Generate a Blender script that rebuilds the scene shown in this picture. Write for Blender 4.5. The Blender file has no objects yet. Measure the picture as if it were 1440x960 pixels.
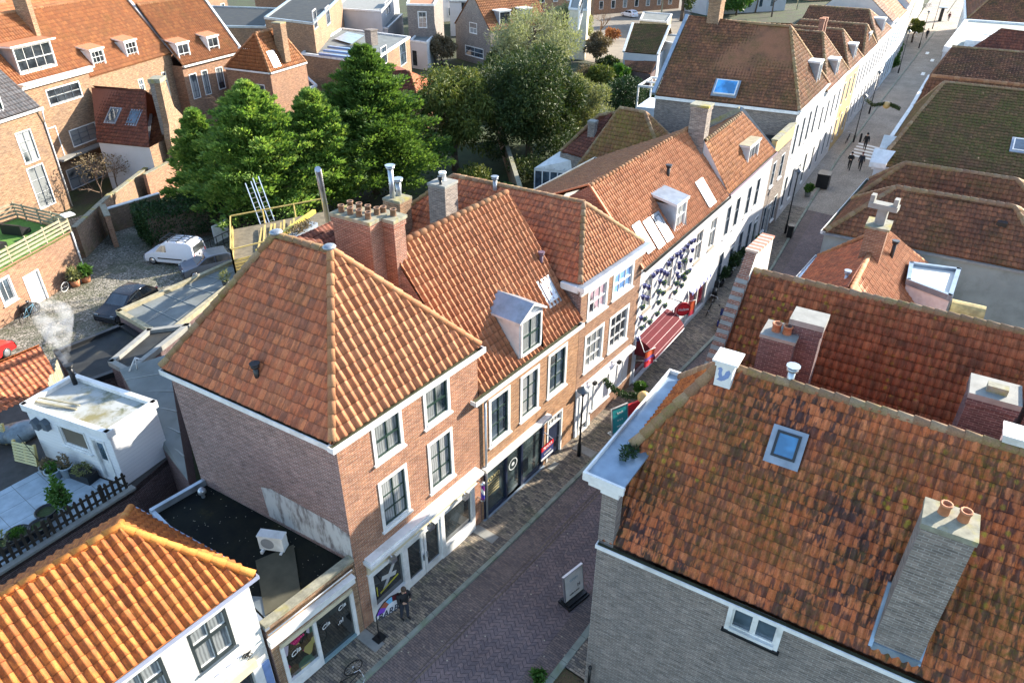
import bpy, bmesh, math, random
import numpy as np
from mathutils import Vector as V, Matrix
rnd = random.Random(7)
nrg = np.random.default_rng(5)
rad = math.radians
COL = bpy.context.scene.collection
# ---------------------------------------------------------------- survey helpers: photograph pixel -> point of the place
FX, PITCH, ROLL, YAW, EYE = 1015.22, 31.835, 0.258, 37.302, 23.0
_p, _y, _r = rad(PITCH), rad(YAW), rad(ROLL)
CF = V((math.cos(_p)*math.cos(_y), math.cos(_p)*math.sin(_y), -math.sin(_p)))
_R0 = V((math.sin(_y), -math.cos(_y), 0)); _U0 = _R0.cross(CF)
CR = _R0*math.cos(_r)+_U0*math.sin(_r); CU = _U0*math.cos(_r)-_R0*math.sin(_r)
def ray(px, py): return CF+CR*((px-720)/FX)-CU*((py-480)/FX)
def at(px, py, z=0.0):
    d = ray(px, py); t = (z-EYE)/d.z
    return V((0, 0, EYE))+d*t
def onv(px, py, p0, p1):
    dx, dy = p1[0]-p0[0], p1[1]-p0[1]; n = V((-dy, dx, 0)); d = ray(px, py)
    t = n.dot(V((p0[0], p0[1], 0))-V((0, 0, EYE)))/n.dot(d)
    return V((0, 0, EYE))+d*t
def xy(p): return (p[0], p[1])
CA = rad(96.6); CV = V((math.cos(CA), math.sin(CA), 0))      # direction of the side walls, away from the street
# ---------------------------------------------------------------- mesh builder
LOC = {}
class MB:
    def __init__(s, M=None): s.v = []; s.f = []; s.m = []; s.u = []; s.sm = []; s.M = M
    def T(s, p):
        p = V(p); return s.M @ p if s.M is not None else p
    def q(s, pts, m=0, uv=None, sm=False):
        b = len(s.v); s.v += [s.T(p) for p in pts]; s.f.append(tuple(range(b, b+len(pts)))); s.m.append(m); s.u.append(uv); s.sm.append(sm)
    def box(s, x0, y0, z0, x1, y1, z1, m=0, skip=''):
        if x0 > x1: x0, x1 = x1, x0
        if y0 > y1: y0, y1 = y1, y0
        if z0 > z1: z0, z1 = z1, z0
        P = lambda a, b, c: (a, b, c)
        fs = dict(b=[P(x0,y0,z0),P(x0,y1,z0),P(x1,y1,z0),P(x1,y0,z0)], t=[P(x0,y0,z1),P(x1,y0,z1),P(x1,y1,z1),P(x0,y1,z1)],
                  f=[P(x0,y0,z0),P(x1,y0,z0),P(x1,y0,z1),P(x0,y0,z1)], k=[P(x1,y1,z0),P(x0,y1,z0),P(x0,y1,z1),P(x1,y1,z1)],
                  l=[P(x0,y1,z0),P(x0,y0,z0),P(x0,y0,z1),P(x0,y1,z1)], r=[P(x1,y0,z0),P(x1,y1,z0),P(x1,y1,z1),P(x1,y0,z1)])
        for k, f in fs.items():
            if k not in skip: s.q(f, m)
    def prism(s, poly, z0, z1, m=0, mt=None):                 # poly counter-clockwise (x,y)
        n = len(poly)
        s.q([(p[0], p[1], z1) for p in poly], m if mt is None else mt); s.q([(p[0], p[1], z0) for p in reversed(poly)], m)
        for i in range(n):
            a, b = poly[i], poly[(i+1) % n]
            s.q([(a[0],a[1],z0),(b[0],b[1],z0),(b[0],b[1],z1),(a[0],a[1],z1)], m)
    def tube(s, p, q, r, n=8, m=0, r2=None, caps=True, sm=True):
        p, q = V(p), V(q); r2 = r if r2 is None else r2
        d = (q-p).normalized(); a = d.orthogonal().normalized(); b = d.cross(a)
        A = [p+(a*math.cos(2*math.pi*i/n)+b*math.sin(2*math.pi*i/n))*r for i in range(n)]
        B = [q+(a*math.cos(2*math.pi*i/n)+b*math.sin(2*math.pi*i/n))*r2 for i in range(n)]
        for i in range(n):
            j = (i+1) % n; s.q([A[i], A[j], B[j], B[i]], m, None, sm)
        if caps: s.q(list(reversed(A)), m); s.q(B, m)
    def lathe(s, c, prof, n=14, m=0, sm=True):                # prof: (radius, z) from bottom to top
        for (r0, z0), (r1, z1) in zip(prof[:-1], prof[1:]):
            for i in range(n):
                a, b = 2*math.pi*i/n, 2*math.pi*(i+1)/n
                pts = [(c[0]+r0*math.cos(a), c[1]+r0*math.sin(a), c[2]+z0), (c[0]+r0*math.cos(b), c[1]+r0*math.sin(b), c[2]+z0),
                       (c[0]+r1*math.cos(b), c[1]+r1*math.sin(b), c[2]+z1), (c[0]+r1*math.cos(a), c[1]+r1*math.sin(a), c[2]+z1)]
                if r0 < 1e-5: pts = pts[1:] if False else [pts[0], pts[2], pts[3]]
                elif r1 < 1e-5: pts = pts[:3]
                s.q(pts, m, None, sm)
    def beam(s, p, q, w, h, m=0):                             # box along p->q, w sideways, h upward, centred
        p, q = V(p), V(q); d = (q-p); L = d.length; d.normalize()
        up = V((0,0,1)) if abs(d.z) < .95 else V((1,0,0))
        sx = d.cross(up).normalized(); u = sx.cross(d)
        c = [(-w/2,-h/2),(w/2,-h/2),(w/2,h/2),(-w/2,h/2)]
        A = [p+sx*a+u*b for a, b in c]; B = [q+sx*a+u*b for a, b in c]
        for i in range(4):
            j = (i+1) % 4; s.q([A[j], A[i], B[i], B[j]], m)
        s.q(A, m); s.q(list(reversed(B)), m)
    def path(s, pts, r, n=6, m=0):
        for a, b in zip(pts[:-1], pts[1:]): s.tube(a, b, r, n, m)
    def sphere(s, c, r, m=0, n=12, k=8, sc=(1,1,1)):
        c = V(c)
        P = lambda i, j: c+V((r*sc[0]*math.sin(math.pi*j/k)*math.cos(2*math.pi*i/n), r*sc[1]*math.sin(math.pi*j/k)*math.sin(2*math.pi*i/n), -r*sc[2]*math.cos(math.pi*j/k)))
        for j in range(k):
            for i in range(n):
                if j == 0: s.q([P(i,0), P(i+1,1), P(i,1)], m, None, True)
                elif j == k-1: s.q([P(i,j), P(i+1,j), P(i,k)], m, None, True)
                else: s.q([P(i,j), P(i+1,j), P(i+1,j+1), P(i,j+1)], m, None, True)
    def build(s, name, mats, parent=None, weld=True):
        if not isinstance(mats, (list, tuple)): mats = [mats]
        base = LOC.get(parent.name, V((0,0,0))) if parent is not None else V((0,0,0))
        me = bpy.data.meshes.new(name)
        me.from_pydata([tuple(v-base) for v in s.v], [], s.f)
        for m in mats: me.materials.append(m)
        me.polygons.foreach_set('material_index', s.m); me.polygons.foreach_set('use_smooth', s.sm)
        uvl = me.uv_layers.new(name='UVMap'); uv = []
        for f, u in zip(s.f, s.u):
            if u is not None: uv += [c for p in u for c in p]; continue
            a, b, c = s.v[f[0]], s.v[f[1]], s.v[f[2]]
            n = (b-a).cross(c-b)
            if n.length < 1e-12 and len(f) > 3: n = (c-b).cross(s.v[f[3]]-c)
            if n.length > 0: n.normalize()
            if abs(n.z) > .93 or n.length == 0: ux, vx = V((1,0,0)), V((0,1,0))
            else:
                ux = V((0,0,1)).cross(n).normalized(); vx = n.cross(ux)
            for i in f: uv += [s.v[i].dot(ux), s.v[i].dot(vx)]
        uvl.data.foreach_set('uv', uv)
        if weld and any(s.sm):
            bm = bmesh.new(); bm.from_mesh(me); bmesh.ops.remove_doubles(bm, verts=bm.verts, dist=1e-5); bm.to_mesh(me); bm.free()
        me.update()
        o = bpy.data.objects.new(name, me); COL.objects.link(o)
        if parent is not None: o.parent = parent
        LOC[o.name] = base.copy()
        return o
def tag(o, label=None, cat=None, group=None, kind=None):
    if label: o['label'] = label
    if cat: o['category'] = cat
    if group: o['group'] = group
    if kind: o['kind'] = kind
    return o
def thing(name, label, cat, loc=(0,0,0), group=None):
    o = bpy.data.objects.new(name, None); COL.objects.link(o); o.location = loc; LOC[o.name] = V(loc); o.empty_display_size = .3
    return tag(o, label, cat, group)
def solo(mb, name, mats, label, cat, loc, group=None):        # a thing that is one mesh, origin at its base
    base = V(loc); mb.v = [v-base for v in mb.v]
    o = mb.build(name, mats, None); o.location = base; LOC[o.name] = base
    return tag(o, label, cat, group)
def struct(mb, name, mats, label=None):
    o = mb.build(name, mats); o['kind'] = 'structure'
    if label: o['label'] = label
    return o
def kids(o): return [c for c in COL.objects if c.parent == o]
def dup(root, loc, rz=None, label=None):
    ch = [(c, [g for g in COL.objects if g.parent == c]) for c in COL.objects if c.parent == root]
    r = root.copy(); COL.objects.link(r); r.location = loc
    if rz is not None: r.rotation_euler.z = rz
    if label: r['label'] = label
    for c, gs in ch:
        k = c.copy(); COL.objects.link(k); k.parent = r
        for g in gs: d = g.copy(); COL.objects.link(d); d.parent = k
    return r
def frame(o, d, inward=None):                                  # matrix: x along d, y to the left of d, z up
    d = V((d[0], d[1], 0)).normalized(); y = V((-d.y, d.x, 0))
    return Matrix(((d.x, y.x, 0, o[0]), (d.y, y.y, 0, o[1]), (0, 0, 1, o[2] if len(o) > 2 else 0), (0, 0, 0, 1)))
# ---------------------------------------------------------------- materials
MATS = {}
class G:                                                       # tiny node-graph helper
    def __init__(s, name):
        s.m = bpy.data.materials.new(name); s.m.use_nodes = True; s.t = s.m.node_tree; s.b = s.t.nodes['Principled BSDF']
    def n(s, typ, ins=None, **kw):
        x = s.t.nodes.new('ShaderNode'+typ)
        for k, v in kw.items(): setattr(x, k, v)
        for k, v in (ins or {}).items(): s.put(x.inputs[k], v)
        return x
    def put(s, sock, v):
        if isinstance(v, bpy.types.NodeSocket): s.t.links.new(v, sock)
        elif isinstance(v, bpy.types.Node): s.t.links.new(v.outputs[0], sock)
        else:
            if isinstance(v, (tuple, list)) and len(v) == 3 and sock.type == 'RGBA': v = (*v, 1)
            sock.default_value = v
    def math(s, op, a, b=0.0, c=0.0): return s.n('Math', {0: a, 1: b, 2: c}, operation=op).outputs[0]
    def mix(s, f, a, b, mode='MIX'):
        x = s.n('Mix', data_type='RGBA', blend_type=mode); s.put(x.inputs[0], f); s.put(x.inputs[6], a); s.put(x.inputs[7], b); return x.outputs[2]
    def ramp(s, f, stops, interp='LINEAR'):
        x = s.n('ValToRGB', {0: f}); r = x.color_ramp; r.interpolation = interp
        while len(r.elements) < len(stops): r.elements.new(.5)
        for e, (p, c) in zip(r.elements, stops):
            e.position = p; e.color = (c, c, c, 1) if isinstance(c, (int, float)) else (*c, 1)
        return x.outputs[0]
    def noise(s, vec, scale, detail=4.0, rough=.55, out=0): return s.n('TexNoise', {'Vector': vec, 'Scale': scale, 'Detail': detail, 'Roughness': rough}).outputs[out]
    def pos(s): return s.n('NewGeometry').outputs['Position']
    def uv(s): return s.n('UVMap').outputs[0]
    def set(s, **kw):
        names = dict(col='Base Color', rough='Roughness', metal='Metallic', normal='Normal', alpha='Alpha', spec='Specular IOR Level', coat='Coat Weight', sheen='Sheen Weight', trans='Transmission Weight')
        for k, v in kw.items(): s.put(s.b.inputs[names[k]], v)
        return s.m
    def bump(s, h, st=.3, dist=.01): return s.n('Bump', {'Height': h, 'Strength': st, 'Distance': dist}).outputs[0]
def plain(name, col, rough=.6, var=.15, scale=3.0, metal=0.0, dirt=None, bump=.0):
    key = ('p', name)
    if key in MATS: return MATS[key]
    g = G(name); p = g.pos()
    n1 = g.noise(p, scale, 5); f = g.ramp(n1, [(.3, 1-var), (.7, 1+var*.6)])
    c = g.mix(1.0, (*col, 1), f, 'MULTIPLY')
    if dirt:
        n2 = g.noise(p, 1.1, 6, .65); c = g.mix(g.ramp(n2, [(.5, 0), (.72, dirt[1])]), c, dirt[0])
    kw = dict(col=c, rough=rough, metal=metal)
    if bump: kw['normal'] = g.bump(g.noise(p, 18, 4), bump, .01)
    MATS[key] = g.set(**kw); return MATS[key]
def tile_mat(name, cols, moss=.25, mosscol=(.075,.085,.02), lich=0.0, dark=.35, darkcol=(.05,.03,.025), blotch=.5, ridge_lich=None):
    g = G(name); uv = g.uv(); p = g.pos()
    fl = g.n('VectorMath', {0: uv}, operation='FLOOR').outputs[0]
    wn = g.n('TexWhiteNoise', {'Vector': fl}, noise_dimensions='2D')
    k = len(cols)
    c = g.ramp(wn.outputs[0], [(i/(k-1) if k > 1 else 0, cols[i]) for i in range(k)])
    fr = g.n('VectorMath', {0: uv}, operation='FRACTION').outputs[0]
    # blotches on the face of single tiles
    off = g.n('VectorMath', {0: wn.outputs[1], 1: (9, 9, 9)}, operation='MULTIPLY').outputs[0]
    tv = g.n('VectorMath', {0: g.n('VectorMath', {0: uv, 1: (1.5, .8, 1)}, operation='MULTIPLY').outputs[0], 1: off}, operation='ADD').outputs[0]
    nb = g.noise(tv, 1.0, 3)
    region = g.noise(p, .42, 3)
    amt = g.math('MULTIPLY', g.ramp(nb, [(.46, 0), (.56, 1)]), g.ramp(region, [(.32, blotch*.5), (.6, blotch)]))
    c = g.mix(amt, c, darkcol)
    n2 = g.noise(p, .55, 6, .68); n3 = g.noise(p, 7.0, 4, .6)
    mk = g.math('MULTIPLY', g.ramp(n2, [(.62-moss*.45, 0), (.80-moss*.35, 1)]), g.ramp(n3, [(.38, .15), (.62, 1)]))
    c = g.mix(g.math('MULTIPLY', mk, min(1, .35+moss)), c, mosscol)
    n4 = g.noise(p, .8, 5, .6)
    c = g.mix(g.math('MULTIPLY', g.ramp(n4, [(.5, 0), (.75, 1)]), dark), c, darkcol)
    if lich:
        vo = g.n('TexVoronoi', {'Vector': p, 'Scale': 3.3}).outputs['Distance']
        wl = g.n('TexWhiteNoise', {'Vector': fl}, noise_dimensions='2D').outputs[0]
        lm = g.math('MULTIPLY', g.ramp(vo, [(.16, 1), (.3, 0)]), g.ramp(g.noise(p, .35, 3), [(.6-lich*.25, 0), (.68, 1)]))
        c = g.mix(g.math('MULTIPLY', lm, .8), c, (.36,.29,.03))
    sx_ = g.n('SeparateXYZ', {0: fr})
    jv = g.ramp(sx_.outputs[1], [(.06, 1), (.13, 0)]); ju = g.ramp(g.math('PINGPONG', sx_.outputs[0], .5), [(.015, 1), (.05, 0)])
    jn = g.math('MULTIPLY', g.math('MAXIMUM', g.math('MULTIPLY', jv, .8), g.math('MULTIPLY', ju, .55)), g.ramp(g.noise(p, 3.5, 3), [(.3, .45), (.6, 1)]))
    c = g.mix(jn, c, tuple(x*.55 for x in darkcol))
    fine = g.noise(p, 26, 4, .6)
    c = g.mix(1.0, c, g.ramp(fine, [(.3, .78), (.7, 1.18)]), 'MULTIPLY')
    return g.set(col=c, rough=g.ramp(n3, [(.3, .62), (.7, .9)]), normal=g.bump(fine, .35, .006), spec=.2)
def brick_mat(name, c1, c2, mortar=(.33,.30,.27), bw=.24, bh=.078, var=.3, stain=(.09,.08,.075), st=.35, soot=0.0, mort=.010, green=0.0):
    g = G(name); uv = g.uv(); p = g.pos()
    b = g.n('TexBrick', {'Vector': uv, 'Color1': (*c1, 1), 'Color2': (*c2, 1), 'Mortar': (*mortar, 1), 'Scale': 1.0, 'Mortar Size': mort, 'Mortar Smooth': .25, 'Bias': 0.0, 'Brick Width': bw, 'Row Height': bh})
    n1 = g.noise(p, .45, 6, .65); n2 = g.noise(p, 5, 4)
    rowv = g.n('Mapping', {'Vector': uv, 'Scale': (2.2, 14, 1)}).outputs[0]
    nr = g.noise(rowv, 1.0, 2)
    c = g.mix(1.0, b.outputs[0], g.ramp(nr, [(.3, 1-var), (.7, 1+var)]), 'MULTIPLY')
    c = g.mix(g.math('MULTIPLY', g.ramp(n1, [(.45, 0), (.72, 1)]), st), c, stain)
    c = g.mix(1.0, c, g.ramp(n2, [(.3, .85), (.7, 1.12)]), 'MULTIPLY')
    if green:
        z = g.n('SeparateXYZ', {0: p}).outputs[2]
        c = g.mix(g.math('MULTIPLY', g.ramp(g.noise(p, 1.3, 5), [(.45, 0), (.65, green)]), g.ramp(z, [(.0, 1), (1, .4)])), c, (.10,.12,.035))
    return g.set(col=c, rough=.9, normal=g.bump(g.math('ADD', g.math('MULTIPLY', b.outputs['Fac'], -1.0), g.math('MULTIPLY', g.noise(p, 30, 3), .5)), .5, .012), spec=.25)
def glass_mat(name, base, curtain=None, rough=.04, tint=None):
    g = G(name); p = g.pos(); uv = g.uv()
    c = base
    n = g.noise(p, .9, 3)
    c = g.mix(g.ramp(n, [(.4, 0), (.65, 1)]), (*base, 1), tuple(min(1, x*2.6+.012) for x in base))
    if curtain:
        w = g.n('TexWave', {'Vector': uv, 'Scale': 3.1, 'Distortion': 2.5, 'Detail': 2, 'Detail Scale': 1.0}, wave_type='BANDS', bands_direction='X').outputs[1]
        cu = g.mix(g.ramp(w, [(.1, .0), (.8, 1)]), tuple(x*.62 for x in curtain), curtain)
        m = g.ramp(g.noise(p, .55, 1), [(.36, 0), (.42, 1)])
        c = g.mix(m, c, cu)
    nb = g.noise(p, 1.6, 2)
    return g.set(col=c, rough=rough, spec=.9, coat=.6, normal=g.bump(nb, .06, .05))
def leaf_mat(name, cols, rough=.55, trans=.25, scale=.9):
    g = G(name); uv = g.uv(); p = g.pos()
    wn = g.n('TexWhiteNoise', {'Vector': g.n('VectorMath', {0: uv}, operation='FLOOR').outputs[0]}, noise_dimensions='2D').outputs[0]
    f = g.math('ADD', g.math('MULTIPLY', wn, .5), g.math('MULTIPLY', g.ramp(g.noise(p, scale, 4, .6), [(.3, 0), (.7, 1)]), .5))
    k = len(cols); c = g.ramp(f, [(i/(k-1), cols[i]) for i in range(k)])
    m = g.set(col=c, rough=rough, spec=.25)
    tr = g.n('BsdfTranslucent', {'Color': g.mix(1.0, c, (1.3,1.35,.7,1), 'MULTIPLY')})
    ms = g.n('MixShader', {0: trans, 1: g.b.outputs[0], 2: tr.outputs[0]})
    out = [x for x in g.t.nodes if x.type == 'OUTPUT_MATERIAL'][0]
    g.t.links.new(ms.outputs[0], out.inputs[0]); return m
# ---- the palette
white = plain('white_paint', (.72,.72,.70), .5, .12, 3.5, dirt=((.36,.36,.32), .6))
cream = plain('cream_paint', (.62,.55,.38), .5, .1, 3, dirt=((.3,.27,.2), .5))
whitewall = plain('white_render', (.56,.56,.565), .75, .07, .8, dirt=((.5,.5,.47), .4), bump=.15)
greyrender = plain('grey_render', (.30,.32,.31), .85, .2, .8, dirt=((.16,.18,.16), .6), bump=.2)
yellowrender = plain('ochre_render', (.55,.38,.16), .85, .12, 1, dirt=((.3,.24,.14), .5), bump=.2)
darkgreen = plain('dark_green_paint', (.02,.045,.035), .35, .2)
darkpaint = plain('black_paint', (.018,.02,.022), .4, .2)
navy = plain('navy_paint', (.018,.026,.055), .35, .2)
greyblue = plain('grey_blue_frame', (.09,.115,.14), .4, .15)
lead = plain('lead_sheet', (.27,.30,.34), .42, .2, 2.5, metal=.55, dirt=((.5,.52,.52), .5))
zinc = plain('zinc_sheet', (.42,.47,.52), .35, .2, 2, metal=.6, dirt=((.2,.22,.2), .6))
steel = plain('stainless_steel', (.6,.62,.66), .28, .1, 3, metal=.9)
gutterdirt = plain('gutter_silt', (.055,.06,.028), .9, .5, 5)
woodold = plain('weathered_wood', (.33,.29,.19), .8, .3, 4, dirt=((.12,.13,.06), .6))
woodyel = plain('varnished_timber', (.50,.38,.13), .5, .2, 4)
blackfelt = plain('black_roof_felt', (.022,.024,.024), .75, .5, 1.2, dirt=((.06,.055,.035), .7))
greyfelt = plain('grey_roof_felt', (.16,.175,.17), .85, .25, .9, dirt=((.09,.11,.10), .6))
mossstone = plain('mossy_mortar', (.25,.24,.18), .9, .35, 5, dirt=((.30,.25,.025), 1.0), bump=.4)
concrete = plain('concrete', (.25,.25,.23), .85, .2, 3, dirt=((.2,.21,.17), .5), bump=.3)
potbrown = plain('sooty_pot', (.20,.115,.07), .85, .35, 5)
terra = plain('terracotta_pot', (.42,.17,.08), .75, .25, 6)
blackmetal = plain('black_metal', (.015,.016,.018), .4, .2, metal=.3)
blackrub = plain('black_rubber', (.012,.012,.012), .75, .2)
redcloth = plain('dark_red_cloth', (.10,.004,.011), .95, .15)
brightred = plain('red_paint', (.62,.02,.03), .45, .1)
glass_dark = glass_mat('window_glass_dark', (.012,.016,.02))
glass_sky = glass_mat('window_glass_pale', (.03,.045,.06))
glass_cur = glass_mat('window_glass_with_net_curtain', (.02,.03,.035), (.36,.38,.38))
glass_cur2 = glass_mat('window_glass_with_curtain', (.012,.02,.025), (.26,.28,.28))
skyglass = glass_mat('skylight_glass', (.02,.07,.14), rough=.06)
brick_m = brick_mat('orange_brick', (.37,.165,.085), (.265,.105,.06), (.40,.33,.26), st=.25)
brick_m2 = brick_mat('pale_orange_brick', (.39,.20,.095), (.29,.135,.065), (.38,.31,.22), st=.3)
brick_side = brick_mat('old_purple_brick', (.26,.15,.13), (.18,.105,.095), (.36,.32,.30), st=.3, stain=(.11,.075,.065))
brick_m3 = brick_mat('brown_red_brick', (.30,.155,.085), (.22,.10,.06), (.33,.27,.2), st=.35)
brick_grey = brick_mat('grey_brown_brick', (.245,.20,.17), (.16,.135,.12), (.31,.285,.26), st=.35, stain=(.12,.12,.12))
brick_chim = brick_mat('red_chimney_brick', (.27,.11,.07), (.19,.07,.05), (.34,.28,.22), st=.35, bw=.22, bh=.065)
brick_dk = brick_mat('dark_purple_brick', (.13,.075,.075), (.09,.055,.06), (.20,.17,.16), st=.4, stain=(.06,.05,.05))
brick_yel = brick_mat('sandy_brick', (.31,.18,.095), (.205,.11,.06), (.34,.28,.21), st=.45, bw=.26, bh=.085, var=.35)
brick_gard = brick_mat('mossy_garden_brick', (.30,.17,.10), (.22,.12,.075), (.30,.26,.2), st=.45, green=.55)
brick_white = brick_mat('white_painted_brick', (.66,.66,.63), (.60,.60,.57), (.48,.48,.45), var=.06, st=.12, stain=(.5,.5,.46), mort=.006)
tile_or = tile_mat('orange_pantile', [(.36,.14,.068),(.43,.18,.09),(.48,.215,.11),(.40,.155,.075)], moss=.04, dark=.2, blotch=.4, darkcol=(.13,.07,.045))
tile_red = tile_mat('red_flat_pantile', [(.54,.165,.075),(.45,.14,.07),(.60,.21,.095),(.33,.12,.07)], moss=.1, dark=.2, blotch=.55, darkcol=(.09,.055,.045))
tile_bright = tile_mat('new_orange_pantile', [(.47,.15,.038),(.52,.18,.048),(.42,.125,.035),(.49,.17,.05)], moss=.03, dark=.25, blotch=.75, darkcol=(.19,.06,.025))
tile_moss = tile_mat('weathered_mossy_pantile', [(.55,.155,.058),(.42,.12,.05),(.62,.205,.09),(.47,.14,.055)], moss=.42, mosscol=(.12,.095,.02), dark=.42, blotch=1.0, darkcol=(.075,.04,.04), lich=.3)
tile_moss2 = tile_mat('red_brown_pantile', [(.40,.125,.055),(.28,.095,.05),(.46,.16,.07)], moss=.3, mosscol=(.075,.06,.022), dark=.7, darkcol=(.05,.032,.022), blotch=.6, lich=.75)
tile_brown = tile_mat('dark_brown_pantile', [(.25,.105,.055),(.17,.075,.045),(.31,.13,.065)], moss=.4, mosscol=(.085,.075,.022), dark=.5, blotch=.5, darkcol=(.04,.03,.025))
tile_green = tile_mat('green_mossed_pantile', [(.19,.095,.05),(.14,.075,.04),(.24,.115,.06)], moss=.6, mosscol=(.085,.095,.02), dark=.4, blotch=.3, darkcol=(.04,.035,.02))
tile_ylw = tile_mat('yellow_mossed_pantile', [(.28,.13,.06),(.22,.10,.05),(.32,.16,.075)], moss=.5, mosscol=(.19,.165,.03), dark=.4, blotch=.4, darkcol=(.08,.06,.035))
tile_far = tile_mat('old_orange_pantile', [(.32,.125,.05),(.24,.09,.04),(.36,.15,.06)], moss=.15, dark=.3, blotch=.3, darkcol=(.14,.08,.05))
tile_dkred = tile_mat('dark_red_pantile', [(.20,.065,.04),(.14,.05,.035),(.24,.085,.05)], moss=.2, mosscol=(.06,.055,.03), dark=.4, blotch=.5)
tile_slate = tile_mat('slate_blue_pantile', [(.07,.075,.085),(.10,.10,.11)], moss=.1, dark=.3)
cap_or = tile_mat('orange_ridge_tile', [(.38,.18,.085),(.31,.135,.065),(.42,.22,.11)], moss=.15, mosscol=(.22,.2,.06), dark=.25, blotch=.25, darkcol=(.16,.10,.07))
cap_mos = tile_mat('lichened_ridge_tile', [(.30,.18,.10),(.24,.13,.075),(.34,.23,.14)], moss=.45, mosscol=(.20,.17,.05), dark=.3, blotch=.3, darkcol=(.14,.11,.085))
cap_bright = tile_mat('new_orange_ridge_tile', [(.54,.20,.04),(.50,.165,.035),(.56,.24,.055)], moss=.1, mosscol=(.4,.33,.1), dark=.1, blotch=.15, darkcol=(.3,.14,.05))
GL = [glass_dark, glass_sky, glass_cur, glass_cur2]
# ---------------------------------------------------------------- walls and windows
class Wall:                                                     # outward side is to the right of p0 -> p1
    def __init__(s, p0, p1):
        s.p0 = V((p0[0], p0[1], 0)); s.p1 = V((p1[0], p1[1], 0)); s.L = (s.p1-s.p0).length; s.d = (s.p1-s.p0)/s.L; s.M = frame(s.p0, s.d)
    def uz(s, px, py):
        P = onv(px, py, s.p0, s.p1); return ((P-s.p0).dot(s.d), P.z)
    def pt(s, u, z, o=0.0): return s.M @ V((u, -o, z))
def wall(mb, W, z0, z1, ops=(), m=0, rev=.14, gable=None, top=None):
    mb.M = W.M; L = W.L
    us = sorted({0.0, L, *[min(max(o[0], 0), L) for o in ops], *[min(max(o[1], 0), L) for o in ops]}); zs = sorted({z0, z1, *[max(o[2], z0) for o in ops], *[min(o[3], z1) for o in ops]})
    for a, b in zip(us[:-1], us[1:]):
        for c, d in zip(zs[:-1], zs[1:]):
            x, z = (a+b)/2, (c+d)/2
            if any(o[0] < x < o[1] and o[2] < z < o[3] for o in ops): continue
            mb.q([(a,0,c),(b,0,c),(b,0,d),(a,0,d)], m)
    for u0, u1, c, d in [o[:4] for o in ops]:
        r = rev
        mb.q([(u0,0,c),(u0,0,d),(u0,r,d),(u0,r,c)], m); mb.q([(u1,0,d),(u1,0,c),(u1,r,c),(u1,r,d)], m)
        mb.q([(u0,0,d),(u1,0,d),(u1,r,d),(u0,r,d)], m); mb.q([(u1,0,c),(u0,0,c),(u0,r,c),(u1,r,c)], m)
    if gable is not None: mb.q([(0,0,z1),(L,0,z1)]+[(g[0],0,g[1]) for g in gable], m)
    mb.M = None
def window(root, W, u0, u1, z0, z1, fw=.10, fr=None, sash=None, nx=2, hz=(.5,), pr=.03, rec=.11, glass=None, sill=True, name='window', bar=.03, mid=.055, flat=False, label=None, sillm=None, yoff=0.0):
    fr = fr or white; sash = sash or darkgreen; glass = glass or rnd.choice(GL)
    y0 = -pr-yoff; y1 = rec-yoff
    mb = MB(W.M)
    mb.box(u0, y0, z0, u0+fw, y1, z1); mb.box(u1-fw, y0, z0, u1, y1, z1); mb.box(u0+fw, y0, z1-fw, u1-fw, y1, z1); mb.box(u0+fw, y0-.02, z0, u1-fw, y1, z0+fw*.9)
    a, b, c, d = u0+fw, u1-fw, z0+fw*.9, z1-fw
    sw = min(.055, fw*.6); s0, s1 = y1-.085, y1-.02
    mb.box(a, s0, c, a+sw, s1, d, 1); mb.box(b-sw, s0, c, b, s1, d, 1); mb.box(a+sw, s0, c, b-sw, s1, c+sw, 1); mb.box(a+sw, s0, d-sw, b-sw, s1, d, 1)
    for i in range(1, nx):
        x = a+(b-a)*i/nx; mb.box(x-bar/2, s0+.012, c+sw, x+bar/2, s1-.004, d-sw, 1)
    for k, h in enumerate(hz):
        w = mid if abs(h-.5) < .13 and k == len(hz)//2 else bar
        z = c+(d-c)*h; mb.box(a+sw, s0+.006-(.02 if w == mid else 0), z-w/2, b-sw, s1-.006, z+w/2, 1)
    if flat: mb.q([(a+.01, y1-.035, c), (b-.01, y1-.035, c), (b-.01, y1-.035, d), (a+.01, y1-.035, d)], 2)
    o = mb.build(name, [fr, sash, glass], root)
    if label: o['label'] = label
    if not flat:
        g = MB(W.M); g.q([(a+.01, y1-.035, c), (b-.01, y1-.035, c), (b-.01, y1-.035, d), (a+.01, y1-.035, d)]); g.build('pane', glass, o)
        if sill:
            g = MB(W.M); g.box(u0-.06, y0-.07, z0-.07, u1+.06, .0-yoff, z0-.003); g.build('sill', sillm or fr, o)
    e = fw*.4
    return (u0+e, u1-e, z0+e, z1-e)
def winpx(root, W, tl, br, **k):
    u0, z1 = W.uz(*tl); u1, z0 = W.uz(*br); return window(root, W, u0, u1, z0, z1, **k)
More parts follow.
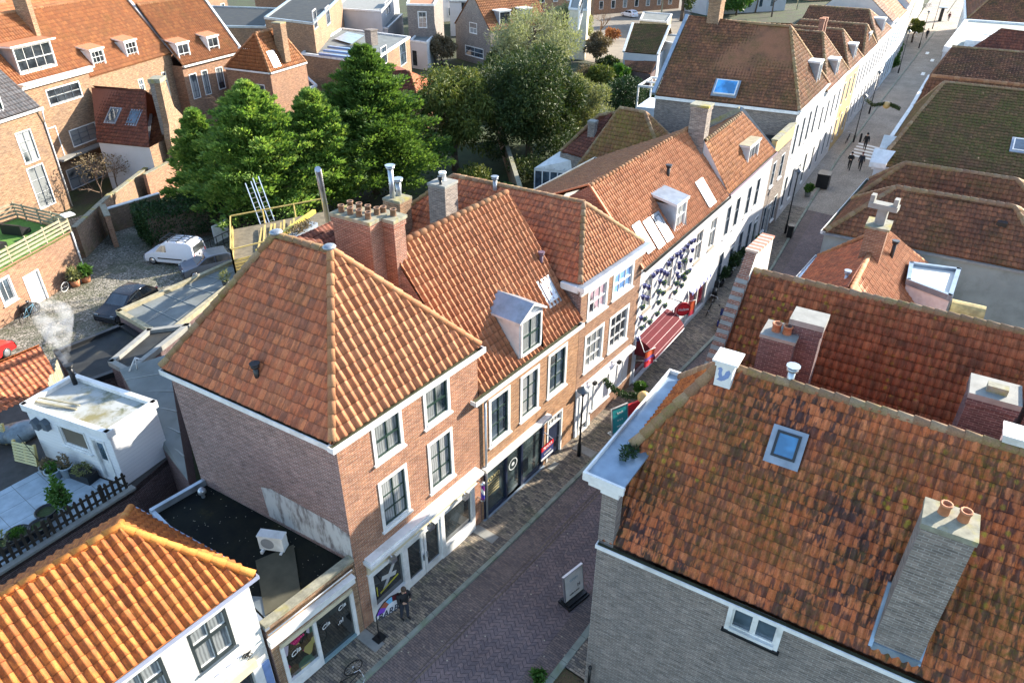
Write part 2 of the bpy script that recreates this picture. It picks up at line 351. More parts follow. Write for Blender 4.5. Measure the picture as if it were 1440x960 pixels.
def door(root, W, u0, u1, z0, z1, fr=None, leaf=None, glass=None, fan=.0, name='door', pr=.03, rec=.14, fw=.09):
    mb = MB(W.M); fr = fr or white; leaf = leaf or navy
    mb.box(u0, -pr, z0, u0+fw, rec, z1); mb.box(u1-fw, -pr, z0, u1, rec, z1); mb.box(u0+fw, -pr, z1-fw, u1-fw, rec, z1)
    a, b, d = u0+fw, u1-fw, z1-fw
    if fan:
        mb.box(a, -pr+.02, d-fan-.06, b, rec, d-fan); mb.q([(a, rec-.04, d-fan), (b, rec-.04, d-fan), (b, rec-.04, d), (a, rec-.04, d)], 2)
        for i in (1, 2, 3): x = a+(b-a)*i/4; mb.box(x-.012, rec-.08, d-fan, x+.012, rec-.03, d)
        d -= fan+.06
    mb.box(a, rec-.06, z0, b, rec, d, 1)
    w = b-a
    for (c0, c1) in ((z0+.2, z0+(d-z0)*.42), (z0+(d-z0)*.5, d-.18)):
        mb.box(a+w*.16, rec-.075, c0, b-w*.16, rec-.06, c1, 2 if (glass and c0 > z0+.5) else 1)
    o = mb.build(name, [fr, leaf, glass or glass_dark], root)
    h = MB(W.M); h.box(b-.12, rec-.13, z0+1.0, b-.08, rec-.06, z0+1.05); h.build('handle', steel, o)
    e = fw*.4
    return (u0+e, u1-e, z0, z1-e)
# ---------------------------------------------------------------- tiled roofs
def plane_of(P):
    P = [V(p) for p in P]; n = V((0,0,0))
    for a, b in zip(P, P[1:]+P[:1]): n += a.cross(b)
    n.normalize()
    if n.z < 0: n = -n
    e = (P[1]-P[0]).normalized(); s = n.cross(e)
    if s.z < 0: e = -e; s = -s
    return P, n, e, s
def hit(px, py, P):
    P, n, e, s = plane_of(P); d = ray(px, py); o = V((0,0,EYE)); return o+d*(n.dot(P[0]-o)/n.dot(d))
def tiles(root, P, tw=.225, th=.31, A=.034, mat=None, name='roof', segs=8, lip=.042, jit=.007, under=.05, hw=.17, phase=0.0):
    P, n, e, s = plane_of(P); o = P[0]
    ab = [((p-o).dot(e), (p-o).dot(s)) for p in P]
    bmin = min(b for a, b in ab); bmax = max(b for a, b in ab); amin = min(a for a, b in ab); amax = max(a for a, b in ab)
    def span(b):
        xs = []
        for (a0, b0), (a1, b1) in zip(ab, ab[1:]+ab[:1]):
            if abs(b1-b0) < 1e-7:
                if abs(b-b0) < 1e-6: xs += [a0, a1]
            else:
                t = (b-b0)/(b1-b0)
                if -1e-6 <= t <= 1+1e-6: xs.append(a0+(a1-a0)*t)
        return (min(xs), max(xs)) if xs else (0, 0)
    k0 = math.floor((amin-phase)/tw)-1; k1 = math.ceil((amax-phase)/tw)+1
    ga = (np.arange((k1-k0)*segs+1)/segs+k0)*tw+phase; K = len(ga)
    rows = max(1, math.ceil((bmax-bmin)/th-1e-4)); jz = nrg.normal(0, jit, (rows, k1-k0+2)); ju = nrg.normal(0, .35, (rows, k1-k0+2))
    ou, ov = rnd.randint(0, 400), rnd.randint(0, 400)
    def wave(a, r):
        q = (a-phase)/tw; t = q-np.floor(q); c = np.clip(np.floor(q).astype(int)-k0, 0, k1-k0+1)
        h = A*1.25*(.5-.5*np.cos(2*np.pi*t))**(.17/hw*1.35)
        return h+jz[r, c]*(t > .02), c
    VV = []; UU = []; FF = []; SM = []; base = 0
    o_, e_, s_, n_ = (np.array(x) for x in (o, e, s, n))
    for r in range(rows):
        b0 = bmin+r*th; b1 = min(bmin+(r+1)*th, bmax)
        l0, r0 = span(b0); l1, r1 = span(b1)
        A0 = np.clip(ga, l0, r0); A1 = np.clip(ga, l1, r1)
        h0, c0 = wave(A0, r); h1, _ = wave(A1, r)
        jb = ju[r, c0]*.02
        sag = .016*np.sin(ga*1.15+r*.31+ou)+.012*np.sin(ga*.43-r*.17+ov); h0 = h0+sag; h1 = h1+sag
        rowsv = [(A0, b0+jb+.07, h0-.015), (A0, b0+jb, h0+lip-.014), (A0, b0+jb, h0+lip), (A1, np.full(K, b1+(.075 if r < rows-1 else .0)), h1)]
        vv = [(0, .02), (0, .05), (0, .05), (0, .97)]
        for (a_, b_, h_), (_, vf) in zip(rowsv, vv):
            b_ = np.broadcast_to(b_, a_.shape)
            VV.append(o_+a_[:, None]*e_+b_[:, None]*s_+h_[:, None]*n_)
            UU.append(np.stack([(a_-phase)/tw+ou, np.full(K, r+ov+vf)], 1))
        w = (np.abs(np.diff(A0)) > 1e-5) | (np.abs(np.diff(A1)) > 1e-5); w0 = np.abs(np.diff(A0)) > 1e-5
        i = np.nonzero(w0)[0]; FF.append(np.stack([base+i, base+i+1, base+K+i+1, base+K+i], 1)); FF.append(np.stack([base+K+i, base+K+i+1, base+2*K+i+1, base+2*K+i], 1)); SM += [False]*2*len(i)
        i = np.nonzero(w)[0]; FF.append(np.stack([base+2*K+i, base+2*K+i+1, base+3*K+i+1, base+3*K+i], 1)); SM += [True]*len(i)
        base += 4*K
    VV = np.concatenate(VV); UU = np.concatenate(UU); FF = np.concatenate(FF)
    loc = np.array(LOC[root.name]); nf = len(FF)
    # underlay
    un = [np.array(p-n*under) for p in P]; nb = len(VV)
    VV = np.concatenate([VV, np.array(un)])-loc
    me = bpy.data.meshes.new(name)
    loops = np.concatenate([FF.ravel(), np.arange(nb, nb+len(un))])
    me.vertices.add(len(VV)); me.vertices.foreach_set('co', VV.ravel())
    me.loops.add(len(loops)); me.loops.foreach_set('vertex_index', loops.astype(np.int32))
    me.polygons.add(nf+1); me.polygons.foreach_set('loop_start', np.concatenate([np.arange(nf)*4, [nf*4]]).astype(np.int32))
    me.polygons.foreach_set('loop_total', np.concatenate([np.full(nf, 4), [len(un)]]).astype(np.int32))
    me.polygons.foreach_set('use_smooth', np.array(SM+[False]))
    UU = np.concatenate([UU, np.full((len(un), 2), .5)])
    uvl = me.uv_layers.new(name='UVMap'); uvl.data.foreach_set('uv', UU[loops].ravel())
    me.materials.append(mat or tile_or); me.update(calc_edges=True); me.validate()
    ob = bpy.data.objects.new(name, me); COL.objects.link(ob); ob.parent = root; LOC[ob.name] = LOC[root.name].copy()
    return ob
def ridge(root, lines, r=.12, seg=.36, mat=None, name='ridge_tiles', up=.0):
    mb = MB(); k = 0
    for p, q in lines:
        p, q = V(p), V(q); d = q-p; L = d.length; d.normalize(); side = d.cross(V((0,0,1))).normalized(); u = side.cross(d)
        ns = max(1, round(L/seg))
        for i in range(ns):
            a = p+d*(L*i/ns-.03)+u*up; b = p+d*(L*(i+1)/ns+.02)+u*(up-.012); k += 1
            j = rnd.uniform(-.006, .006)
            ang = [rad(-25+230*t/8) for t in range(9)]
            ra, rb = r*1.13+j, r*.93
            A = [a+side*math.cos(x)*ra+u*math.sin(x)*ra for x in ang]; B = [b+side*math.cos(x)*rb+u*math.sin(x)*rb for x in ang]
            uvq = [(k+.2, .2), (k+.8, .2), (k+.8, .8), (k+.2, .8)]
            for t in range(8): mb.q([A[t+1], A[t], B[t], B[t+1]], 0, uvq, True)
            A2 = [a+side*math.cos(x)*ra*.8+u*math.sin(x)*ra*.8 for x in ang]
            for t in range(8): mb.q([A[t], A[t+1], A2[t+1], A2[t]], 0, uvq)
    return mb.build(name, mat or cap_or, root)
def gutter(root, pts, w=.2, h=.17, mat=None, name='gutter', inner=None, lipup=0.0):
    mb = MB()
    for p, q in zip(pts[:-1], pts[1:]):
        p, q = V(p), V(q); L = (q-p).length; mb.M = frame(p, q-p)
        mb.box(0, -w, -h, L, -w+.035, lipup); mb.box(0, -w+.035, -h, L, 0, -h+.03); mb.box(0, -w+.04, -h*.62, L, -.004, -h*.5, 1)
        mb.box(-.004, -w+.002, -h+.002, .03, -.002, -.004); mb.box(L-.03, -w+.002, -h+.002, L+.004, -.002, -.004)
    return mb.build(name, [mat or white, inner or gutterdirt], root)
def cornice(root, W, u0, u1, z, mat=None, depth=.3, h=.38, name='cornice'):
    mb = MB(W.M); mb.box(u0, -depth*.55, z-h, u1, -.002, z-.1); mb.box(u0-.05, -depth, z-.1, u1+.05, -.002, z)
    return mb.build(name, mat or white, root)
def chimney(root, c, ang, sx, sy, z0, z1, mat=None, cap=None, pots=(), name='chimney', capo=.07, caph=.12, corb=True, potm=None, poth=.42, potr=.12):
    d = (math.cos(rad(ang)), math.sin(rad(ang))); M = frame((c[0], c[1], 0), d)
    mb = MB(M); mb.box(-sx/2, -sy/2, z0, sx/2, sy/2, z1, 0, skip='b')
    if corb: mb.box(-sx/2-.04, -sy/2-.04, z1-.22, sx/2+.04, sy/2+.04, z1-.001)
    mb.box(-sx/2-capo, -sy/2-capo, z1, sx/2+capo, sy/2+capo, z1+caph, 1)
    o = mb.build(name, [mat or brick_chim, cap or mossstone], root)
    for px, py in pots:
        b = MB(M); b.lathe((px*sx/2, py*sy/2, z1+caph), [(potr*1.05, -.02), (potr*.95, poth*.8), (potr*1.15, poth*.82), (potr*1.15, poth), (potr*.8, poth), (potr*.7, poth*.4), (0, poth*.4)], 12)
        b.build('chimney_pot', potm or terra, o)
    return o
def pipe(root, p, h, r=.06, mat=None, cap=True, name='vent_pipe', lean=(0,0)):
    mb = MB(); p = V(p); t = p+V((lean[0], lean[1], h)); mb.tube(p-V((0,0,.25)), t, r, 10)
    if cap: mb.tube(t, t+V((0,0,.09)), r*1.6, 10); mb.tube(t+V((0,0,.12)), t+V((0,0,.16)), r*1.9, 10); mb.tube(t+V((0,0,.08)), t+V((0,0,.13)), r*.8, 8)
    return mb.build(name, mat or darkpaint, root)
def skylight(root, P, px, w, h, frm=None, glass=None, name='skylight', upv=.09):
    P_, n, e, s = plane_of(P); c = (hit(px[0], px[1], P) if len(px) == 2 else V(px))+n*.085
    M = Matrix(((e.x, s.x, n.x, c.x), (e.y, s.y, n.y, c.y), (e.z, s.z, n.z, c.z), (0,0,0,1)))
    mb = MB(M); f = .07
    mb.box(-w/2-.14, -h/2-.2, -.02, w/2+.14, h/2+.12, .045, 1)
    mb.box(-w/2, -h/2, .0, -w/2+f, h/2, upv); mb.box(w/2-f, -h/2, .0, w/2, h/2, upv); mb.box(-w/2+f, -h/2, .0, w/2-f, -h/2+f, upv); mb.box(-w/2+f, h/2-f, .0, w/2-f, h/2, upv)
    o = mb.build(name, [frm or greyblue, lead], root)
    g = MB(M); g.q([(-w/2+f, -h/2+f, upv-.02), (w/2-f, -h/2+f, upv-.02), (w/2-f, h/2-f, upv-.02), (-w/2+f, h/2-f, upv-.02)]); g.build('pane', glass or skyglass, o)
    return o
def dormer(root, c, d, w, h, pitch, kind='flat', g=.35, cheek=None, roofm=None, nx=2, hz=(.5,), fr=None, sash=None, glass=None, ov=.12, drop=.0, name='dormer'):
    # c: bottom-left of the front, d: direction along the front (outward to the right of d)
    M = frame(c, d); t = math.tan(rad(pitch)); D = h/t
    cm = cheek or white; rm = roofm or lead
    mb = MB(M)
    for x, sg in ((0, 1), (w, -1)):
        tri = [(x, 0, -drop), (x, 0, h), (x, D+.25, h), (x, .0+(-drop)/t, -drop)] if drop else [(x,0,0),(x,0,h),(x,D+.15,h)]
        mb.q(tri if sg < 0 else list(reversed(tri)), 0)
    mb.q([(0,.07,0),(w,.07,0),(w,.07,h),(0,.07,h)], 0)
    for a_, b_, c_, d_ in ((0,0,.06,h),(w-.06,0,w,h),(.06,0,w-.06,.05),(.06,h-.05,w-.06,h)): mb.box(a_+.001,.002,b_+.001,c_-.001,.068,d_-.001)
    if kind == 'gable': mb.q([(-.02,-.01,h-.01),(w+.02,-.01,h-.01),(w/2,-.01,h+g)], 0)
    o = mb.build(name, [cm], root)
    r = MB(M)
    if kind == 'flat':
        r.box(-ov, -ov, h, w+ov, D+.3, h+.13, 0); r.box(-ov+.03, -ov+.03, h+.13, w+ov-.03, D+.45, h+.15, 1)
    elif kind == 'shed':
        z2 = h+D*.26; y2 = z2/t
        r.q([(-ov,-ov,h+.1),(w+ov,-ov,h+.1),(w+ov,y2+.1,z2+.12),(-ov,y2+.1,z2+.12)], 1); r.box(-ov,-ov-.03,h-.05,w+ov,-ov,h+.11,0)
        for x in (-ov, w+ov): r.q([(x,-ov,h-.04),(x,-ov,h+.1),(x,y2+.1,z2+.12),(x,y2-.1,z2-.05)], 0)
    else:
        yb = (h+g)/t+.2; ye = D+.2; s_ = g/(w/2); hh = .09
        for sg in (0, 1):
            x0 = -ov if sg == 0 else w+ov; z0 = h-ov*s_
            a, b, c_, d_ = V((x0,-ov,z0)), V((w/2,-ov,h+g)), V((w/2,yb,h+g)), V((x0,ye,z0))
            up = V((0,0,hh)); q4 = [a, b, c_, d_]
            if sg == 0: r.q([x+up for x in q4][::1] if False else [a+up, b+up, c_+up, d_+up][::-1], 1)
            else: r.q([a+up, b+up, c_+up, d_+up], 1) if False else r.q([d_+up, c_+up, b+up, a+up][::-1], 1)
            r.q([a, b, b+up, a+up], 0); r.q([a, a+up, d_+up, d_], 0)
    r.build('dormer_roof', [white, rm], o)
    W = Wall((M @ V((0,0,0))), (M @ V((w,0,0))))
    z = c[2]
    window(o, W, .05, w-.05, z+.04, z+h-.04, fw=.09, fr=fr or white, sash=sash or darkgreen, nx=nx, hz=hz, pr=.035, rec=.1, glass=glass, flat=True, yoff=.045)
    return o
def downpipe(root, pts, r=.045, mat=None): 
    mb = MB(); mb.path(pts, r, 8); return mb.build('downpipe', mat or zinc, root)
# ---------------------------------------------------------------- lettering
def letters(root, txt, M, size, mat, ext=.006, name='lettering', align='CENTER', shear=0.0, kind=None):
    cu = bpy.data.curves.new('t', 'FONT'); cu.body = txt; cu.size = size; cu.extrude = ext; cu.align_x = align; cu.align_y = 'CENTER'; cu.shear = shear; cu.resolution_u = 3; cu.offset = .004*size
    t = bpy.data.objects.new('t', cu); COL.objects.link(t); dg = bpy.context.evaluated_depsgraph_get()
    me = bpy.data.meshes.new_from_object(t.evaluated_get(dg)); bpy.data.objects.remove(t); bpy.data.curves.remove(cu)
    base = LOC.get(root.name, V((0,0,0))) if root is not None else V((0,0,0))
    me.transform(Matrix.Translation(-base) @ M); me.materials.clear(); me.materials.append(mat)
    o = bpy.data.objects.new(name, me); COL.objects.link(o); o.parent = root; LOC[o.name] = base.copy(); return o
def wall_text_M(W, u, z, o=.02, rot=0.0):                      # text lying on a wall, readable from outside
    d = W.d; n = V((d.y, -d.x, 0)); c = W.pt(u, z, o)
    ex = d*math.cos(rot)+V((0,0,1))*math.sin(rot); ey = n.cross(ex)
    return Matrix(((ex.x, ey.x, n.x, c.x), (ex.y, ey.y, n.y, c.y), (ex.z, ey.z, n.z, c.z), (0,0,0,1)))
# ---------------------------------------------------------------- plants
def quads(name, parent, mat, pts, uv, loc=None):               # pts (N,4,3)
    N = len(pts); me = bpy.data.meshes.new(name)
    base = np.array(LOC[parent.name] if parent is not None else (loc or (0,0,0)))
    me.vertices.add(N*4); me.vertices.foreach_set('co', (pts-base).ravel()); me.loops.add(N*4); me.loops.foreach_set('vertex_index', np.arange(N*4, dtype=np.int32))
    me.polygons.add(N); me.polygons.foreach_set('loop_start', (np.arange(N)*4).astype(np.int32)); me.polygons.foreach_set('loop_total', np.full(N, 4, np.int32))
    u = me.uv_layers.new(name='UVMap'); u.data.foreach_set('uv', np.repeat(uv, 4, 0).ravel()); me.materials.append(mat); me.update(calc_edges=True)
    o = bpy.data.objects.new(name, me); COL.objects.link(o)
    if parent is not None: o.parent = parent; LOC[o.name] = LOC[parent.name].copy()
    else: o.location = base; LOC[o.name] = V(base)
    return o
def leafset(c, d, L, W, droop=0.0):
    N = len(c); d = d/np.linalg.norm(d, axis=1, keepdims=True)
    r = nrg.normal(size=(N, 3)); w = np.cross(d, r); w /= np.linalg.norm(w, axis=1, keepdims=True)+1e-9
    l = L*nrg.uniform(.6, 1.3, (N, 1)); ww = W*nrg.uniform(.6, 1.3, (N, 1)); mid = c+d*l*.45
    tip = c+d*l; tip[:, 2] -= droop*l[:, 0]
    return np.stack([c, mid+w*ww, tip, mid-w*ww], 1), np.stack([nrg.integers(0, 900, N)+.5, nrg.integers(0, 900, N)+.5], 1)
def puffleaves(puffs, per, L, W, out=.8, up=.3, rn=.6, center=None, droop=0., shell=.45):
    P = []; D = []
    for (x, y, z, rx, ry, rz) in puffs:
        n = max(3, int(per)); v = nrg.normal(size=(n, 3)); v /= np.linalg.norm(v, axis=1, keepdims=True)
        rr = (shell+(1-shell)*nrg.random((n, 1)))
        P.append(np.array([x, y, z])+v*rr*np.array([rx, ry, rz])); D.append(v)
    P = np.concatenate(P); v = np.concatenate(D); d = v*out+nrg.normal(size=P.shape)*rn; d[:, 2] += up
    if center is not None:
        q = P-np.array(center); q[:, 2] = 0; q /= np.linalg.norm(q, axis=1, keepdims=True)+1e-6; d += q*out
    return leafset(P, d, L, W, droop)
trunkm = plain('tree_bark', (.12,.085,.06), .95, .35, 6, bump=.6)
twigm = plain('pale_twigs', (.34,.31,.20), .9, .25, 6)
twigbr = plain('brown_twigs', (.17,.115,.08), .9, .25, 6)
def trunk(root, base, top, r, limbs=(), mat=None, name='trunk'):
    mb = MB(); b, t = V(base), V(top); n = 5; pts = []
    for i in range(n+1):
        f = i/n; pts.append((b.lerp(t, f)+V((rnd.uniform(-.1,.1), rnd.uniform(-.1,.1), 0))*(f*(1-f)*4), r*(1-.75*f)+.015))
    for (p, a), (q, c) in zip(pts[:-1], pts[1:]): mb.tube(p, q, a, 8, 0, c)
    for f, e, rr in limbs:
        p = b.lerp(t, f); e = V(e); m = p.lerp(e, .5)+V((0,0,.12*(e-p).length)); mb.tube(p, m, rr, 6, 0, rr*.65); mb.tube(m, e, rr*.65, 6, 0, rr*.2)
    return mb.build(name, mat or trunkm, root)
def conifer(name, label, base, h, r, mat, n=150, per=230, L=.36, W=.075, asc=.5, group=None, wob=.42, z0=.05, pw=.78):
    t = thing(name, label, 'tree', base, group); b = V(base); C_ = []; D_ = []; limbs = []
    for i in range(n):
        f = (i+rnd.random())/n; z = z0+(1-z0)*f**.9; ph = i*2.39996+rnd.uniform(-.6,.6); R = r*max(.02,1-z)**pw*rnd.uniform(1-wob,1+wob)+.25
        up = asc+.5*z+rnd.uniform(-.15,.15); d = np.array([math.cos(ph), math.sin(ph), up]); d /= np.linalg.norm(d)
        side = np.array([-math.sin(ph), math.cos(ph), 0]); nu = np.cross(d, side); m = int(per*(.35+.65*R/r))
        s_ = nrg.random(m)**.6; wd = R*.27*(1-s_)**.8+.05
        lat = nrg.normal(0,1,m)*wd; ver = nrg.normal(0,.5,m)*wd
        droop_ = -.18*R*(s_**2)
        P = np.array([b.x,b.y,b.z+z*h*.96])+np.outer(s_*R,d)+np.outer(lat,side)+np.outer(ver,nu); P[:,2] += droop_+.25*np.abs(lat)*0
        dd = d[None,:]*.9+np.outer(lat/(wd+1e-6),side)*.55+nrg.normal(0,.28,(m,3)); dd[:,2] += .12
        C_.append(P); D_.append(dd)
        if i % 4 == 0: limbs.append((min(.97,z*.96), tuple(np.array([b.x,b.y,b.z+z*h*.96])+d*R*.8), .05))
    trunk(t, b, b+V((0,0,h*.97)), .026*h, limbs)
    p, u = leafset(np.concatenate(C_), np.concatenate(D_), L, W); quads('crown', t, mat, p, u); return t
def broadtree(name, label, base, h, rx, rz, mat, n=40, per=260, L=.22, W=.09, cz=None, group=None, cat='tree', trh=None, out=.6, up=.2, ps=.34, seed=1, ry=None, droop=0):
    t = thing(name, label, cat, base, group); b = V(base); q = random.Random(seed); ry = ry or rx
    cz = cz if cz is not None else h-rz; puffs = []; limbs = []
    for i in range(n):
        v = V((q.gauss(0,1), q.gauss(0,1), q.gauss(0,1))).normalized(); k = q.uniform(.45, .92)
        if v.z < -.75: v.z *= .4
        c = (b.x+v.x*rx*k, b.y+v.y*ry*k, b.z+cz+v.z*rz*k); s = q.uniform(.7, 1.25)*ps
        puffs.append((*c, rx*s, ry*s, rz*s*.85))
        if i % 3 == 0: limbs.append((q.uniform(.4, .9), c, .06))
    trunk(t, b, b+V((0,0,cz+rz*.5)), .03*h+.03, limbs)
    p, u = puffleaves(puffs, per, L, W, out, up, .7, None, droop, .55); quads('crown', t, mat, p, u); return t
def twigs(root, b, h, n, spread, mat, r0=.10, lev=3, name='twigs', seed=3, upb=.75, weep=0.0):
    q = random.Random(seed); mb = MB()
    def grow(p, d, L, r, k):
        e = p+d*L; m = p+d*L*.5+V((q.uniform(-.1,.1), q.uniform(-.1,.1), q.uniform(0,.1)))*L*.6
        mb.tube(p, m, r, 3 if k < 2 else 5, 0, r*.75, False); mb.tube(m, e, r*.75, 3 if k < 2 else 5, 0, r*.45, False)
        if k == 0: return
        for _ in range(n if k > 1 else n+2):
            f = q.uniform(.35, 1); nd = (d+V((q.gauss(0,spread), q.gauss(0,spread), q.gauss(upb*.3-weep*(lev-k), spread*.6)))).normalized()
            grow(p.lerp(e, f), nd, L*q.uniform(.5, .78), r*.5, k-1)
    grow(V(b), V((0,0,1)), h*.45, r0, lev)
    return mb.build(name, mat, root, weld=False)
def bush(name, label, base, rx, rz, mat, n=12, per=200, L=.1, W=.045, cat='shrub', group=None, seed=2, ry=None, sub=None):
    t = thing(name, label, cat, base, group); q = random.Random(seed); b = V(base); ry = ry or rx; puffs = []
    for i in range(n):
        v = V((q.gauss(0,1), q.gauss(0,1), abs(q.gauss(0,.8)))).normalized(); k = q.uniform(.2, .75)
        puffs.append((b.x+v.x*rx*k, b.y+v.y*ry*k, b.z+rz*.45+v.z*rz*k*.6, rx*.42, ry*.42, rz*.34))
    mb = MB()
    for i in range(5): mb.tube(b+V((q.uniform(-.1,.1)*rx, q.uniform(-.1,.1)*ry, -.02)), b+V((q.uniform(-.5,.5)*rx, q.uniform(-.5,.5)*ry, rz*.7)), .025, 5, 0, .008)
    mb.build('stem', twigbr, t); p, u = puffleaves(puffs, per, L, W, .5, .3, .7, None, 0, .4); quads('foliage', t, mat, p, u); return t
lf_bright = leaf_mat('golden_green_conifer', [(.045,.10,.026),(.10,.19,.045),(.22,.32,.075),(.37,.42,.12)], .6, .4, .8)
lf_blue = leaf_mat('green_conifer', [(.035,.08,.025),(.085,.155,.035),(.18,.26,.06)], .6, .35, .9)
lf_cyp = leaf_mat('olive_cypress', [(.03,.05,.014),(.07,.10,.022),(.15,.165,.035),(.25,.23,.05)], .6, .2, 1.0)
lf_yew = leaf_mat('dark_yew', [(.018,.036,.012),(.04,.065,.018),(.11,.125,.03)], .6, .15, .9)
lf_pale = leaf_mat('pale_olive_shrub', [(.11,.13,.055),(.21,.22,.10),(.32,.32,.16)], .7, .25, 1.2)
lf_will = leaf_mat('pale_grey_green', [(.15,.17,.09),(.26,.27,.15),(.36,.37,.22)], .7, .25, 1.0)
lf_hedge = leaf_mat('dark_hedge', [(.012,.03,.010),(.025,.055,.016),(.045,.085,.022)], .5, .12, 2.0)
lf_green = leaf_mat('fresh_green', [(.03,.08,.015),(.06,.14,.025),(.11,.20,.04)], .5, .25, 3.0)
lf_brown = leaf_mat('brown_winter_leaves', [(.14,.10,.06),(.20,.15,.09),(.10,.085,.05)], .8, .15, 2.0)
# ---------------------------------------------------------------- people
def person(loc, face, label, jacket, trousers, hair, skin, arms, legs, group=None, lean=0.0, hood=False, s=1.0, head=(0,0)):
    t = thing('person', label, 'person', loc, group)
    pts = []; R = []; E = []; T = []
    def v(x, y, z, r): pts.append(V((x, y, z))); R.append(r); return len(pts)-1
    def e(a, b, m): E.append((a, b)); T.append(m)
    lx = lambda z: lean*(z-.9)
    pel = v(0,0,.95,.15); wa = v(lx(1.12),0,1.12,.145); ch = v(lx(1.33),0,1.33,.165); nk0 = v(lx(1.46),0,1.46,.085); nk = v(lx(1.53)+.01,0,1.53,.058)
    hx, hy = head; h1 = v(lx(1.62)+.03+hx*.5,hy*.5,1.61,.085); h2 = v(lx(1.7)+.03+hx,hy,1.695,.095); h3 = v(lx(1.76)+.02+hx,hy,1.76,.07)
    no = v(lx(1.66)+.125+hx*1.2,hy,1.655,.02)
    e(pel,wa,0); e(wa,ch,0); e(ch,nk0,0); e(nk0,nk,2); e(nk,h1,2); e(h1,h2,2); e(h2,h3,2); e(h1,no,2)
    for sg, (kx, kz, fx, fz) in zip((1,-1), legs):
        hp = v(0,.09*sg,.88,.105); kn = v(kx,.10*sg,kz,.075); an = v(fx-.02,.10*sg,fz+.09,.05); he = v(fx-.05,.10*sg,fz+.045,.045); to = v(fx+.15,.115*sg,fz+.04,.04)
        e(pel,hp,1); e(hp,kn,1); e(kn,an,1); e(an,he,3); e(he,to,3)
    for sg, (ex, ey, ez, wx, wy, wz) in zip((1,-1), arms):
        sh = v(lx(1.42),.19*sg,1.42,.075); el = v(ex+lx(1.2),ey*sg,ez,.056); wr = v(wx+lx(1.1),wy*sg,wz,.038)
        d = V((wx-ex, (wy-ey)*sg, wz-ez)).normalized(); pa = pts[wr]+d*.07; pi = v(*pa,.034)
        e(ch,sh,0); e(sh,el,0); e(el,wr,0); e(wr,pi,2)
        sd = d.cross(V((1,0,.2))).normalized()
        for k, (o_, l_) in enumerate(((-.03,.065),(-.01,.075),(.01,.07),(.03,.055))):
            f1 = pa+sd*o_+d*l_*.55; f2 = f1+(d*.5+V((.3,0,0))).normalized()*l_*.5; a = v(*f1,.010); b = v(*f2,.008); e(pi,a,2); e(a,b,2)
        th = pa-sd*.05+d*.01; a = v(*th,.011); e(wr,a,2)
    me = bpy.data.meshes.new('b'); me.from_pydata(pts, E, []); o = bpy.data.objects.new('b', me); COL.objects.link(o)
    sk = o.modifiers.new('s', 'SKIN'); sk.use_smooth_shade = True
    for i, d in enumerate(me.skin_vertices[0].data): d.radius = (R[i], R[i]*(1.18 if 0 < i < 3 else 1)); d.use_root = (i == 0)
    su = o.modifiers.new('u', 'SUBSURF'); su.levels = 1; su.render_levels = 1
    dg = bpy.context.evaluated_depsgraph_get(); nm = bpy.data.meshes.new_from_object(o.evaluated_get(dg)); bpy.data.objects.remove(o)
    for m in (jacket, trousers, skin, blackrub): nm.materials.append(m)
    for p in nm.polygons:
        c = p.center; best = (9, 0)
        for (a, b), m in zip(E, T):
            A, B = pts[a], pts[b]; u = max(0, min(1, (c-A).dot(B-A)/max(1e-9, (B-A).length_squared))); d = (c-A.lerp(B, u)).length-.5*(R[a]*(1-u)+R[b]*u)
            if d < best[0]: best = (d, m)
        p.material_index = best[1]; p.use_smooth = True
    nm.transform(Matrix.Rotation(face, 4, 'Z') @ Matrix.Scale(s, 4))
    b = bpy.data.objects.new('body', nm); COL.objects.link(b); b.parent = t; LOC[b.name] = V(loc)
    M = Matrix.Translation(V(loc)) @ Matrix.Rotation(face, 4, 'Z') @ Matrix.Scale(s, 4)
    hb = MB(M); c = pts[h2]; hb.sphere(c+V((-.022,0,.018)), .112 if not hood else .13, 0, 12, 8, (1,.92,1.02)); hb.sphere(c+V((-.05,0,-.06)), .085, 0, 10, 6)
    hb.build('hood' if hood else 'hair', hair, t)
    f = MB(M)
    for sg in (1,-1): f.sphere(c+V((.088,.035*sg,-.005)), .012, 0, 6, 4)
    f.box(c.x+.082, -.025+c.y, c.z-.075, c.x+.096, .025+c.y, c.z-.066, 1); f.build('face', [blackrub, brightred], t)
    return t
STAND = [(.02,.48,0,0),(.0,.48,0,0)]
WALK = [(.16,.5,.22,0),(-.02,.47,-.28,.05)]
HANG = [(-.03,.25,1.14,.03,.26,.9),(-.03,.25,1.14,.05,.26,.9)]
cl_black = plain('black_coat', (.012,.013,.016), .8, .2); cl_navy = plain('dark_jeans', (.02,.025,.04), .85, .2); cl_skin = plain('skin', (.50,.30,.21), .55, .06); cl_hair = plain('brown_hair', (.06,.035,.02), .6, .2); cl_red = plain('dark_red_coat', (.10,.02,.025), .8, .2)
cl_grey = plain('grey_hair', (.25,.24,.22), .6, .2)
# ================================================================ left-hand row, near houses
def off(p, v, k): return (p[0]+v[0]*k, p[1]+v[1]*k)
def ring_of(A, B, depth, ang=None): 
    c = CV if ang is None else V((math.cos(rad(ang)), math.sin(rad(ang)), 0))
    return [A, B, off(B, c, depth), off(A, c, depth)]
def z3(p, z): return V((p[0], p[1], z))
def base_of(ring): return V((sum(p[0] for p in ring)/len(ring), sum(p[1] for p in ring)/len(ring), 0))
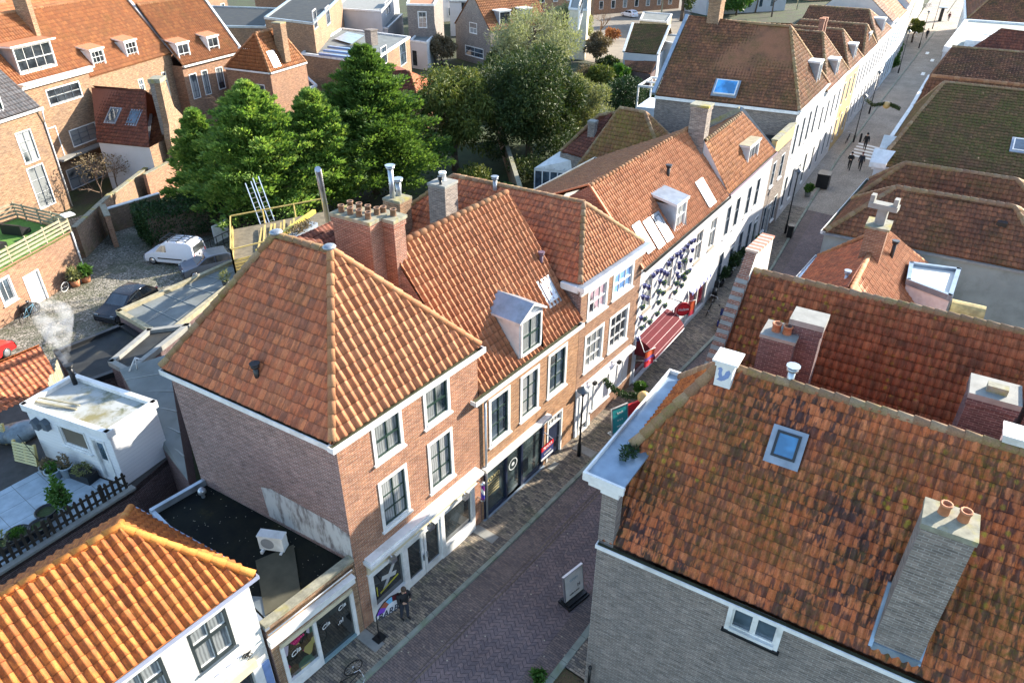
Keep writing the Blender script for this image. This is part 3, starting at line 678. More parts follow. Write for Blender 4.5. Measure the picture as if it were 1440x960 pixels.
# ---------------- the corner house with the barber shop
A, B = (10.2, 14.48), (16.9, 14.48); RG = ring_of(A, B, 7.7)
M = thing('brick_house', 'tall orange brick house with hipped tiled roof above the barber shop', 'house', base_of(RG))
WF = Wall(A, B); ops = []
wk = dict(fw=.13, nx=2)
for tl, br, hz in (((520.6,599.8),(568.2,623.8),(.5,)), ((593.5,550.8),(633.5,577),(.5,)), ((530.6,680.2),(577.4,715.6),(.33,.66)), ((600.2,625.2),(638.7,666),(.33,.66))):
    ops.append(winpx(M, WF, tl, br, hz=hz, glass=glass_cur if hz[0] < .5 else glass_cur2, **wk))
ops.append((.45, 6.25, .0, 2.55))
mb = MB(); wall(mb, WF, 0, 8.95, ops)
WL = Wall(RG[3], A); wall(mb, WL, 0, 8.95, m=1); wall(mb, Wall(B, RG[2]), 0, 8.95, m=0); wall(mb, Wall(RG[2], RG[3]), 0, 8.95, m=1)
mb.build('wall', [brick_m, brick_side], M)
mb = MB(WL.M)                                                  # remnant of white paint low on the blind side wall
L_ = WL.L
mb.q([(L_-4.0,-.008,3.72),(L_-.02,-.008,3.72),(L_-.02,-.008,4.95),(L_-.7,-.008,5.12),(L_-2.1,-.008,5.2),(L_-3.6,-.008,5.28),(L_-4.1,-.008,5.1)])
g = G('flaking_white_paint'); n_ = g.noise(g.n('Mapping', {'Vector': g.pos(), 'Scale': (2.2,2.2,.7)}).outputs[0], 1.4, 6, .65)
mb.build('paint_patch', g.set(col=g.mix(g.ramp(n_, [(.46,0),(.62,1)]), (.46,.46,.45,1), (.16,.14,.135)), rough=.9), M, )
e = .12
ER = [(A[0]-.18, A[1]-.12), (B[0]+.05, B[1]-.12), (RG[2][0]+.05, RG[2][1]+.1), (RG[3][0]-.18, RG[3][1]+.1)]
pf, pb = V((13.3, 17.45, 13.25)), V((13.02, 19.85, 13.25)); E4 = [z3(p, 9.0) for p in ER]
tiles(M, [E4[0], E4[1], pf], .30, .36, .075, tile_or, segs=10, hw=.2)
tiles(M, [E4[3], E4[0], pf, pb], .27, .36, .04, tile_red, segs=8)
tiles(M, [E4[1], E4[2], pb, pf], .28, .36, .045, tile_or, segs=6); tiles(M, [E4[2], E4[3], pb], .28, .36, .045, tile_red, segs=6)
ridge(M, [(E4[0]+V((.03,.03,.12)), pf+V((0,0,.08))), (E4[1]+V((-.03,.03,.12)), pf+V((0,0,.08)))], .12, .40, cap_or)
ridge(M, [(E4[3]+V((.03,-.03,.1)), pb+V((0,0,.08))), (pf, pb), (E4[2], pb)], .12, .40, cap_mos)
for p_ in (pf+V((0,.05,.12)), pb+V((0,0,.1))): mb = MB(); mb.sphere(p_, .2, 0, 10, 6, (1.2,1.1,.5)); mb.build('lead_saddle', lead, M)
gutter(M, [z3((A[0]-.35, A[1]-.05), 9.02), z3((B[0]+.1, B[1]-.05), 9.02)], .30, .2, lipup=.03)
gutter(M, [z3(off(RG[3], CV, .1), 8.98), z3(off(A, CV, -.0), 8.98)], .30, .2, name='gutter')
chimney(M, (16.02, 19.1), 6.6, .95, 1.75, 8.5, 13.15, brick_chim, pots=[(x, y) for x in (-.5,.5) for y in (-.72,-.25,.22,.7)], potr=.11, poth=.26, capo=.06, potm=potbrown)
chimney(M, (16.62, 18.25), 6.6, .62, .95, 8.5, 13.1, brick_chim, pots=[(.1,-.45),(.1,.5)], potr=.11, poth=.26, capo=.08, potm=potbrown)
pipe(M, hit(362, 530, [E4[3], E4[0], pf]), .38, .09, darkpaint, True)
# barber shop front
sf = MB(WF.M)
sf.box(.35, -.42, 3.22, 6.45, -.002, 3.36); sf.box(.42, -.34, 3.36, 6.4, -.002, 3.44); sf.box(.42, -.10, 2.55, 6.4, .1, 2.62)
sf.box(.45, -.075, 2.62, 6.35, .05, 3.22, 1)
for u in (.45, 2.08, 4.2, 6.05): sf.box(u, -.07, .0, u+.2, .12, 2.55)
sf.box(.65, -.08, .0, 2.08, .1, .62); sf.box(4.4, -.08, .0, 6.05, .1, .62); sf.box(.62, -.13, .62, 2.1, .1, .70); sf.box(4.38, -.13, .62, 6.07, .1, .70)
sf.box(.65, -.05, 2.35, 2.08, .1, 2.55); sf.box(4.4, -.05, 2.35, 6.05, .1, 2.55); sf.box(2.28, -.05, 2.38, 4.2, .1, 2.55)
for a_, b_ in ((2.28, 3.22), (3.26, 4.2)):
    sf.box(a_, -.03, .05, a_+.12, .06, 2.38); sf.box(b_-.12, -.03, .05, b_, .06, 2.38); sf.box(a_+.12, -.03, .05, b_-.12, .06, .45); sf.box(a_+.12, -.03, 2.26, b_-.12, .06, 2.38)
S = sf.build('shop_front', [white, cream], M)
gm = MB(WF.M)
for a_, b_, c_, d_ in ((.65,2.08,.7,2.35),(2.4,3.1,.45,2.26),(3.38,4.08,.45,2.26),(4.4,6.05,.7,2.35)): gm.q([(a_,.03,c_),(b_,.03,c_),(b_,.03,d_),(a_,.03,d_)])
gm.build('pane', glass_mat('shop_glass', (.010,.014,.016)), S)
for u in (3.12, 3.32): hm = MB(WF.M); hm.box(u,-.1,1.0,u+.04,-.03,1.3); hm.build('handle', steel, S)
for u in (1.4, 3.4, 5.4): lm = MB(WF.M); lm.box(u-.13,-.42,2.66,u+.13,-.24,2.86); lm.beam((u,-.3,2.86),(u,-.08,3.0),.03,.03); lm.build('spot_lamp', steel, S)
xm = MB(WF.M)                                                   # crossed clippers and scissors painted on the window
def ob(x, z, l, w, a, m): 
    c, s_ = math.cos(a), math.sin(a); xm.q([(x+c*p-s_*q_, .022, z+s_*p+c*q_) for p, q_ in ((-l/2,-w/2),(l/2,-w/2),(l/2,w/2),(-l/2,w/2))], m)
ob(1.42,1.62,1.0,.17,rad(58),0); xm.M = WF.M @ Matrix.Translation((0,-.004,0)); ob(1.42,1.66,.75,.2,rad(-22),0); ob(1.40,1.25,.95,.09,rad(12),1); ob(.8,1.35,.05,.5,rad(0),1)
xm.build('window_sticker', [plain('sticker_grey',(.5,.5,.48)), plain('sticker_yellow',(.55,.5,.05))], S)
# ---------------- house with the dormer
A, B = (16.95, 14.48), (23.98, 14.48); RG = ring_of(A, B, 7.6)
M2 = thing('brick_house', 'orange brick house with one lead dormer and an empty glass shop front', 'house', base_of(RG))
WF = Wall(A, B); ops = []
for tl, br in (((686.9,563),(717,605)), ((731.6,531),(757,572)), ((771,500),(795,539))):
    ops.append(winpx(M2, WF, tl, br, fw=.14, hz=(.36,.68), glass=rnd.choice([glass_cur2, glass_cur, glass_sky])))
ops += [(.14, 4.46, 0.0, 2.88), (4.74, 5.98, 0, 2.5)]
mb = MB(); wall(mb, WF, 0, 6.82, ops); wall(mb, Wall(B, RG[2]), 0, 6.8, gable=None, m=1)
rp, rq = V((16.5, 18.15, 12.0)), V((23.6, 18.3, 12.0))
for q0, q1, ap in ((RG[3], A, rp), (B, RG[2], rq)):
    w_ = Wall(q0, q1); wall(mb, w_, 0, 6.82, m=1, gable=[(w_.L/2, 11.9)] )
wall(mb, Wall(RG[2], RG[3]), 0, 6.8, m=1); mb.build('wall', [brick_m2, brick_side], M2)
EA, EB = z3((A[0]-.02, A[1]-.12), 6.88), z3((B[0]-.05, B[1]-.12), 6.88); EC, ED = z3(off(RG[2], CV, .1), 6.85), z3(off(RG[3], CV, .1), 6.85)
RF = [EA, EB, rq, rp]
tiles(M2, RF, .255, .335, .068, tile_or, segs=10, hw=.2); tiles(M2, [EC, ED, rp, rq], .26, .34, .045, tile_or, segs=6)
ridge(M2, [(rp+V((-.05,0,.05)), rq+V((0,0,.05)))], .13, .40, cap_or)
gutter(M2, [z3((A[0]-.55, A[1]-.03), 6.85), z3((B[0]-.1, B[1]-.03), 6.85)], .3, .19, lipup=.02)
downpipe(M2, [(17.25, 14.25, 6.7), (17.2, 14.40, 6.3), (17.2, 14.40, .05)], .05, zinc)
dormer(M2, (A[0]+2.5, A[1]-.02, 7.12), (1,0), 1.5, 1.75, 53.2, 'gable', .42, white, zinc, nx=2, hz=(.5,), sash=darkgreen, glass=glass_cur2, ov=.16, drop=.2)
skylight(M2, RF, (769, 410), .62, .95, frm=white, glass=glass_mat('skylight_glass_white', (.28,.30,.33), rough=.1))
pipe(M2, hit(761, 372, RF), .45, .08, plain('purple_lead', (.12,.07,.10)))
sf = MB(WF.M); sf.box(.02, -.28, 2.93, 4.72, -.002, 3.07); sf.box(.1, -.12, 2.82, 4.6, .1, 2.93)
S = sf.build('shop_cornice', white, M2)
sf = MB(WF.M)
for u in (.14, 1.62, 2.74, 4.36): sf.box(u, -.03, .12, u+.12, .1, 2.86)
sf.box(.26,-.02,.12,1.62,.1,.26); sf.box(2.86,-.02,.12,4.36,.1,.26); sf.box(1.74,-.02,.02,2.74,.1,.12); sf.box(.05,-.12,.0,4.5,.12,.12,1); sf.box(.26,-.01,2.78,4.36,.08,2.86)
S = sf.build('shop_window', [navy, plain('blue_stone_plinth', (.22,.27,.32))], M2)
gm = MB(WF.M); gm.q([(.26,.06,.2),(4.36,.06,.2),(4.36,.06,2.8),(.26,.06,2.8)]); gm.build('pane', glass_mat('shop_glass_green', (.022,.034,.036)), S)
fm = MB(WF.M)
for z_ in (1.15,1.3,1.45,1.6,1.75): fm.box(.42,.045,z_,1.25,.055,z_+.05)
fm.build('window_lettering', plain('gold_lettering', (.5,.42,.2)), S)
letters(S, 'XOXO', wall_text_M(WF, .85, 2.0, -.045), .3, MATS[('p','gold_lettering')])
rm_ = MB(WF.M); 
for k in range(20):
    a0, a1 = 2*math.pi*k/20, 2*math.pi*(k+1)/20; rm_.q([(2.24+r*math.cos(a), .05, 1.75+r*math.sin(a)) for r, a in ((.26,a0),(.31,a0),(.31,a1),(.26,a1))][::-1])
    rm_.q([(2.24,.05,1.75),(2.24+.1*math.cos(a0),.05,1.75+.1*math.sin(a0)),(2.24+.1*math.cos(a1),.05,1.75+.1*math.sin(a1))])
rm_.build('round_emblem', plain('pale_sticker', (.55,.58,.58)), S)
door(M2, WF, 4.74, 5.98, .02, 2.6, leaf=navy, fan=.38)
# estate agent's board on the same front
T = thing('estate_agent_board', 'red, dark blue and white rental board on a bracket above the glass shop front', 'sign', WF.pt(4.15, 1.2, .1))
mb = MB(WF.M); mb.box(3.62,-.5,1.2,4.55,-.46,1.95,0); mb.box(3.62,-.504,1.72,4.55,-.456,1.95,1); mb.box(3.62,-.504,1.2,4.55,-.456,1.32,2); mb.beam((4.5,-.48,1.95),(4.5,.02,2.1),.03,.03,3); mb.beam((3.7,-.48,1.93),(4.5,.02,2.08),.03,.03,3)
mb.build('board', [plain('board_navy', (.02,.03,.12)), brightred, white, steel], T); letters(T, 'TE HUUR', wall_text_M(WF, 4.08, 1.83, .51), .17, white); letters(T, 'makelaars', wall_text_M(WF, 4.08, 1.5, .51), .14, white)
# ---------------- house with the white cornice and the red entrance
A, B = (24.0, 14.48), (29.58, 14.48); RG = ring_of(A, B, 11.5)
M3 = thing('brick_house', 'brown brick house with hipped roof, broad white cornice and white panelled shop front', 'house', base_of(RG))
WF = Wall(A, B); ops = []
for tl, br, hz, nx, gl in (((827.5,409),(853,430),(.5,),3,glass_mat('rosy_glass', (.02,.02,.03), (.62,.42,.48))), ((863,386),(889,401.5),(.5,),3,glass_mat('bright_blue_glass', (.10,.2,.42))), ((822.8,473),(846,503),(.3,.66),3,glass_cur2), ((857.8,447),(880.6,475),(.3,.66),3,glass_dark)):
    ops.append(winpx(M3, WF, tl, br, fw=.15, hz=hz, nx=nx, glass=gl, sash=white, pr=.02))
mb = MB(); wall(mb, WF, 0, 8.5, ops); wall(mb, Wall(RG[3], A), 0, 8.5, m=1); wall(mb, Wall(B, RG[2]), 0, 8.5, m=1); wall(mb, Wall(RG[2], RG[3]), 0, 8.5, m=1)
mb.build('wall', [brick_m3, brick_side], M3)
mb = MB(WF.M); mb.box(-.15,-.10,8.08,5.6,-.002,8.42); mb.box(-.35,-.34,8.42,5.75,-.002,8.62); mb.box(-.35,.002,8.3,-.002,.9,8.6); mb.box(-.3,-.3,8.62,5.7,.05,8.64,1); mb.build('cornice', [white, zinc], M3)
E4 = [z3((A[0]-.1, A[1]+.0), 8.62), z3((B[0]+.02, B[1]+.0), 8.62), z3(off(RG[2], CV, 0), 8.62), z3(off(RG[3], CV, 0), 8.62)]
pf, pb = V((26.7, 16.3, 11.1)), V((25.85, 23.4, 11.1))
tiles(M3, [E4[0], E4[1], pf], .215, .3, .04, tile_or, segs=8, hw=.2); tiles(M3, [E4[3], E4[0], pf, pb], .24, .31, .035, tile_red, segs=7); tiles(M3, [E4[1], E4[2], pb, pf], .24, .31, .035, tile_or, segs=5); tiles(M3, [E4[2], E4[3], pb], .24, .31, .035, tile_or, segs=5)
ridge(M3, [(E4[0]+V((.1,.1,.08)), pf), (E4[1]+V((-.1,.1,.08)), pf), (pf, pb), (E4[3], pb), (E4[2], pb)], .12, .38, cap_mos)
pipe(M3, hit(696, 268, [E4[3], E4[0], pf, pb]), .55, .1, lead)
sf = MB(WF.M); sf.box(.0,-.34,2.86,5.2,-.002,2.98); sf.box(.02,-.2,2.62,5.15,-.002,2.86); sf.box(.05,-.07,.55,1.4,.0,2.62); sf.box(.05,-.1,.0,.22,.0,.55); sf.box(1.28,-.1,.0,1.4,.0,.55)
sf.box(1.4,-.07,.95,5.05,-.002,2.62); sf.box(1.35,-.16,.88,3.15,-.002,.95)
S = sf.build('shop_front', plain('cool_white_paint', (.74,.76,.78), .5, .05, 2), M3)
window(M3, WF, .28, 1.2, .08, 2.55, nx=1, hz=(.42,), sash=white, pr=.11, rec=.02, glass=glass_sky, sill=False, fw=.08)
window(M3, WF, 1.55, 3.05, .97, 2.45, nx=4, hz=(.35,.68), sash=white, pr=.11, rec=.02, glass=glass_mat('shop_glass_warm', (.05,.03,.03)), sill=False, fw=.06)
window(M3, WF, 3.85, 4.5, .98, 2.5, nx=1, hz=(.5,), sash=white, pr=.11, rec=.02, glass=glass_dark, sill=False, fw=.08)
for u in (.9, 3.2): mb = MB(WF.M); mb.beam((u,-.06,2.98),(u,-.5,3.15),.03,.03); mb.box(u-.1,-.58,3.05,u+.1,-.42,3.2); mb.build('outdoor_lamp', blackmetal, M3)
# ---------------- chimneys and back buildings behind the three houses
def backhouse(label, ring, ze, wallm, name='outbuilding', cat='outbuilding', flat=None, parap=.18, edge=None, extra=0.0):
    t = thing(name, label, cat, base_of(ring)); mb = MB()
    for a, b in zip(ring, ring[1:]+ring[:1]): wall(mb, Wall(a, b), 0, ze)
    mb.build('wall', wallm, t)
    if flat is not None:
        f = MB(); f.prism(ring, ze-.12, ze-.06, 0); f.build('flat_roof', flat, t); e = MB()
        for a, b in zip(ring, ring[1:]+ring[:1]):
            w = Wall(a, b); e.M = w.M; e.box(-.05, -.06, ze-.18, w.L+.05, .16, ze+parap-.1); e.M = None
        e.build('roof_edge', edge or white, t)
    return t
t = backhouse('low rear extension with grey felt roof between tall flued chimneys', [(17.3,22.6),(23.2,22.6),(22.4,29.5),(16.5,29.5)], 6.2, brick_side, flat=greyfelt, edge=zinc)
chimney(t, (22.9, 24.4), 6.6, .85, .95, 5.9, 10.5, brick_yel, cap=mossstone, capo=.05)
for dx, hh, r_ in ((-.2,1.5,.13),(.22,.75,.14)): pipe(t, (22.9+dx, 24.5, 10.55), hh, r_, zinc, name='steel_flue')
chimney(t, (23.55, 22.0), 6.6, 1.0, .95, 6.0, 11.6, brick_grey, cap=concrete, capo=.03, corb=False, pots=[(.3,.2)], potm=white, poth=.4, potr=.16)
pipe(t, (23.2, 21.8, 11.7), .25, .07, blackmetal, name='black_cowl')
mb = MB(); mb.lathe((24.3,24.0,6.2), [(.45,0),(.45,.9),(.3,1.05),(0,1.1)], 14); mb.build('water_tank', zinc, t)
P_ = [V((17.2,24.4,8.2)), V((21.4,24.8,8.2)), V((21.2,26.6,9.6)), V((17.0,26.2,9.6))]
tiles(t, P_, .25, .32, .035, tile_dkred, segs=5)
P_ = [V((21.2,26.6,9.6)), V((17.0,26.2,9.6)), V((16.8,28.4,6.3)), V((21.0,28.8,6.3))]; tiles(t, [P_[3],P_[2],P_[1],P_[0]], .25, .32, .035, tile_dkred, segs=4)
# ================================================================ ground, street, pavements
def paver_mat(name, c1, c2, joint, bw, bh, rot=0.0, moss=0.0, herring=False, leaf=0.0):
    g = G(name); p = g.pos(); mp = g.n('Mapping', {'Vector': p, 'Rotation': (0,0,rot)}).outputs[0]
    if herring:
        s_ = g.n('SeparateXYZ', {0: mp}); x, y = s_.outputs[0], s_.outputs[1]
        zz = g.math('PINGPONG', y, .2); f = g.math('DIVIDE', g.math('ADD', x, g.math('MULTIPLY', zz, .85)), bh)
        fr = g.math('FRACT', f); jn = g.math('LESS_THAN', fr, .13)
        jy = g.math('LESS_THAN', g.math('PINGPONG', y, .085), .005)
        cell = g.n('CombineXYZ', {0: g.math('FLOOR', f), 1: g.math('FLOOR', g.math('DIVIDE', y, .17))})
        wn = g.n('TexWhiteNoise', {'Vector': cell}, noise_dimensions='2D').outputs[0]
        c = g.ramp(wn, [(0, c1), (.5, tuple((a+b)/2 for a, b in zip(c1, c2))), (1, c2)]); fac = g.math('MAXIMUM', jn, g.math('MULTIPLY', jy, .6))
    else:
        b = g.n('TexBrick', {'Vector': mp, 'Color1': (*c1,1), 'Color2': (*c2,1), 'Mortar': (*joint,1), 'Scale': 1.0, 'Mortar Size': .007, 'Mortar Smooth': .2, 'Brick Width': bw, 'Row Height': bh}); c = b.outputs[0]; fac = b.outputs['Fac']
    c = g.mix(fac, c, joint)
    n1 = g.noise(p, .35, 6, .65); c = g.mix(1.0, c, g.ramp(n1, [(.3, .74), (.7, 1.22)]), 'MULTIPLY')
    n2 = g.noise(p, 9, 4); c = g.mix(1.0, c, g.ramp(n2, [(.3, .8), (.7, 1.2)]), 'MULTIPLY')
    if moss: c = g.mix(g.math('MULTIPLY', g.ramp(g.noise(p, 1.1, 6, .7), [(.5, 0), (.68, 1)]), moss), c, (.07,.085,.03))
    if leaf: c = g.mix(g.ramp(g.n('TexVoronoi', {'Vector': p, 'Scale': 2.2}).outputs['Distance'], [(.05, leaf), (.075, 0)]), c, (.55,.5,.35))
    return g.set(col=c, rough=.85, normal=g.bump(g.math('ADD', g.math('MULTIPLY', fac, -1.0), n2), .35, .01), spec=.3)
def cobble_mat(name, c1, c2, joint, sc_=7.0, moss=.4):
    g = G(name); p = g.pos(); v = g.n('TexVoronoi', {'Vector': p, 'Scale': sc_, 'Randomness': .75}); d = g.n('TexVoronoi', {'Vector': p, 'Scale': sc_, 'Randomness': .75}, feature='DISTANCE_TO_EDGE').outputs[0]
    s_ = g.n('SeparateXYZ', {0: v.outputs['Color']}).outputs[0]
    c = g.ramp(s_, [(0, c1), (.6, tuple((a+b)/2 for a, b in zip(c1, c2))), (1, c2)]); e = g.ramp(d, [(.02, 0), (.12, 1)])
    c = g.mix(e, joint, c); n = g.noise(p, .5, 6, .65)
    c = g.mix(g.math('MULTIPLY', g.ramp(n, [(.45, 0), (.65, 1)]), moss), c, (.06,.075,.03)); c = g.mix(1.0, c, g.ramp(g.noise(p, .22, 4), [(.3, .75), (.7, 1.2)]), 'MULTIPLY')
    return g.set(col=c, rough=.8, normal=g.bump(e, .7, .03))
m_herr = paver_mat('herringbone_clinkers', (.21,.155,.148), (.14,.115,.12), (.055,.047,.048), .2, .19, herring=True, leaf=.8)
m_strip = paver_mat('clinker_gutter', (.21,.155,.135), (.13,.105,.10), (.055,.05,.046), .21, .085, rad(90), leaf=.6)
m_pave = paver_mat('old_pavement_clinkers', (.32,.26,.19), (.10,.09,.085), (.03,.03,.026), .24, .09, rad(90), moss=.35)
m_kerb = plain('mossy_kerbstone', (.24,.265,.22), .85, .25, 2.5, dirt=((.11,.16,.06), .7), bump=.3)
m_far = paver_mat('pale_clinkers', (.38,.335,.28), (.29,.255,.22), (.15,.13,.11), .22, .1, rad(6), moss=.1, leaf=.3)
m_cob = cobble_mat('yard_cobbles', (.17,.155,.13), (.36,.33,.28), (.05,.055,.03), 5.2, .65)
gg = G('earth_and_grass'); pp = gg.pos(); m_soil = gg.set(col=gg.ramp(gg.noise(pp, .4, 6, .65), [(.35, (.045,.038,.025)), (.5, (.035,.045,.016)), (.65, (.05,.075,.02)), (.8, (.085,.075,.05))]), rough=.95, normal=gg.bump(gg.noise(pp, 4, 5), .8, .08))
mb = MB(); mb.q([(-1500,-1500,-.03),(1500,-1500,-.03),(1500,1500,-.03),(-1500,1500,-.03)]); struct(mb, 'ground', m_soil)
KL = [(-12,13.35),(3,13.12),(8.1,13.0),(15.9,12.75),(22,12.72),(30,12.8),(40,12.9),(49,13.6),(57,14.75),(67,16.1),(79,17.6),(90,18.6),(108,20.5),(134,23.0),(176,27.2),(240,34)]
FL = [(-12,14.75),(6.65,14.7),(16,14.5),(29.6,14.5),(41.7,15.27),(52,16.12),(57.5,16.62),(75,18.6),(94,20.7),(125,24.0),(156,28.9),(240,40)]
RL = [(-12,8.05),(15,8.05),(22.5,8.4),(31,8.75),(42,9.2),(54,9.75),(74,11.5),(90,13.1),(104,14.35),(135,17.5),(180,22),(240,29)]
def lerpl(Ln, x):
    for (a, b), (c, d) in zip(Ln[:-1], Ln[1:]):
        if a <= x <= c: return b+(d-b)*(x-a)/(c-a)
    return Ln[-1][1]
def strip(name, f0, f1, x0, x1, z, m, step=4.0, label=None):
    mb = MB(); n = max(1, int((x1-x0)/step)); xs = [x0+(x1-x0)*i/n for i in range(n+1)]
    for a, b in zip(xs[:-1], xs[1:]): mb.q([(a,f0(a),z),(b,f0(b),z),(b,f1(b),z),(a,f1(a),z)])
    return struct(mb, name, m, label)
K = lambda x: lerpl(KL, x); F = lambda x: lerpl(FL, x); RR = lambda x: lerpl(RL, x)
strip('road', lambda x: RR(x)+.0, lambda x: K(x)+.02, -12, 62, .0, m_herr)
strip('road_far', lambda x: RR(x)-.2, lambda x: K(x)+.02, 62, 240, .0, m_far)
strip('gutter_strip', lambda x: K(x)-(1.05 if x < 20 else .75), lambda x: K(x)-.0, -12, 62, .004, m_strip)
strip('gutter_strip_right', lambda x: RR(x), lambda x: RR(x)+.75, -12, 62, .004, m_strip)
strip('pavement', lambda x: K(x)+.17, lambda x: F(x)+.3, -12, 62, .11, m_pave)
strip('pavement_far', lambda x: K(x)+.17, lambda x: F(x)+.3, 62, 240, .11, m_far)
line_m = paver_mat('soldier_course', (.17,.13,.10), (.12,.095,.085), (.04,.035,.03), .2, .1, 0)
for dy in (1.05, 1.22):
    strip('gutter_course', lambda x: K(x)-dy-.09, lambda x: K(x)-dy, -12, 30, .008, line_m)
mb = MB(); x = -12.0
while x < 200:                                                  # kerbstones
    l_ = rnd.uniform(.9, 1.35) if x < 60 else 3.0; a, b = (x+.012, K(x+.012)), (x+l_-.012, K(x+l_-.012)); w_ = Wall(a, b); mb.M = w_.M; h_ = .115+rnd.uniform(-.008,.008)
    mb.box(0, 0, -.02, w_.L, .17, h_); mb.M = None; x += l_
struct(mb, 'kerb', m_kerb)
def slab(px, w, d, a=0): 
    c = at(*px, .11); mb.M = frame((c.x, c.y, 0), (math.cos(a), math.sin(a))); mb.box(-w/2, -d/2, .1, w/2, d/2, .128); mb.M = None
mb = MB(); slab((518,898), .45, 1.2); slab((681,750), .45, 1.2); slab((822,633), .5, 1.15); slab((778,655), .6, .25); struct(mb, 'threshold_slabs', concrete)
mb = MB(); x = 6.0
while x < 44: l_ = rnd.uniform(.6, 1.1); y_ = RR(x); mb.M = frame((x,y_-.1,0), (l_,RR(x+l_)-y_)); mb.box(0, -.12, -.02, l_-.015, .12, .13); mb.M = None; x += l_
struct(mb, 'kerb_right', m_kerb)
strip('pavement_right', lambda x: RR(x)-1.6, lambda x: RR(x)-.2, 13.4, 46, .11, m_pave); g_v = G('leafy_verge'); p_v = g_v.pos()
strip('verge', lambda x: 5.0, lambda x: RR(x)-.2, 4, 13.4, .05, g_v.set(col=g_v.ramp(g_v.noise(p_v, 9, 4, .7), [(.35,(.05,.035,.02)),(.5,(.12,.075,.035)),(.6,(.06,.06,.02)),(.75,(.22,.17,.08))]), rough=.95, normal=g_v.bump(g_v.noise(p_v, 14, 4), .8, .03)))
# yard with cobbles behind the left-hand row, garden paths
mb = MB(); mb.q([(4,30,-.012),(24.5,30,-.012),(30,49,-.012),(24.5,63,-.012),(10,63,-.012),(-6,60,-.012),(-6,44,-.012)]); struct(mb, 'yard', m_cob)
mb = MB(); mb.q([(104,62,-.01),(135,58,-.01),(190,90,-.01),(200,125,-.01),(150,120,-.01),(112,84,-.01)]); struct(mb, 'car_park', plain('car_park_gravel', (.20,.175,.14), .9, .2, .5))
# zebra crossing
mb = MB()
for i in range(5):
    a = 79.6+i*1.15; mb.q([(a, 14.3+.11*i,.008),(a+.55, 14.36+.11*i,.008),(a+1.0, 17.1+.1*i,.008),(a+.45, 17.04+.1*i,.008)])
struct(mb, 'zebra_crossing', white)
mb = MB()
for px in ((1304,75),(1311,85),(1298,104)):
    c = at(*px); mb.M = frame((c.x,c.y,0), (1,.12)); mb.box(-1.2,-.25,.006,1.2,.25,.012); mb.M = None
struct(mb, 'road_marking', white)
# ================================================================ white house with the bright orange roof (bottom left) and the flat roofed shop
A, B = (-6.0, 14.74), (6.62, 14.7); RG = ring_of(A, B, 5.2)
H0 = thing('white_house', 'white painted brick house with bright orange pantiles and dark arched windows', 'house', base_of(RG))
WF = Wall(A, B); ops = []; U = 6.0
def arched(root, W, u0, u1, z0, z1, rise=.16):
    mb = MB(W.M); f = .10; n = 8; fr = plain('dark_grey_green_frame', (.03,.04,.042), .4, .15)
    top = lambda x: z1-rise+rise*(1-((x-(u0+u1)/2)/((u1-u0)/2))**2)
    xs = [u0+(u1-u0)*i/n for i in range(n+1)]
    for a, b in zip(xs[:-1], xs[1:]):
        mb.q([(a,.03,top(a)-f-.03),(b,.03,top(b)-f-.03),(b,.03,top(b)+.02),(a,.03,top(a)+.02)])
    mb.box(u0,.0,z0,u0+f,.12,z1-rise*.8); mb.box(u1-f,.0,z0,u1,.12,z1-rise*.8); mb.box(u0+f,-.02,z0,u1-f,.12,z0+f)
    zm = z0+(z1-z0)*.58; mb.box(u0+f,.01,zm-.06,u1-f,.1,zm+.06); xm_ = (u0+u1)/2
    mb.box(xm_-.03,.03,z0+f,xm_+.03,.1,z1-.1)
    for a, b, c, d in ((u0+f,xm_-.03,z0+f,zm-.06),(xm_+.03,u1-f,z0+f,zm-.06),(u0+f,xm_-.03,zm+.06,z1-rise),(xm_+.03,u1-f,zm+.06,z1-rise)):
        mb.box(a,.05,c,b,.09,c+.035,1); mb.box(b-.025,.05,c,b,.09,d,1)
    o = mb.build('window', [fr, white], root); g_ = MB(W.M); g_.q([(u0+f,.085,z0+f),(u1-f,.085,z0+f),(u1-f,.085,z1-.05),(u0+f,.085,z1-.05)]); g_.build('pane', glass_cur2, o)
    s_ = MB(W.M); s_.box(u0-.05,-.06,z0-.07,u1+.05,.02,z0-.002); s_.build('sill', greyblue, o)
    return (u0+.01, u1-.01, z0+.01, z1-rise*.9)
for u0 in (4.58, 2.62, .5): ops.append(arched(H0, WF, U+u0, U+u0+1.22, 3.93, 5.74))
ops.append((U+1.0, U+6.0, .0, 2.5))
mb = MB(); wall(mb, WF, 0, 6.05, ops, rev=.12); wall(mb, Wall(B, RG[2]), 0, 6.05); wall(mb, Wall(RG[2], RG[3]), 0, 6.05); mb.build('wall', brick_white, H0)
E4 = [V((A[0],A[1]-.15,6.08)), V((B[0]+.2,B[1]-.15,6.08)), z3(off(RG[2], (CV.x+.2,CV.y), .12), 6.08), z3(off(RG[3], CV, .12), 6.08)]
pr_ = V((4.75,17.3,8.05)); pl_ = V((-6.3,17.35,8.05))
tiles(H0, [E4[0], E4[1], pr_, pl_], .265, .33, .082, tile_bright, segs=12, lip=.035, hw=.2); tiles(H0, [E4[1], E4[2], pr_], .265, .33, .055, tile_bright, segs=8, hw=.23); tiles(H0, [E4[2], E4[3], pl_, pr_], .27, .33, .05, tile_bright, segs=5)
ridge(H0, [(pl_, pr_+V((.05,0,0))), (E4[1]+V((-.03,.03,.1)), pr_), (E4[2]+V((-.03,-.03,.1)), pr_)], .115, .42, cap_bright)
bluegut = plain('slate_blue_gutter', (.27,.30,.40), .4, .1)
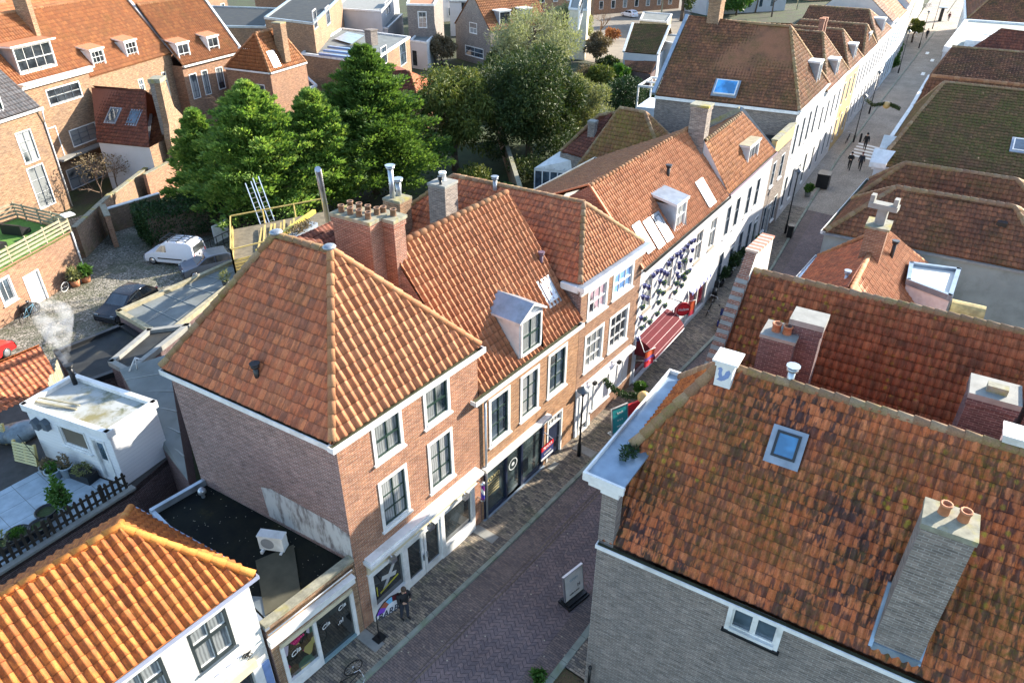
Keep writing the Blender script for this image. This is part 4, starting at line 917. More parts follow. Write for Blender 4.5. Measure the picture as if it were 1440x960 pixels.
gutter(H0, [(A[0], A[1]-.04, 6.08), (B[0]+.28, B[1]-.04, 6.08)], .17, .13, mat=bluegut); gutter(H0, [z3((B[0]+.1, B[1]-.2), 6.08), z3(off(RG[2], CV, .1), 6.08)], .17, .13, mat=bluegut)
mb = MB(WF.M)
mb.box(U+1.0,-.2,2.62,U+6.15,-.002,2.95); mb.box(U+6.0,-.09,0,U+6.3,.0,2.62,1)
for i in range(7): mb.box(U+6.32,-.06,.3*i+.2,U+6.58,-.003,.3*i+.35+.2, 2)
sf = mb.build('shop_front', [cream, white, plain('blue_paint', (.2,.3,.55), .5)], H0)
gm = MB(WF.M); gm.q([(U+1.0,.1,0),(U+6.0,.1,0),(U+6.0,.1,2.5),(U+1.0,.1,2.5)]); gm.build('pane', glass_dark, sf)
mb = MB(WF.M)
for k in range(7): mb.path([(U+5.95+.35*math.sin(k*.9)*.4, -.03, 3.0+k*.05), (U+6.0+.15*math.cos(k*1.7), -.05, 3.15+.04*k), (U+6.05+.12*math.sin(k), -.03, 3.3)], .012, 4)
mb.build('wall_anchor', blackmetal, H0)
for i in range(6): mb = MB(WF.M); mb.box(U+3.8+i*.38, -.012, 3.35, U+3.95+i*.38, -.002, 3.4); mb.build('iron_tie', bluegut, H0)
# flat roofed shop
RG = [(6.72,14.62),(10.17,14.47),(9.34,22.0),(7.2,22.1)]
L1 = thing('shop_building', 'low brick shop with flat black felt roof between the white house and the barber', 'shop', base_of(RG))
WF = Wall(RG[0], RG[1]); mb = MB(); wall(mb, WF, 0, 3.78, [(.28,3.2,.22,2.5)], rev=.1); wall(mb, Wall(RG[2], RG[3]), 0, 3.75, m=1); wall(mb, Wall(RG[3], RG[0]), 0, 3.75, m=1); mb.build('wall', [brick_yel, brick_side], L1)
f = MB(); f.prism(RG, 3.45, 3.58); gbl = G('leaf_strewn_black_felt'); pbl = gbl.pos()
cb = gbl.ramp(gbl.noise(pbl, .8, 6, .65), [(.4,(.007,.009,.009)),(.6,(.016,.017,.012)),(.75,(.05,.043,.015))]); cb = gbl.mix(gbl.ramp(gbl.n('TexVoronoi', {'Vector': pbl, 'Scale': 5.5}).outputs['Distance'], [(.06,1),(.1,0)]), cb, (.5,.46,.33,1))
f.build('flat_roof', gbl.set(col=cb, rough=.75, spec=.12, normal=gbl.bump(gbl.noise(pbl, 3, 5), .3, .03)), L1)
e = MB(WF.M); e.box(-.02,-.05,3.78,WF.L,.24,3.9); e.M = None
w_ = Wall(RG[2], RG[3]); e.M = w_.M; e.box(0,-.02,3.6,w_.L,.14,3.86,1); e.M = None; w_ = Wall(RG[3], RG[0]); e.M = w_.M; e.box(0,-.02,3.6,w_.L,.14,3.8,1); e.build('parapet', [mossstone, zinc], L1)
sf = MB(WF.M); sf.box(-.05,-.16,2.92,3.3,-.002,3.2); sf.box(-.05,-.22,3.2,3.3,-.002,3.28); sf.box(.28,-.05,2.44,3.2,.06,2.62,1)
for u in (.26,1.52,3.08): sf.box(u,-.05,.18,u+.13,.08,2.5)
sf.box(.39,-.06,.18,1.52,.08,.66); sf.box(1.65,-.06,.18,3.08,.08,.3,2)
S = sf.build('shop_front', [white, cream, plain('teal_sill', (.2,.3,.32))], L1)
gm = MB(WF.M); gm.q([(1.65,.04,.3),(3.08,.04,.3),(3.08,.04,2.44),(1.65,.04,2.44)]); gm.build('pane', glass_mat('black_shop_glass', (.008,.009,.008)), S)
gd = G('florist_window'); pd = gd.n('Mapping', {'Vector': gd.pos(), 'Scale': (3.2,3.2,2.6)}).outputs[0]; vd = gd.n('TexVoronoi', {'Vector': pd, 'Scale': 1.0, 'Randomness': 1}).outputs['Color']
sd_ = gd.n('SeparateXYZ', {0: vd}).outputs[0]
gm = MB(WF.M); gm.q([(.39,.05,.66),(1.52,.05,.66),(1.52,.05,2.44),(.39,.05,2.44)]); gm.build('display_window', gd.set(col=gd.ramp(sd_, [(0,(.02,.02,.015)),(.3,(.06,.04,.02)),(.45,(.35,.02,.09)),(.6,(.30,.25,.08)),(.7,(.04,.08,.05)),(.85,(.42,.36,.42)),(1,(.10,.07,.03))], 'CONSTANT'), rough=.05, coat=.8), S)
for u, z_, s_ in ((.75,1.75,.3),(1.98,1.85,.26),(2.7,2.12,.26)): letters(S, 'Cla', wall_text_M(WF, u, z_, .01 if u > 1.6 else 0, .2), s_, white, shear=.3)
letters(S, '.nl', wall_text_M(WF, 2.55, 1.5, .01, .1), .26, white, shear=.2)
letters(S, 'shoes', wall_text_M(WF, .95, 2.25, .0, .12), .2, plain('pink_lettering', (.6,.03,.15)))
sn = MB(WF.M); sn.tube((-.0,-.08,3.48),(3.3,-.08,3.52),.025,6); sn.build('light_cable', white, L1)
T = thing('air_conditioner', 'white air conditioner unit on the leaf strewn black roof', 'air conditioner', (8.95,17.15,3.58))
M_ = frame((8.95,17.15,3.58), (math.cos(rad(-62)), math.sin(rad(-62)))); mb = MB(M_); mb.box(-.45,-.17,.12,.45,.17,.74); mb.box(-.47,-.18,.70,.47,.18,.76)
mb.build('casing', white, T); mb = MB(M_)
for k in range(20):
    a0, a1 = 2*math.pi*k/20, 2*math.pi*(k+1)/20; mb.q([(-.12,-.176,.43),(-.12+.24*math.cos(a1),-.176,.43+.24*math.sin(a1)),(-.12+.24*math.cos(a0),-.176,.43+.24*math.sin(a0))][::-1])
mb.build('fan', plain('fan_grey', (.25,.26,.27)), T)
for x_ in (-.35,.35): mb = MB(M_); mb.box(x_-.04,-.28,.0,x_+.04,.28,.12); mb.build('foot', white, T)
mb = MB(); P4 = [(8.2,17.2),(7.05,15.1),(8.25,14.85),(9.45,16.75)]; mb.prism([P4[0],P4[1],P4[2],P4[3]], 3.60, 3.66)
solo(mb, 'roof_panel', plain('weathered_panel', (.065,.062,.042), .9, .3, 2), 'weathered rectangular panel lying on the black flat roof', 'panel', (8.2,16,3.6))
mb = MB(); mb.prism([(7.0,15.05),(7.15,14.85),(8.0,14.8),(7.9,15.1),(7.1,16.3)], 3.6, 3.63); solo(mb, 'glass_panel', glass_mat('dull_glass', (.05,.06,.065), rough=.3), 'grey glass sheet lying at the street edge of the black flat roof', 'panel', (7.4,15.2,3.6))
T = thing('roof_vent', 'small domed roof vent in the back corner of the black flat roof', 'vent', (8.9,21.4,3.58))
mb = MB(); mb.lathe((8.9,21.4,3.58), [(.07,0),(.07,.2),(.15,.22),(.15,.34),(.1,.42),(0,.45)], 12); mb.build('cowl', zinc, T)
# ================================================================ white house with pots on the wall, further houses of the left-hand row
A, B = (29.6,14.49), (41.68,15.25); RG = ring_of(A, B, 8.5)
W1 = thing('white_house', 'white house with blue pots across its wall, dark red awning and lead dormer', 'house', base_of(RG))
WF = Wall(A, B); ops = []
greysash = plain('taupe_sash', (.30,.26,.21), .5, .1)
for u in (.62, 3.3, 5.6, 7.7, 10.0): ops.append(window(W1, WF, u, u+1.05, 4.35, 6.3, fw=.06, fr=greysash, sash=white, nx=2, hz=(.62,), glass=glass_cur2, pr=.0))
ops += [(.3,6.6,0,2.5), (7.6,10.9,.05,2.5)]
mb = MB(); wall(mb, WF, 0, 7.2, ops); r1, r2 = V((29.0,17.4,11.0)), V((41.3,18.15,11.0))
for a, b, ap in ((RG[3], A, (0,0)), (B, RG[2], (0,0))): wall(mb, Wall(a, b), 0, 7.2)
mb.q([(A[0],A[1],7.2),(RG[3][0],RG[3][1],7.2),tuple(r1)][::-1], 1); mb.q([(B[0],B[1],7.2),(RG[2][0],RG[2][1],7.2),tuple(r2)], 1)
wall(mb, Wall(RG[2], RG[3]), 0, 7.4); mb.build('wall', [whitewall, brick_chim], W1)
EA, EB = V((29.5,14.32,7.25)), V((41.85,15.1,7.25)); EC, ED = V((41.2,24.2,8.0)), V((29.6,23.6,8.0)); RF1 = [EA, EB, r2, r1]
tiles(W1, RF1, .215, .30, .045, tile_or, segs=8, hw=.21); tiles(W1, [EC, ED, r1, r2], .22, .3, .03, tile_far, segs=5)
ridge(W1, [(r1, r2)], .12, .36, cap_or); mb = MB(); mb.beam(EA+V((-.05,0,.06)), r1+V((-.05,0,.08)), .16,.08); mb.beam(ED+V((-.05,0,.1)), r1+V((-.05,0,.1)), .16,.08); mb.build('verge', terra, W1)
gutter(W1, [EA+V((0,.02,-.02)), EB+V((0,.02,-.02))], .14, .11, mat=darkpaint); gutter(W1, [EC, ED], .3, .15, mat=lead)
dormer(W1, (33.75,14.95,7.5), (1,.062), 1.5, 1.6, 50.5, 'shed', 0, zinc, lead, nx=2, hz=(.55,), fr=white, sash=white, glass=glass_cur, ov=.1, drop=.25)
mirror = glass_mat('skylight_glass_painted_glare', (.3,.32,.35), rough=.12)  # sky glare on the panes put into their pale base colour
for px in ((902,334),(917,328),(929,319)): skylight(W1, RF1, px, .56, 1.3, frm=greyblue, glass=mirror, upv=.07)
skylight(W1, RF1, (872,352), .8, .8, frm=zinc, glass=mirror, upv=.07); skylight(W1, RF1, (990,271), .8, 1.35, frm=zinc, glass=mirror, upv=.07)
pipe(W1, hit(939,248,RF1), .5, .1, darkpaint)
mb = MB(WF.M); mb.box(.3,-.12,.0,6.6,.05,.25); mb.box(.2,-.06,2.5,6.7,-.002,3.2)
for u in (.3,2.3,4.4,5.3,6.5): mb.box(u,-.05,.2,u+.12,.1,2.5)
S = mb.build('shop_front', [plain('bluish_white_paint', (.62,.68,.76), .5)], W1); g_ = MB(WF.M); g_.q([(.3,.08,.2),(6.6,.08,.2),(6.6,.08,2.5),(.3,.08,2.5)]); g_.build('pane', glass_mat('dark_red_shop_glass', (.06,.006,.012)), S)
mb = MB(WF.M); mb.box(7.5,-.08,.0,11.0,.05,.4,1); mb.box(7.6,-.06,.4,7.75,.08,2.5); mb.box(10.75,-.06,.4,10.9,.08,2.5); mb.box(9.2,-.06,.4,9.32,.08,2.5); mb.box(7.45,-.1,2.5,11.05,-.002,2.62)
S = mb.build('shop_window', [white, white], W1); g_ = MB(WF.M); g_.q([(7.75,.05,.4),(10.75,.05,.4),(10.75,.05,2.5),(7.75,.05,2.5)]); g_.build('pane', glass_mat('dark_red_glass', (.05,.004,.01)), S)
mb = MB(WF.M)
for i in range(12):
    u = 7.5+i*.29; mb.q([(u,-.02,2.75),(u+.29,-.02,2.75),(u+.29,-.3,2.62),(u,-.3,2.62)][::-1], i % 2); mb.q([(u,-.3,2.62),(u+.29,-.3,2.62),(u+.29,-.31,2.45),(u,-.31,2.45)], i % 2)
mb.build('striped_valance', [plain('blue_cloth', (.12,.14,.34)), white], W1)
# awning
T = thing('awning', 'long dark red fabric awning with pale seams on the white shop front', 'awning', WF.pt(3.4, 2.4, .6))
prof = [(.0,3.05),(.3,3.0),(.62,2.86),(.92,2.64),(1.18,2.34),(1.2,2.1)]; mb = MB(WF.M)
u, v_ = .25, 4.15
for (o0, z0), (o1, z1) in zip(prof[:-1], prof[1:]):
    k_ = .93; om, zm = o0+(o1-o0)*k_, z0+(z1-z0)*k_; mb.q([(u,-om,zm),(v_,-om,zm),(v_,-o0,z0),(u,-o0,z0)]); mb.q([(u,-o1,z1),(v_,-o1,z1),(v_,-om,zm),(u,-om,zm)], 1)
for u, fl in ((.25,0),(4.15,1)):
    pl = [(u,-o,z) for o, z in prof]+[(u,0,2.02)]; mb.q(pl if fl else pl[::-1])
mb.build('canopy', [redcloth, plain('awning_seam', (.34,.16,.17))], T); mb = MB(WF.M); mb.tube((.2,-1.2,2.1),(4.2,-1.2,2.1),.03,6); mb.tube((.3,-1.28,2.05),(.3,0,1.6),.02,6); mb.tube((3.9,-1.28,2.05),(3.9,0,1.6),.02,6); mb.build('frame', white, T)
c0 = WF.pt(4.6, 3.05, .85)
T = thing('shop_sign', 'round red hanging shop sign with white lettering above the awning', 'sign', c0)
Md = frame(c0, (CF.x*.2+.9, -.35)); mb = MB(Matrix.Translation(c0) @ Matrix.Rotation(rad(-38), 4, 'Z') @ Matrix.Rotation(rad(90), 4, 'X'))
n_ = 28
for r0, r1_, z_, m_ in ((0,.36,.05,0),(.36,.42,.055,1)):
    for k in range(n_):
        a, b = 2*math.pi*k/n_, 2*math.pi*(k+1)/n_
        for sg in (1,-1):
            q4 = [(r0*math.cos(a),r0*math.sin(a),z_*sg),(r1_*math.cos(a),r1_*math.sin(a),z_*sg),(r1_*math.cos(b),r1_*math.sin(b),z_*sg),(r0*math.cos(b),r0*math.sin(b),z_*sg)]
            if r0 == 0: q4 = q4[1:] 
            mb.q(q4 if sg > 0 else q4[::-1], m_)
for k in range(n_): a, b = 2*math.pi*k/n_, 2*math.pi*(k+1)/n_; mb.q([(.42*math.cos(a),.42*math.sin(a),-.055),(.42*math.cos(b),.42*math.sin(b),-.055),(.42*math.cos(b),.42*math.sin(b),.055),(.42*math.cos(a),.42*math.sin(a),.055)], 1)
Msg = mb.M; mb.build('disc', [brightred, plain('deep_red', (.3,.01,.02))], T)
letters(T, 'Hulsse', Msg @ Matrix.Translation((0,0,.06)), .24, white); mb = MB(); mb.tube(c0+V((0,.1,.38)), WF.pt(4.6,3.5,.0), .02, 6); mb.tube(c0+V((0,0,.4)), c0+V((0,.3,.42)), .015, 6); mb.build('bracket', blackmetal, T)
def flag(px, z, label, w, h, cols, txt=None, ang=-30, wallpt=None):
    c = at(px[0], px[1], z); T = thing('shop_flag', label, 'flag', c); Mf = Matrix.Translation(c) @ Matrix.Rotation(rad(ang), 4, 'Z'); mb = MB(Mf); n = 6
    for i in range(n):
        for j in range(len(cols)):
            x0, x1 = -w/2+w*i/n, -w/2+w*(i+1)/n; z0, z1 = -h/2+h*j/len(cols), -h/2+h*(j+1)/len(cols); f_ = lambda x: .05*math.sin(x*7)
            mb.q([(x0,f_(x0),z0),(x1,f_(x1),z0),(x1,f_(x1),z1),(x0,f_(x0),z1)], j, None, True)
    mb.build('cloth', cols, T); p_ = wallpt; mb = MB(); mb.tube(Mf @ V((-w/2-.05,0,h/2+.02)), p_, .018, 6); mb.tube(Mf @ V((-w/2,0,h/2+.02)), Mf @ V((w/2,0,h/2+.02)), .015, 6); mb.build('pole', white, T)
    if txt: letters(T, txt, Mf @ Matrix.Translation((0,-.06,-h*.12)) @ Matrix.Rotation(rad(90), 4, 'X'), .14, white)
orange_c = plain('orange_red_cloth', (.62,.09,.02), .7); pinkred = plain('pink_red_cloth', (.6,.03,.06), .7); violet = plain('violet_cloth', (.16,.08,.3), .7)
flag((913,503), 2.6, 'orange and red flag with violet band hanging before the awning', .75, .95, [pinkred, plain('red_cloth', (.6,.02,.02)), violet, orange_c, orange_c], 'ijs', -15, WF.pt(.4,3.3,0))
flag((973,433), 2.5, 'small plain red orange flag hanging between awning and dark shop window', .45, .95, [pinkred, orange_c, orange_c], None, -30, WF.pt(7.3,3.2,0))
# pots on the wall
bluepot = plain('blue_glazed_pot', (.05,.065,.26), .35, .2); z5 = lambda x, y: (885+x/4.8, 330+y/4.8)
potpx = [(85,345,0),(113,355,0),(75,420,0),(105,428,0),(70,492,1),(62,562,0),(65,630,1),(45,700,0),(145,275,0),(172,250,0),(198,242,0),(220,255,0),(240,265,0),(190,315,0),(215,325,1),(180,385,1),(210,395,1),(180,458,1),(222,480,1),(170,535,1),(120,590,1),(85,570,1),(250,195,0),(272,165,0),(305,135,0),(328,122,0),(353,100,0),(380,75,0),(405,50,0),(425,38,0),(335,148,0),(320,195,0),(322,218,0),(308,265,0),(315,288,0),(300,330,1),(345,280,1),(355,300,1),(335,345,1),(375,255,1),(393,240,0),(412,105,0),(400,172,0),(290,390,1),(355,180,1)]
protos = {}
for x, y, k in potpx:
    u, z = WF.uz(*z5(x, y)); c = WF.pt(u, z-.1, .13)
    if k not in protos:
        T = thing('wall_pot', ('small blue pot fixed to the white wall, nothing growing in it', 'small blue pot on the white wall with green leaves spilling over')[k], 'plant pot', c, 'pots hung on the white house front')
        mb = MB(); mb.lathe(c, [(.0,0),(.075,0),(.11,.2),(.12,.2),(.12,.23),(.095,.23),(.09,.17),(0,.17)], 10); mb.build('pot', bluepot, T); mb = MB(); mb.tube(c+V((0,.12,.2)), c+V((0,-.0,.2)), .012, 5); mb.build('bracket', white, T)
        if k: p_, u_ = puffleaves([(c.x,c.y-.03,c.z+.2,.15,.12,.11)], 55, .11, .04, .6, .1, .6, None, .3); quads('plant', T, lf_green, p_, u_)
        protos[k] = T
    else: dup(protos[k], c)
def rowhouse(label, A, B, depth, ze, wallm, ridgez=None, hip=None, rp=None, rq=None, tm=None, wins=(), doors=(), name='row_house', dang=None, rear='gable', tw=.24, fr=None, sash=None, corn=True, gutm=None, tsegs=5, th=.3, sidem=None):
    RG = ring_of(A, B, depth, dang); t = thing(name, label, 'house', base_of(RG)); WF = Wall(A, B); ops = []
    for u0, u1, z0, z1 in wins: ops.append(window(t, WF, u0, u1, z0, z1, fw=.08, fr=fr or white, sash=sash or greyblue, nx=2 if u1-u0 > .8 else 1, hz=(.55,), flat=(A[0] > 60), glass=rnd.choice([glass_dark, glass_cur2, glass_sky]), pr=.02, sill=A[0] < 60))
    for u0, u1, z0, z1 in doors: ops.append(door(t, WF, u0, u1, z0, z1, leaf=rnd.choice([navy, darkgreen, greyblue]), fan=.35))
    mb = MB(); wall(mb, WF, 0, ze, ops); wall(mb, Wall(B, RG[2]), 0, ze, m=1); wall(mb, Wall(RG[2], RG[3]), 0, ze, m=1); wall(mb, Wall(RG[3], A), 0, ze, m=1)
    E4 = [z3((A[0],A[1]-.1), ze+.03), z3((B[0],B[1]-.1), ze+.03), z3(RG[2], ze+.03), z3(RG[3], ze+.03)]
    if rp is not None:
        p, q = V(rp), V(rq)
        if hip == 'across':                                     # ridge runs away from the street, hip towards it
            tiles(t, [E4[0], E4[1], p], tw, th, .035, tm, segs=tsegs); tiles(t, [E4[3], E4[0], p, q], tw, th, .035, tm, segs=tsegs+1); tiles(t, [E4[1], E4[2], q, p], tw, th, .035, tm, segs=4)
            if rear == 'hip': tiles(t, [E4[2], E4[3], q], tw, th, .035, tm, segs=4)
            else: mb.q([tuple(E4[2]), tuple(E4[3]), tuple(q)], 1)
            ridge(t, [(E4[0]+V((0,0,.06)), p), (E4[1]+V((0,0,.06)), p), (p, q)], .13, .4, cap_mos)
        else:
            tiles(t, [E4[0], E4[1], q, p], tw, th, .035, tm, segs=tsegs); tiles(t, [E4[2], E4[3], p, q], tw, th, .035, tm, segs=4)
            mb.q([tuple(E4[3]), tuple(E4[0]), tuple(p)], 1); mb.q([tuple(E4[1]), tuple(E4[2]), tuple(q)], 1); ridge(t, [(p, q)], .13, .4, cap_mos)
    mb.build('wall', [wallm, sidem or wallm], t)
    if corn: cornice(t, WF, 0, WF.L, ze+.06, gutm or white, .3, .35)
    return t, WF, E4
# second white house with the brown roof
A, B = (41.7,15.26), (51.98,16.1)
wn_ = [(u, u+1.0, 4.1, 6.25) for u in (.7,2.55,5.0,7.0)]+[(.7,1.75,.7,3.0),(4.9,5.95,.7,3.0),(6.9,7.9,.7,3.0)]
t, WF, E4 = rowhouse('white house with brown tiled roof, one dormer and a tall chimney at its near end', A, B, 6.2, 7.35, whitewall, rp=(41.15,16.95,10.45), rq=(48.7,17.75,10.45), tm=tile_far, wins=wn_, doors=[(3.0,4.1,.05,2.9),(8.4,9.5,.05,2.9)], corn=False)
gutter(t, [V((41.7,15.2,7.4)), V((52,16.03,7.4))], .2, .14, mat=plain('mauve_gutter', (.22,.16,.2)))
dormer(t, (46.2,15.95,7.75), (1,.08), 2.3, 1.25, 62, 'flat', 0, whitewall, woodold, nx=3, hz=(), fr=white, sash=white, glass=glass_dark)
chimney(t, (41.35,17.5), 6.6, .9, 1.0, 9.0, 12.4, brick_grey, mossstone, capo=.08)
mb = MB(); mb.beam((51.95,16.2,7.5),(48.75,17.9,10.7),.3,.3); mb.beam((48.75,17.9,10.7),(49.0,22.6,7.6),.3,.3,1); mb.build('coping', [lead, mossstone], t)
# ochre fronted house
A, B = (52.0,16.1), (57.4,16.6)
wn_ = [(.6,1.55,4.4,6.3),(2.9,3.95,4.4,6.3),(.5,1.5,.8,2.9),(3.3,4.3,.8,2.9)]
t, WF, E4 = rowhouse('narrow brick house with ochre parapet and two white framed windows per floor', A, B, 5.5, 7.1, brick_grey, wins=wn_, doors=[(1.8,2.8,.05,2.8)], corn=False)
mb = MB(WF.M); mb.box(0,-.06,7.1,WF.L,.28,8.1); mb.box(-.05,-.12,8.1,WF.L+.05,.34,8.2,1); mb.build('parapet', [yellowrender, mossstone], t)
mb = MB(); mb.prism(ring_of(A,B,5.5), 6.9, 7.0); mb.build('flat_roof', blackfelt, t)
# big house with the steep mossy roof
A, B = (57.5,16.62), (68.6,17.85); dl = 101.4
wn_ = [(u, u+1.0, 5.2, 7.8) for u in (.8,3.2,5.6,8.0)]+[(u, u+1.0, .9, 3.6) for u in (.8,3.2,8.0)]
t, WF, E4 = rowhouse('large white fronted house with grey brick side and steep mossy brown roof', A, B, 11.1, 9.0, whitewall, hip='across', rp=(63.1,20.2,14.0), rq=(62.3,28.6,14.0), tm=tile_brown, wins=wn_, doors=[(5.6,6.8,.05,3.3)], dang=dl, tsegs=6, sidem=brick_grey)
gutter(t, [E4[3], E4[0]], .28, .22)
skylight(t, [E4[3], E4[0], V((63.1,20.2,14.0)), V((62.3,28.6,14.0))], (1021,125), 1.7, 1.4, frm=white, glass=glass_mat('skylight_glass_blue', (.03,.16,.34), rough=.08), upv=.16)
chimney(t, (62.5,26.4), 6.6, 1.2, 1.0, 12.6, 15.6, brick_yel, mossstone); mb = MB(); mb.beam(E4[3]+V((-.1,.2,.1)), V((62.3,28.8,14.2)), .3,.25); mb.build('coping', zinc, t)
dormer(t, (64.6,17.75,9.25), (1,.11), 1.3, 2.0, 66, 'flat', 0, lead, white, nx=1, hz=(), fr=white, sash=white)
mb = MB(); mb.tube((57.6,18.5,9.0),(57.4,17.0,.1),.05,6); mb.build('downpipe', zinc, t)
# onward: white fronts with hipped roofs
nxt = [((68.6,17.87),(79.5,19.07),8.2,(1157,46),12.0,'white house with red chimney pots, first hipped roof past the big roof',whitewall),((79.55,19.08),(88,20.0),8.1,(1185,42),11.3,'white and ochre house front between two hipped brown roofs',yellowrender),((88.05,20.0),(98,21.1),8.0,(1219,35),10.9,'white house front with dark hipped roof before the blue gabled one',whitewall),((98.05,21.1),(110,22.35),8.2,(1222,14),11.0,'wide white house with the highest dark hipped roof down the left row',whitewall)]
for (A, B, ze, px, rz, lab, wm) in nxt:
    p = at(px[0], px[1], rz); q = p+CV*7; L_ = math.dist(A, B); n_ = int(L_//2.2)
    wn_ = [(.5+i*L_/n_, 1.4+i*L_/n_, z0, z1) for i in range(n_) for z0, z1 in ((4.6,6.9),(.9,3.3))]
    t, WF, E4 = rowhouse(lab, A, B, 9.5, ze, wm, hip='across', rp=p, rq=q, tm=tile_brown, wins=wn_, rear='hip', tsegs=4, th=.34)
    c_ = WF.pt(L_*.45, 0, -.25); dormer(t, (c_.x, c_.y, ze+.15), xy(WF.d), 1.3, 1.7, 62, 'flat', 0, zinc, white, nx=1, hz=(), fr=white, sash=white)
    if px[0] == 1157:
        for k in (0, .8): chimney(t, (p.x+1.2+k, p.y+.6), 6.6, .45, .45, 9.5, 13.0, brick_chim, terra, capo=.04, caph=.06)
fars = [((110.05,22.36),(114,22.75),9.0,'white gabled house front in the sunny stretch'),((114.05,22.75),(126,24.05),8.6,'pale blue rendered house with stepped gable side far along the street'),((126.05,24.05),(142,26.4),9.5,'long white house front behind the clipped green bushes'),((142.05,26.4),(158,29.2),9.0,'sunlit cream house front at the wide end of the street'),((158.05,29.2),(178,32.2),8.5,'cream house front beside the far parked bicycles'),((178.05,32.2),(205,36),8.5,'last sunlit house front where the street bends')]
for i, (A, B, ze, lab) in enumerate(fars):
    L_ = math.dist(A, B); n_ = int(L_//2.6); wn_ = [(.7+k*L_/n_, 1.7+k*L_/n_, z0, z1) for k in range(n_) for z0, z1 in ((5.0,7.2),(.8,3.4))]
    p = V((A[0]*.5+B[0]*.5-2.5, A[1]*.5+B[1]*.5+5, ze+4.5)); u_ = V((B[0]-A[0], B[1]-A[1], 0))
    rowhouse(lab, A, B, 10, ze, [whitewall, plain('pale_blue_render', (.55,.66,.74), .8), whitewall, plain('cream_render', (.7,.62,.46), .8), plain('cream_render', (.7,.62,.46), .8), whitewall][i], rp=p-u_*.42, rq=p+u_*.42, tm=[tile_brown, tile_far][i % 2], wins=wn_, tsegs=4, th=.4, tw=.3)
# ================================================================ right-hand row
DN = (-CV.x, -CV.y)
# ---------------- the large roof in front
A, B = (19.3,7.44), (13.36,7.0); C_ = off(B, DN, 15); D_ = off(A, DN, 15); RG = [A, B, C_, D_]
R1 = thing('brick_house', 'grey brick house under the largest mossy red tile roof, nearest on the street side', 'house', base_of(RG))
EZ = 7.0; e0 = V((13.42,6.92,EZ)); e1 = e0+V((DN[0],DN[1],0))*14
ap = V((17.17,5.60,11.7)); rb = ap+V((DN[0],DN[1],0))*12.6
hc = V((15.16,7.06,9.3)); hf = V((19.18,7.48,9.3)); f0 = V((20.66,7.57,7.25)); f1 = f0+V((DN[0],DN[1],0))*14
RS = [e0, e1, rb, ap, hc]
WS = Wall(B, C_); ops = []
u0, z1 = WS.uz(1027,846); u1, z0 = WS.uz(1093,914)
ops.append(window(R1, WS, u0, u1, z0, z1, fw=.12, nx=2, hz=(), sash=white, glass=glass_sky, pr=.05, sill=True, bar=.15, sillm=blackmetal))
mb = MB(); wall(mb, Wall(A, B), 0, 9.17); wall(mb, WS, 0, 6.82, ops); wall(mb, Wall(C_, D_), 0, 6.8); wall(mb, Wall(D_, A), 0, 6.8)
Wf = Wall(A, B); mb.M = Wf.M                                   # end of the street front standing above the side roof
mb.box(Wf.L-.37,.004,6.8,Wf.L+.003,.48,9.17); mb.M = None
mb.build('wall', brick_grey, R1)
tiles(R1, RS, .222, .292, .062, tile_moss, segs=10, hw=.17, jit=.011, lip=.05); tiles(R1, [hf, hc, ap], .21, .28, .05, tile_bright, segs=8); tiles(R1, [f1, f0, hf, ap, rb], .23, .3, .05, tile_moss, segs=5)  # street hip in a brighter tile colour, standing in for light on that slope
ridge(R1, [(ap, rb)], .12, .38, cap_mos); ridge(R1, [(hc+V((-.02,.02,.06)), ap+V((0,0,.02))), (hf+V((0,0,.04)), ap)], .15, .42, cap_mos)
gutter(R1, [z3(off(B, (0,1), -.02), EZ-.02), z3(C_, EZ-.02)], .21, .14)
zincblue = plain('wet_zinc', (.22,.29,.36), .3, .3, 1.5, metal=.3, dirt=((.42,.46,.48), .6))
mb = MB(Wf.M); mb.box(-.09,-.54,9.19,Wf.L+.05,.6,9.25,1); mb.box(-.09,-.59,9.1,Wf.L+.1,-.53,9.38); mb.box(Wf.L+.02,-.53,9.1,Wf.L+.1,.66,9.38); mb.box(-.09,-.53,9.1,0,.6,9.38); mb.box(-.09,-.44,8.9,Wf.L,-.003,9.1); mb.box(Wf.L-.4,-.03,8.86,Wf.L+.05,.52,9.08)
mb.build('box_gutter', [white, zincblue], R1)
p_, u_ = puffleaves([(14.8,7.02,9.34,.42,.25,.12)], 260, .12, .026, .3, .5, .6); quads('gutter_moss', R1, lf_hedge, p_, u_)
skylight(R1, RS, (1106,627), .63, .72, frm=darkpaint, glass=glass_mat('skylight_glass_blue2', (.025,.13,.26), rough=.07), upv=.09)
chimney(R1, (14.86,-.75), 6.6, .89, 1.04, 7.2, 11.3, brick_grey, mossstone, pots=[(.25,.32),(.2,-.42)], potr=.115, poth=.28, capo=.03, caph=.14, corb=False)
mb = MB(frame((14.86,-.75,0), (math.cos(rad(6.6)), math.sin(rad(6.6))))); mb.box(-.49,-.57,7.12,-.44,.57,7.38); mb.beam((-.48,.55,7.25),(.45,.55,8.6),.09,.2); mb.beam((-.48,-.55,7.25),(.45,-.55,8.6),.05,.09); mb.build('flashing', zincblue, R1)
tt = thing('ridge_turret', 'square white box with a blue grey rooster relief on the mossy roof ridge', 'turret', (16.9,5.35,11.4))
Mt = frame((16.9,5.36,11.3), (math.cos(rad(6.6)), math.sin(rad(6.6)))); mb = MB(Mt)
mb.box(-.24,-.23,0,.24,.23,.66); mb.box(-.28,-.27,.66,.28,.27,.82); mb.box(-.37,-.35,.82,.37,.35,.88); mb.build('box', white, tt)
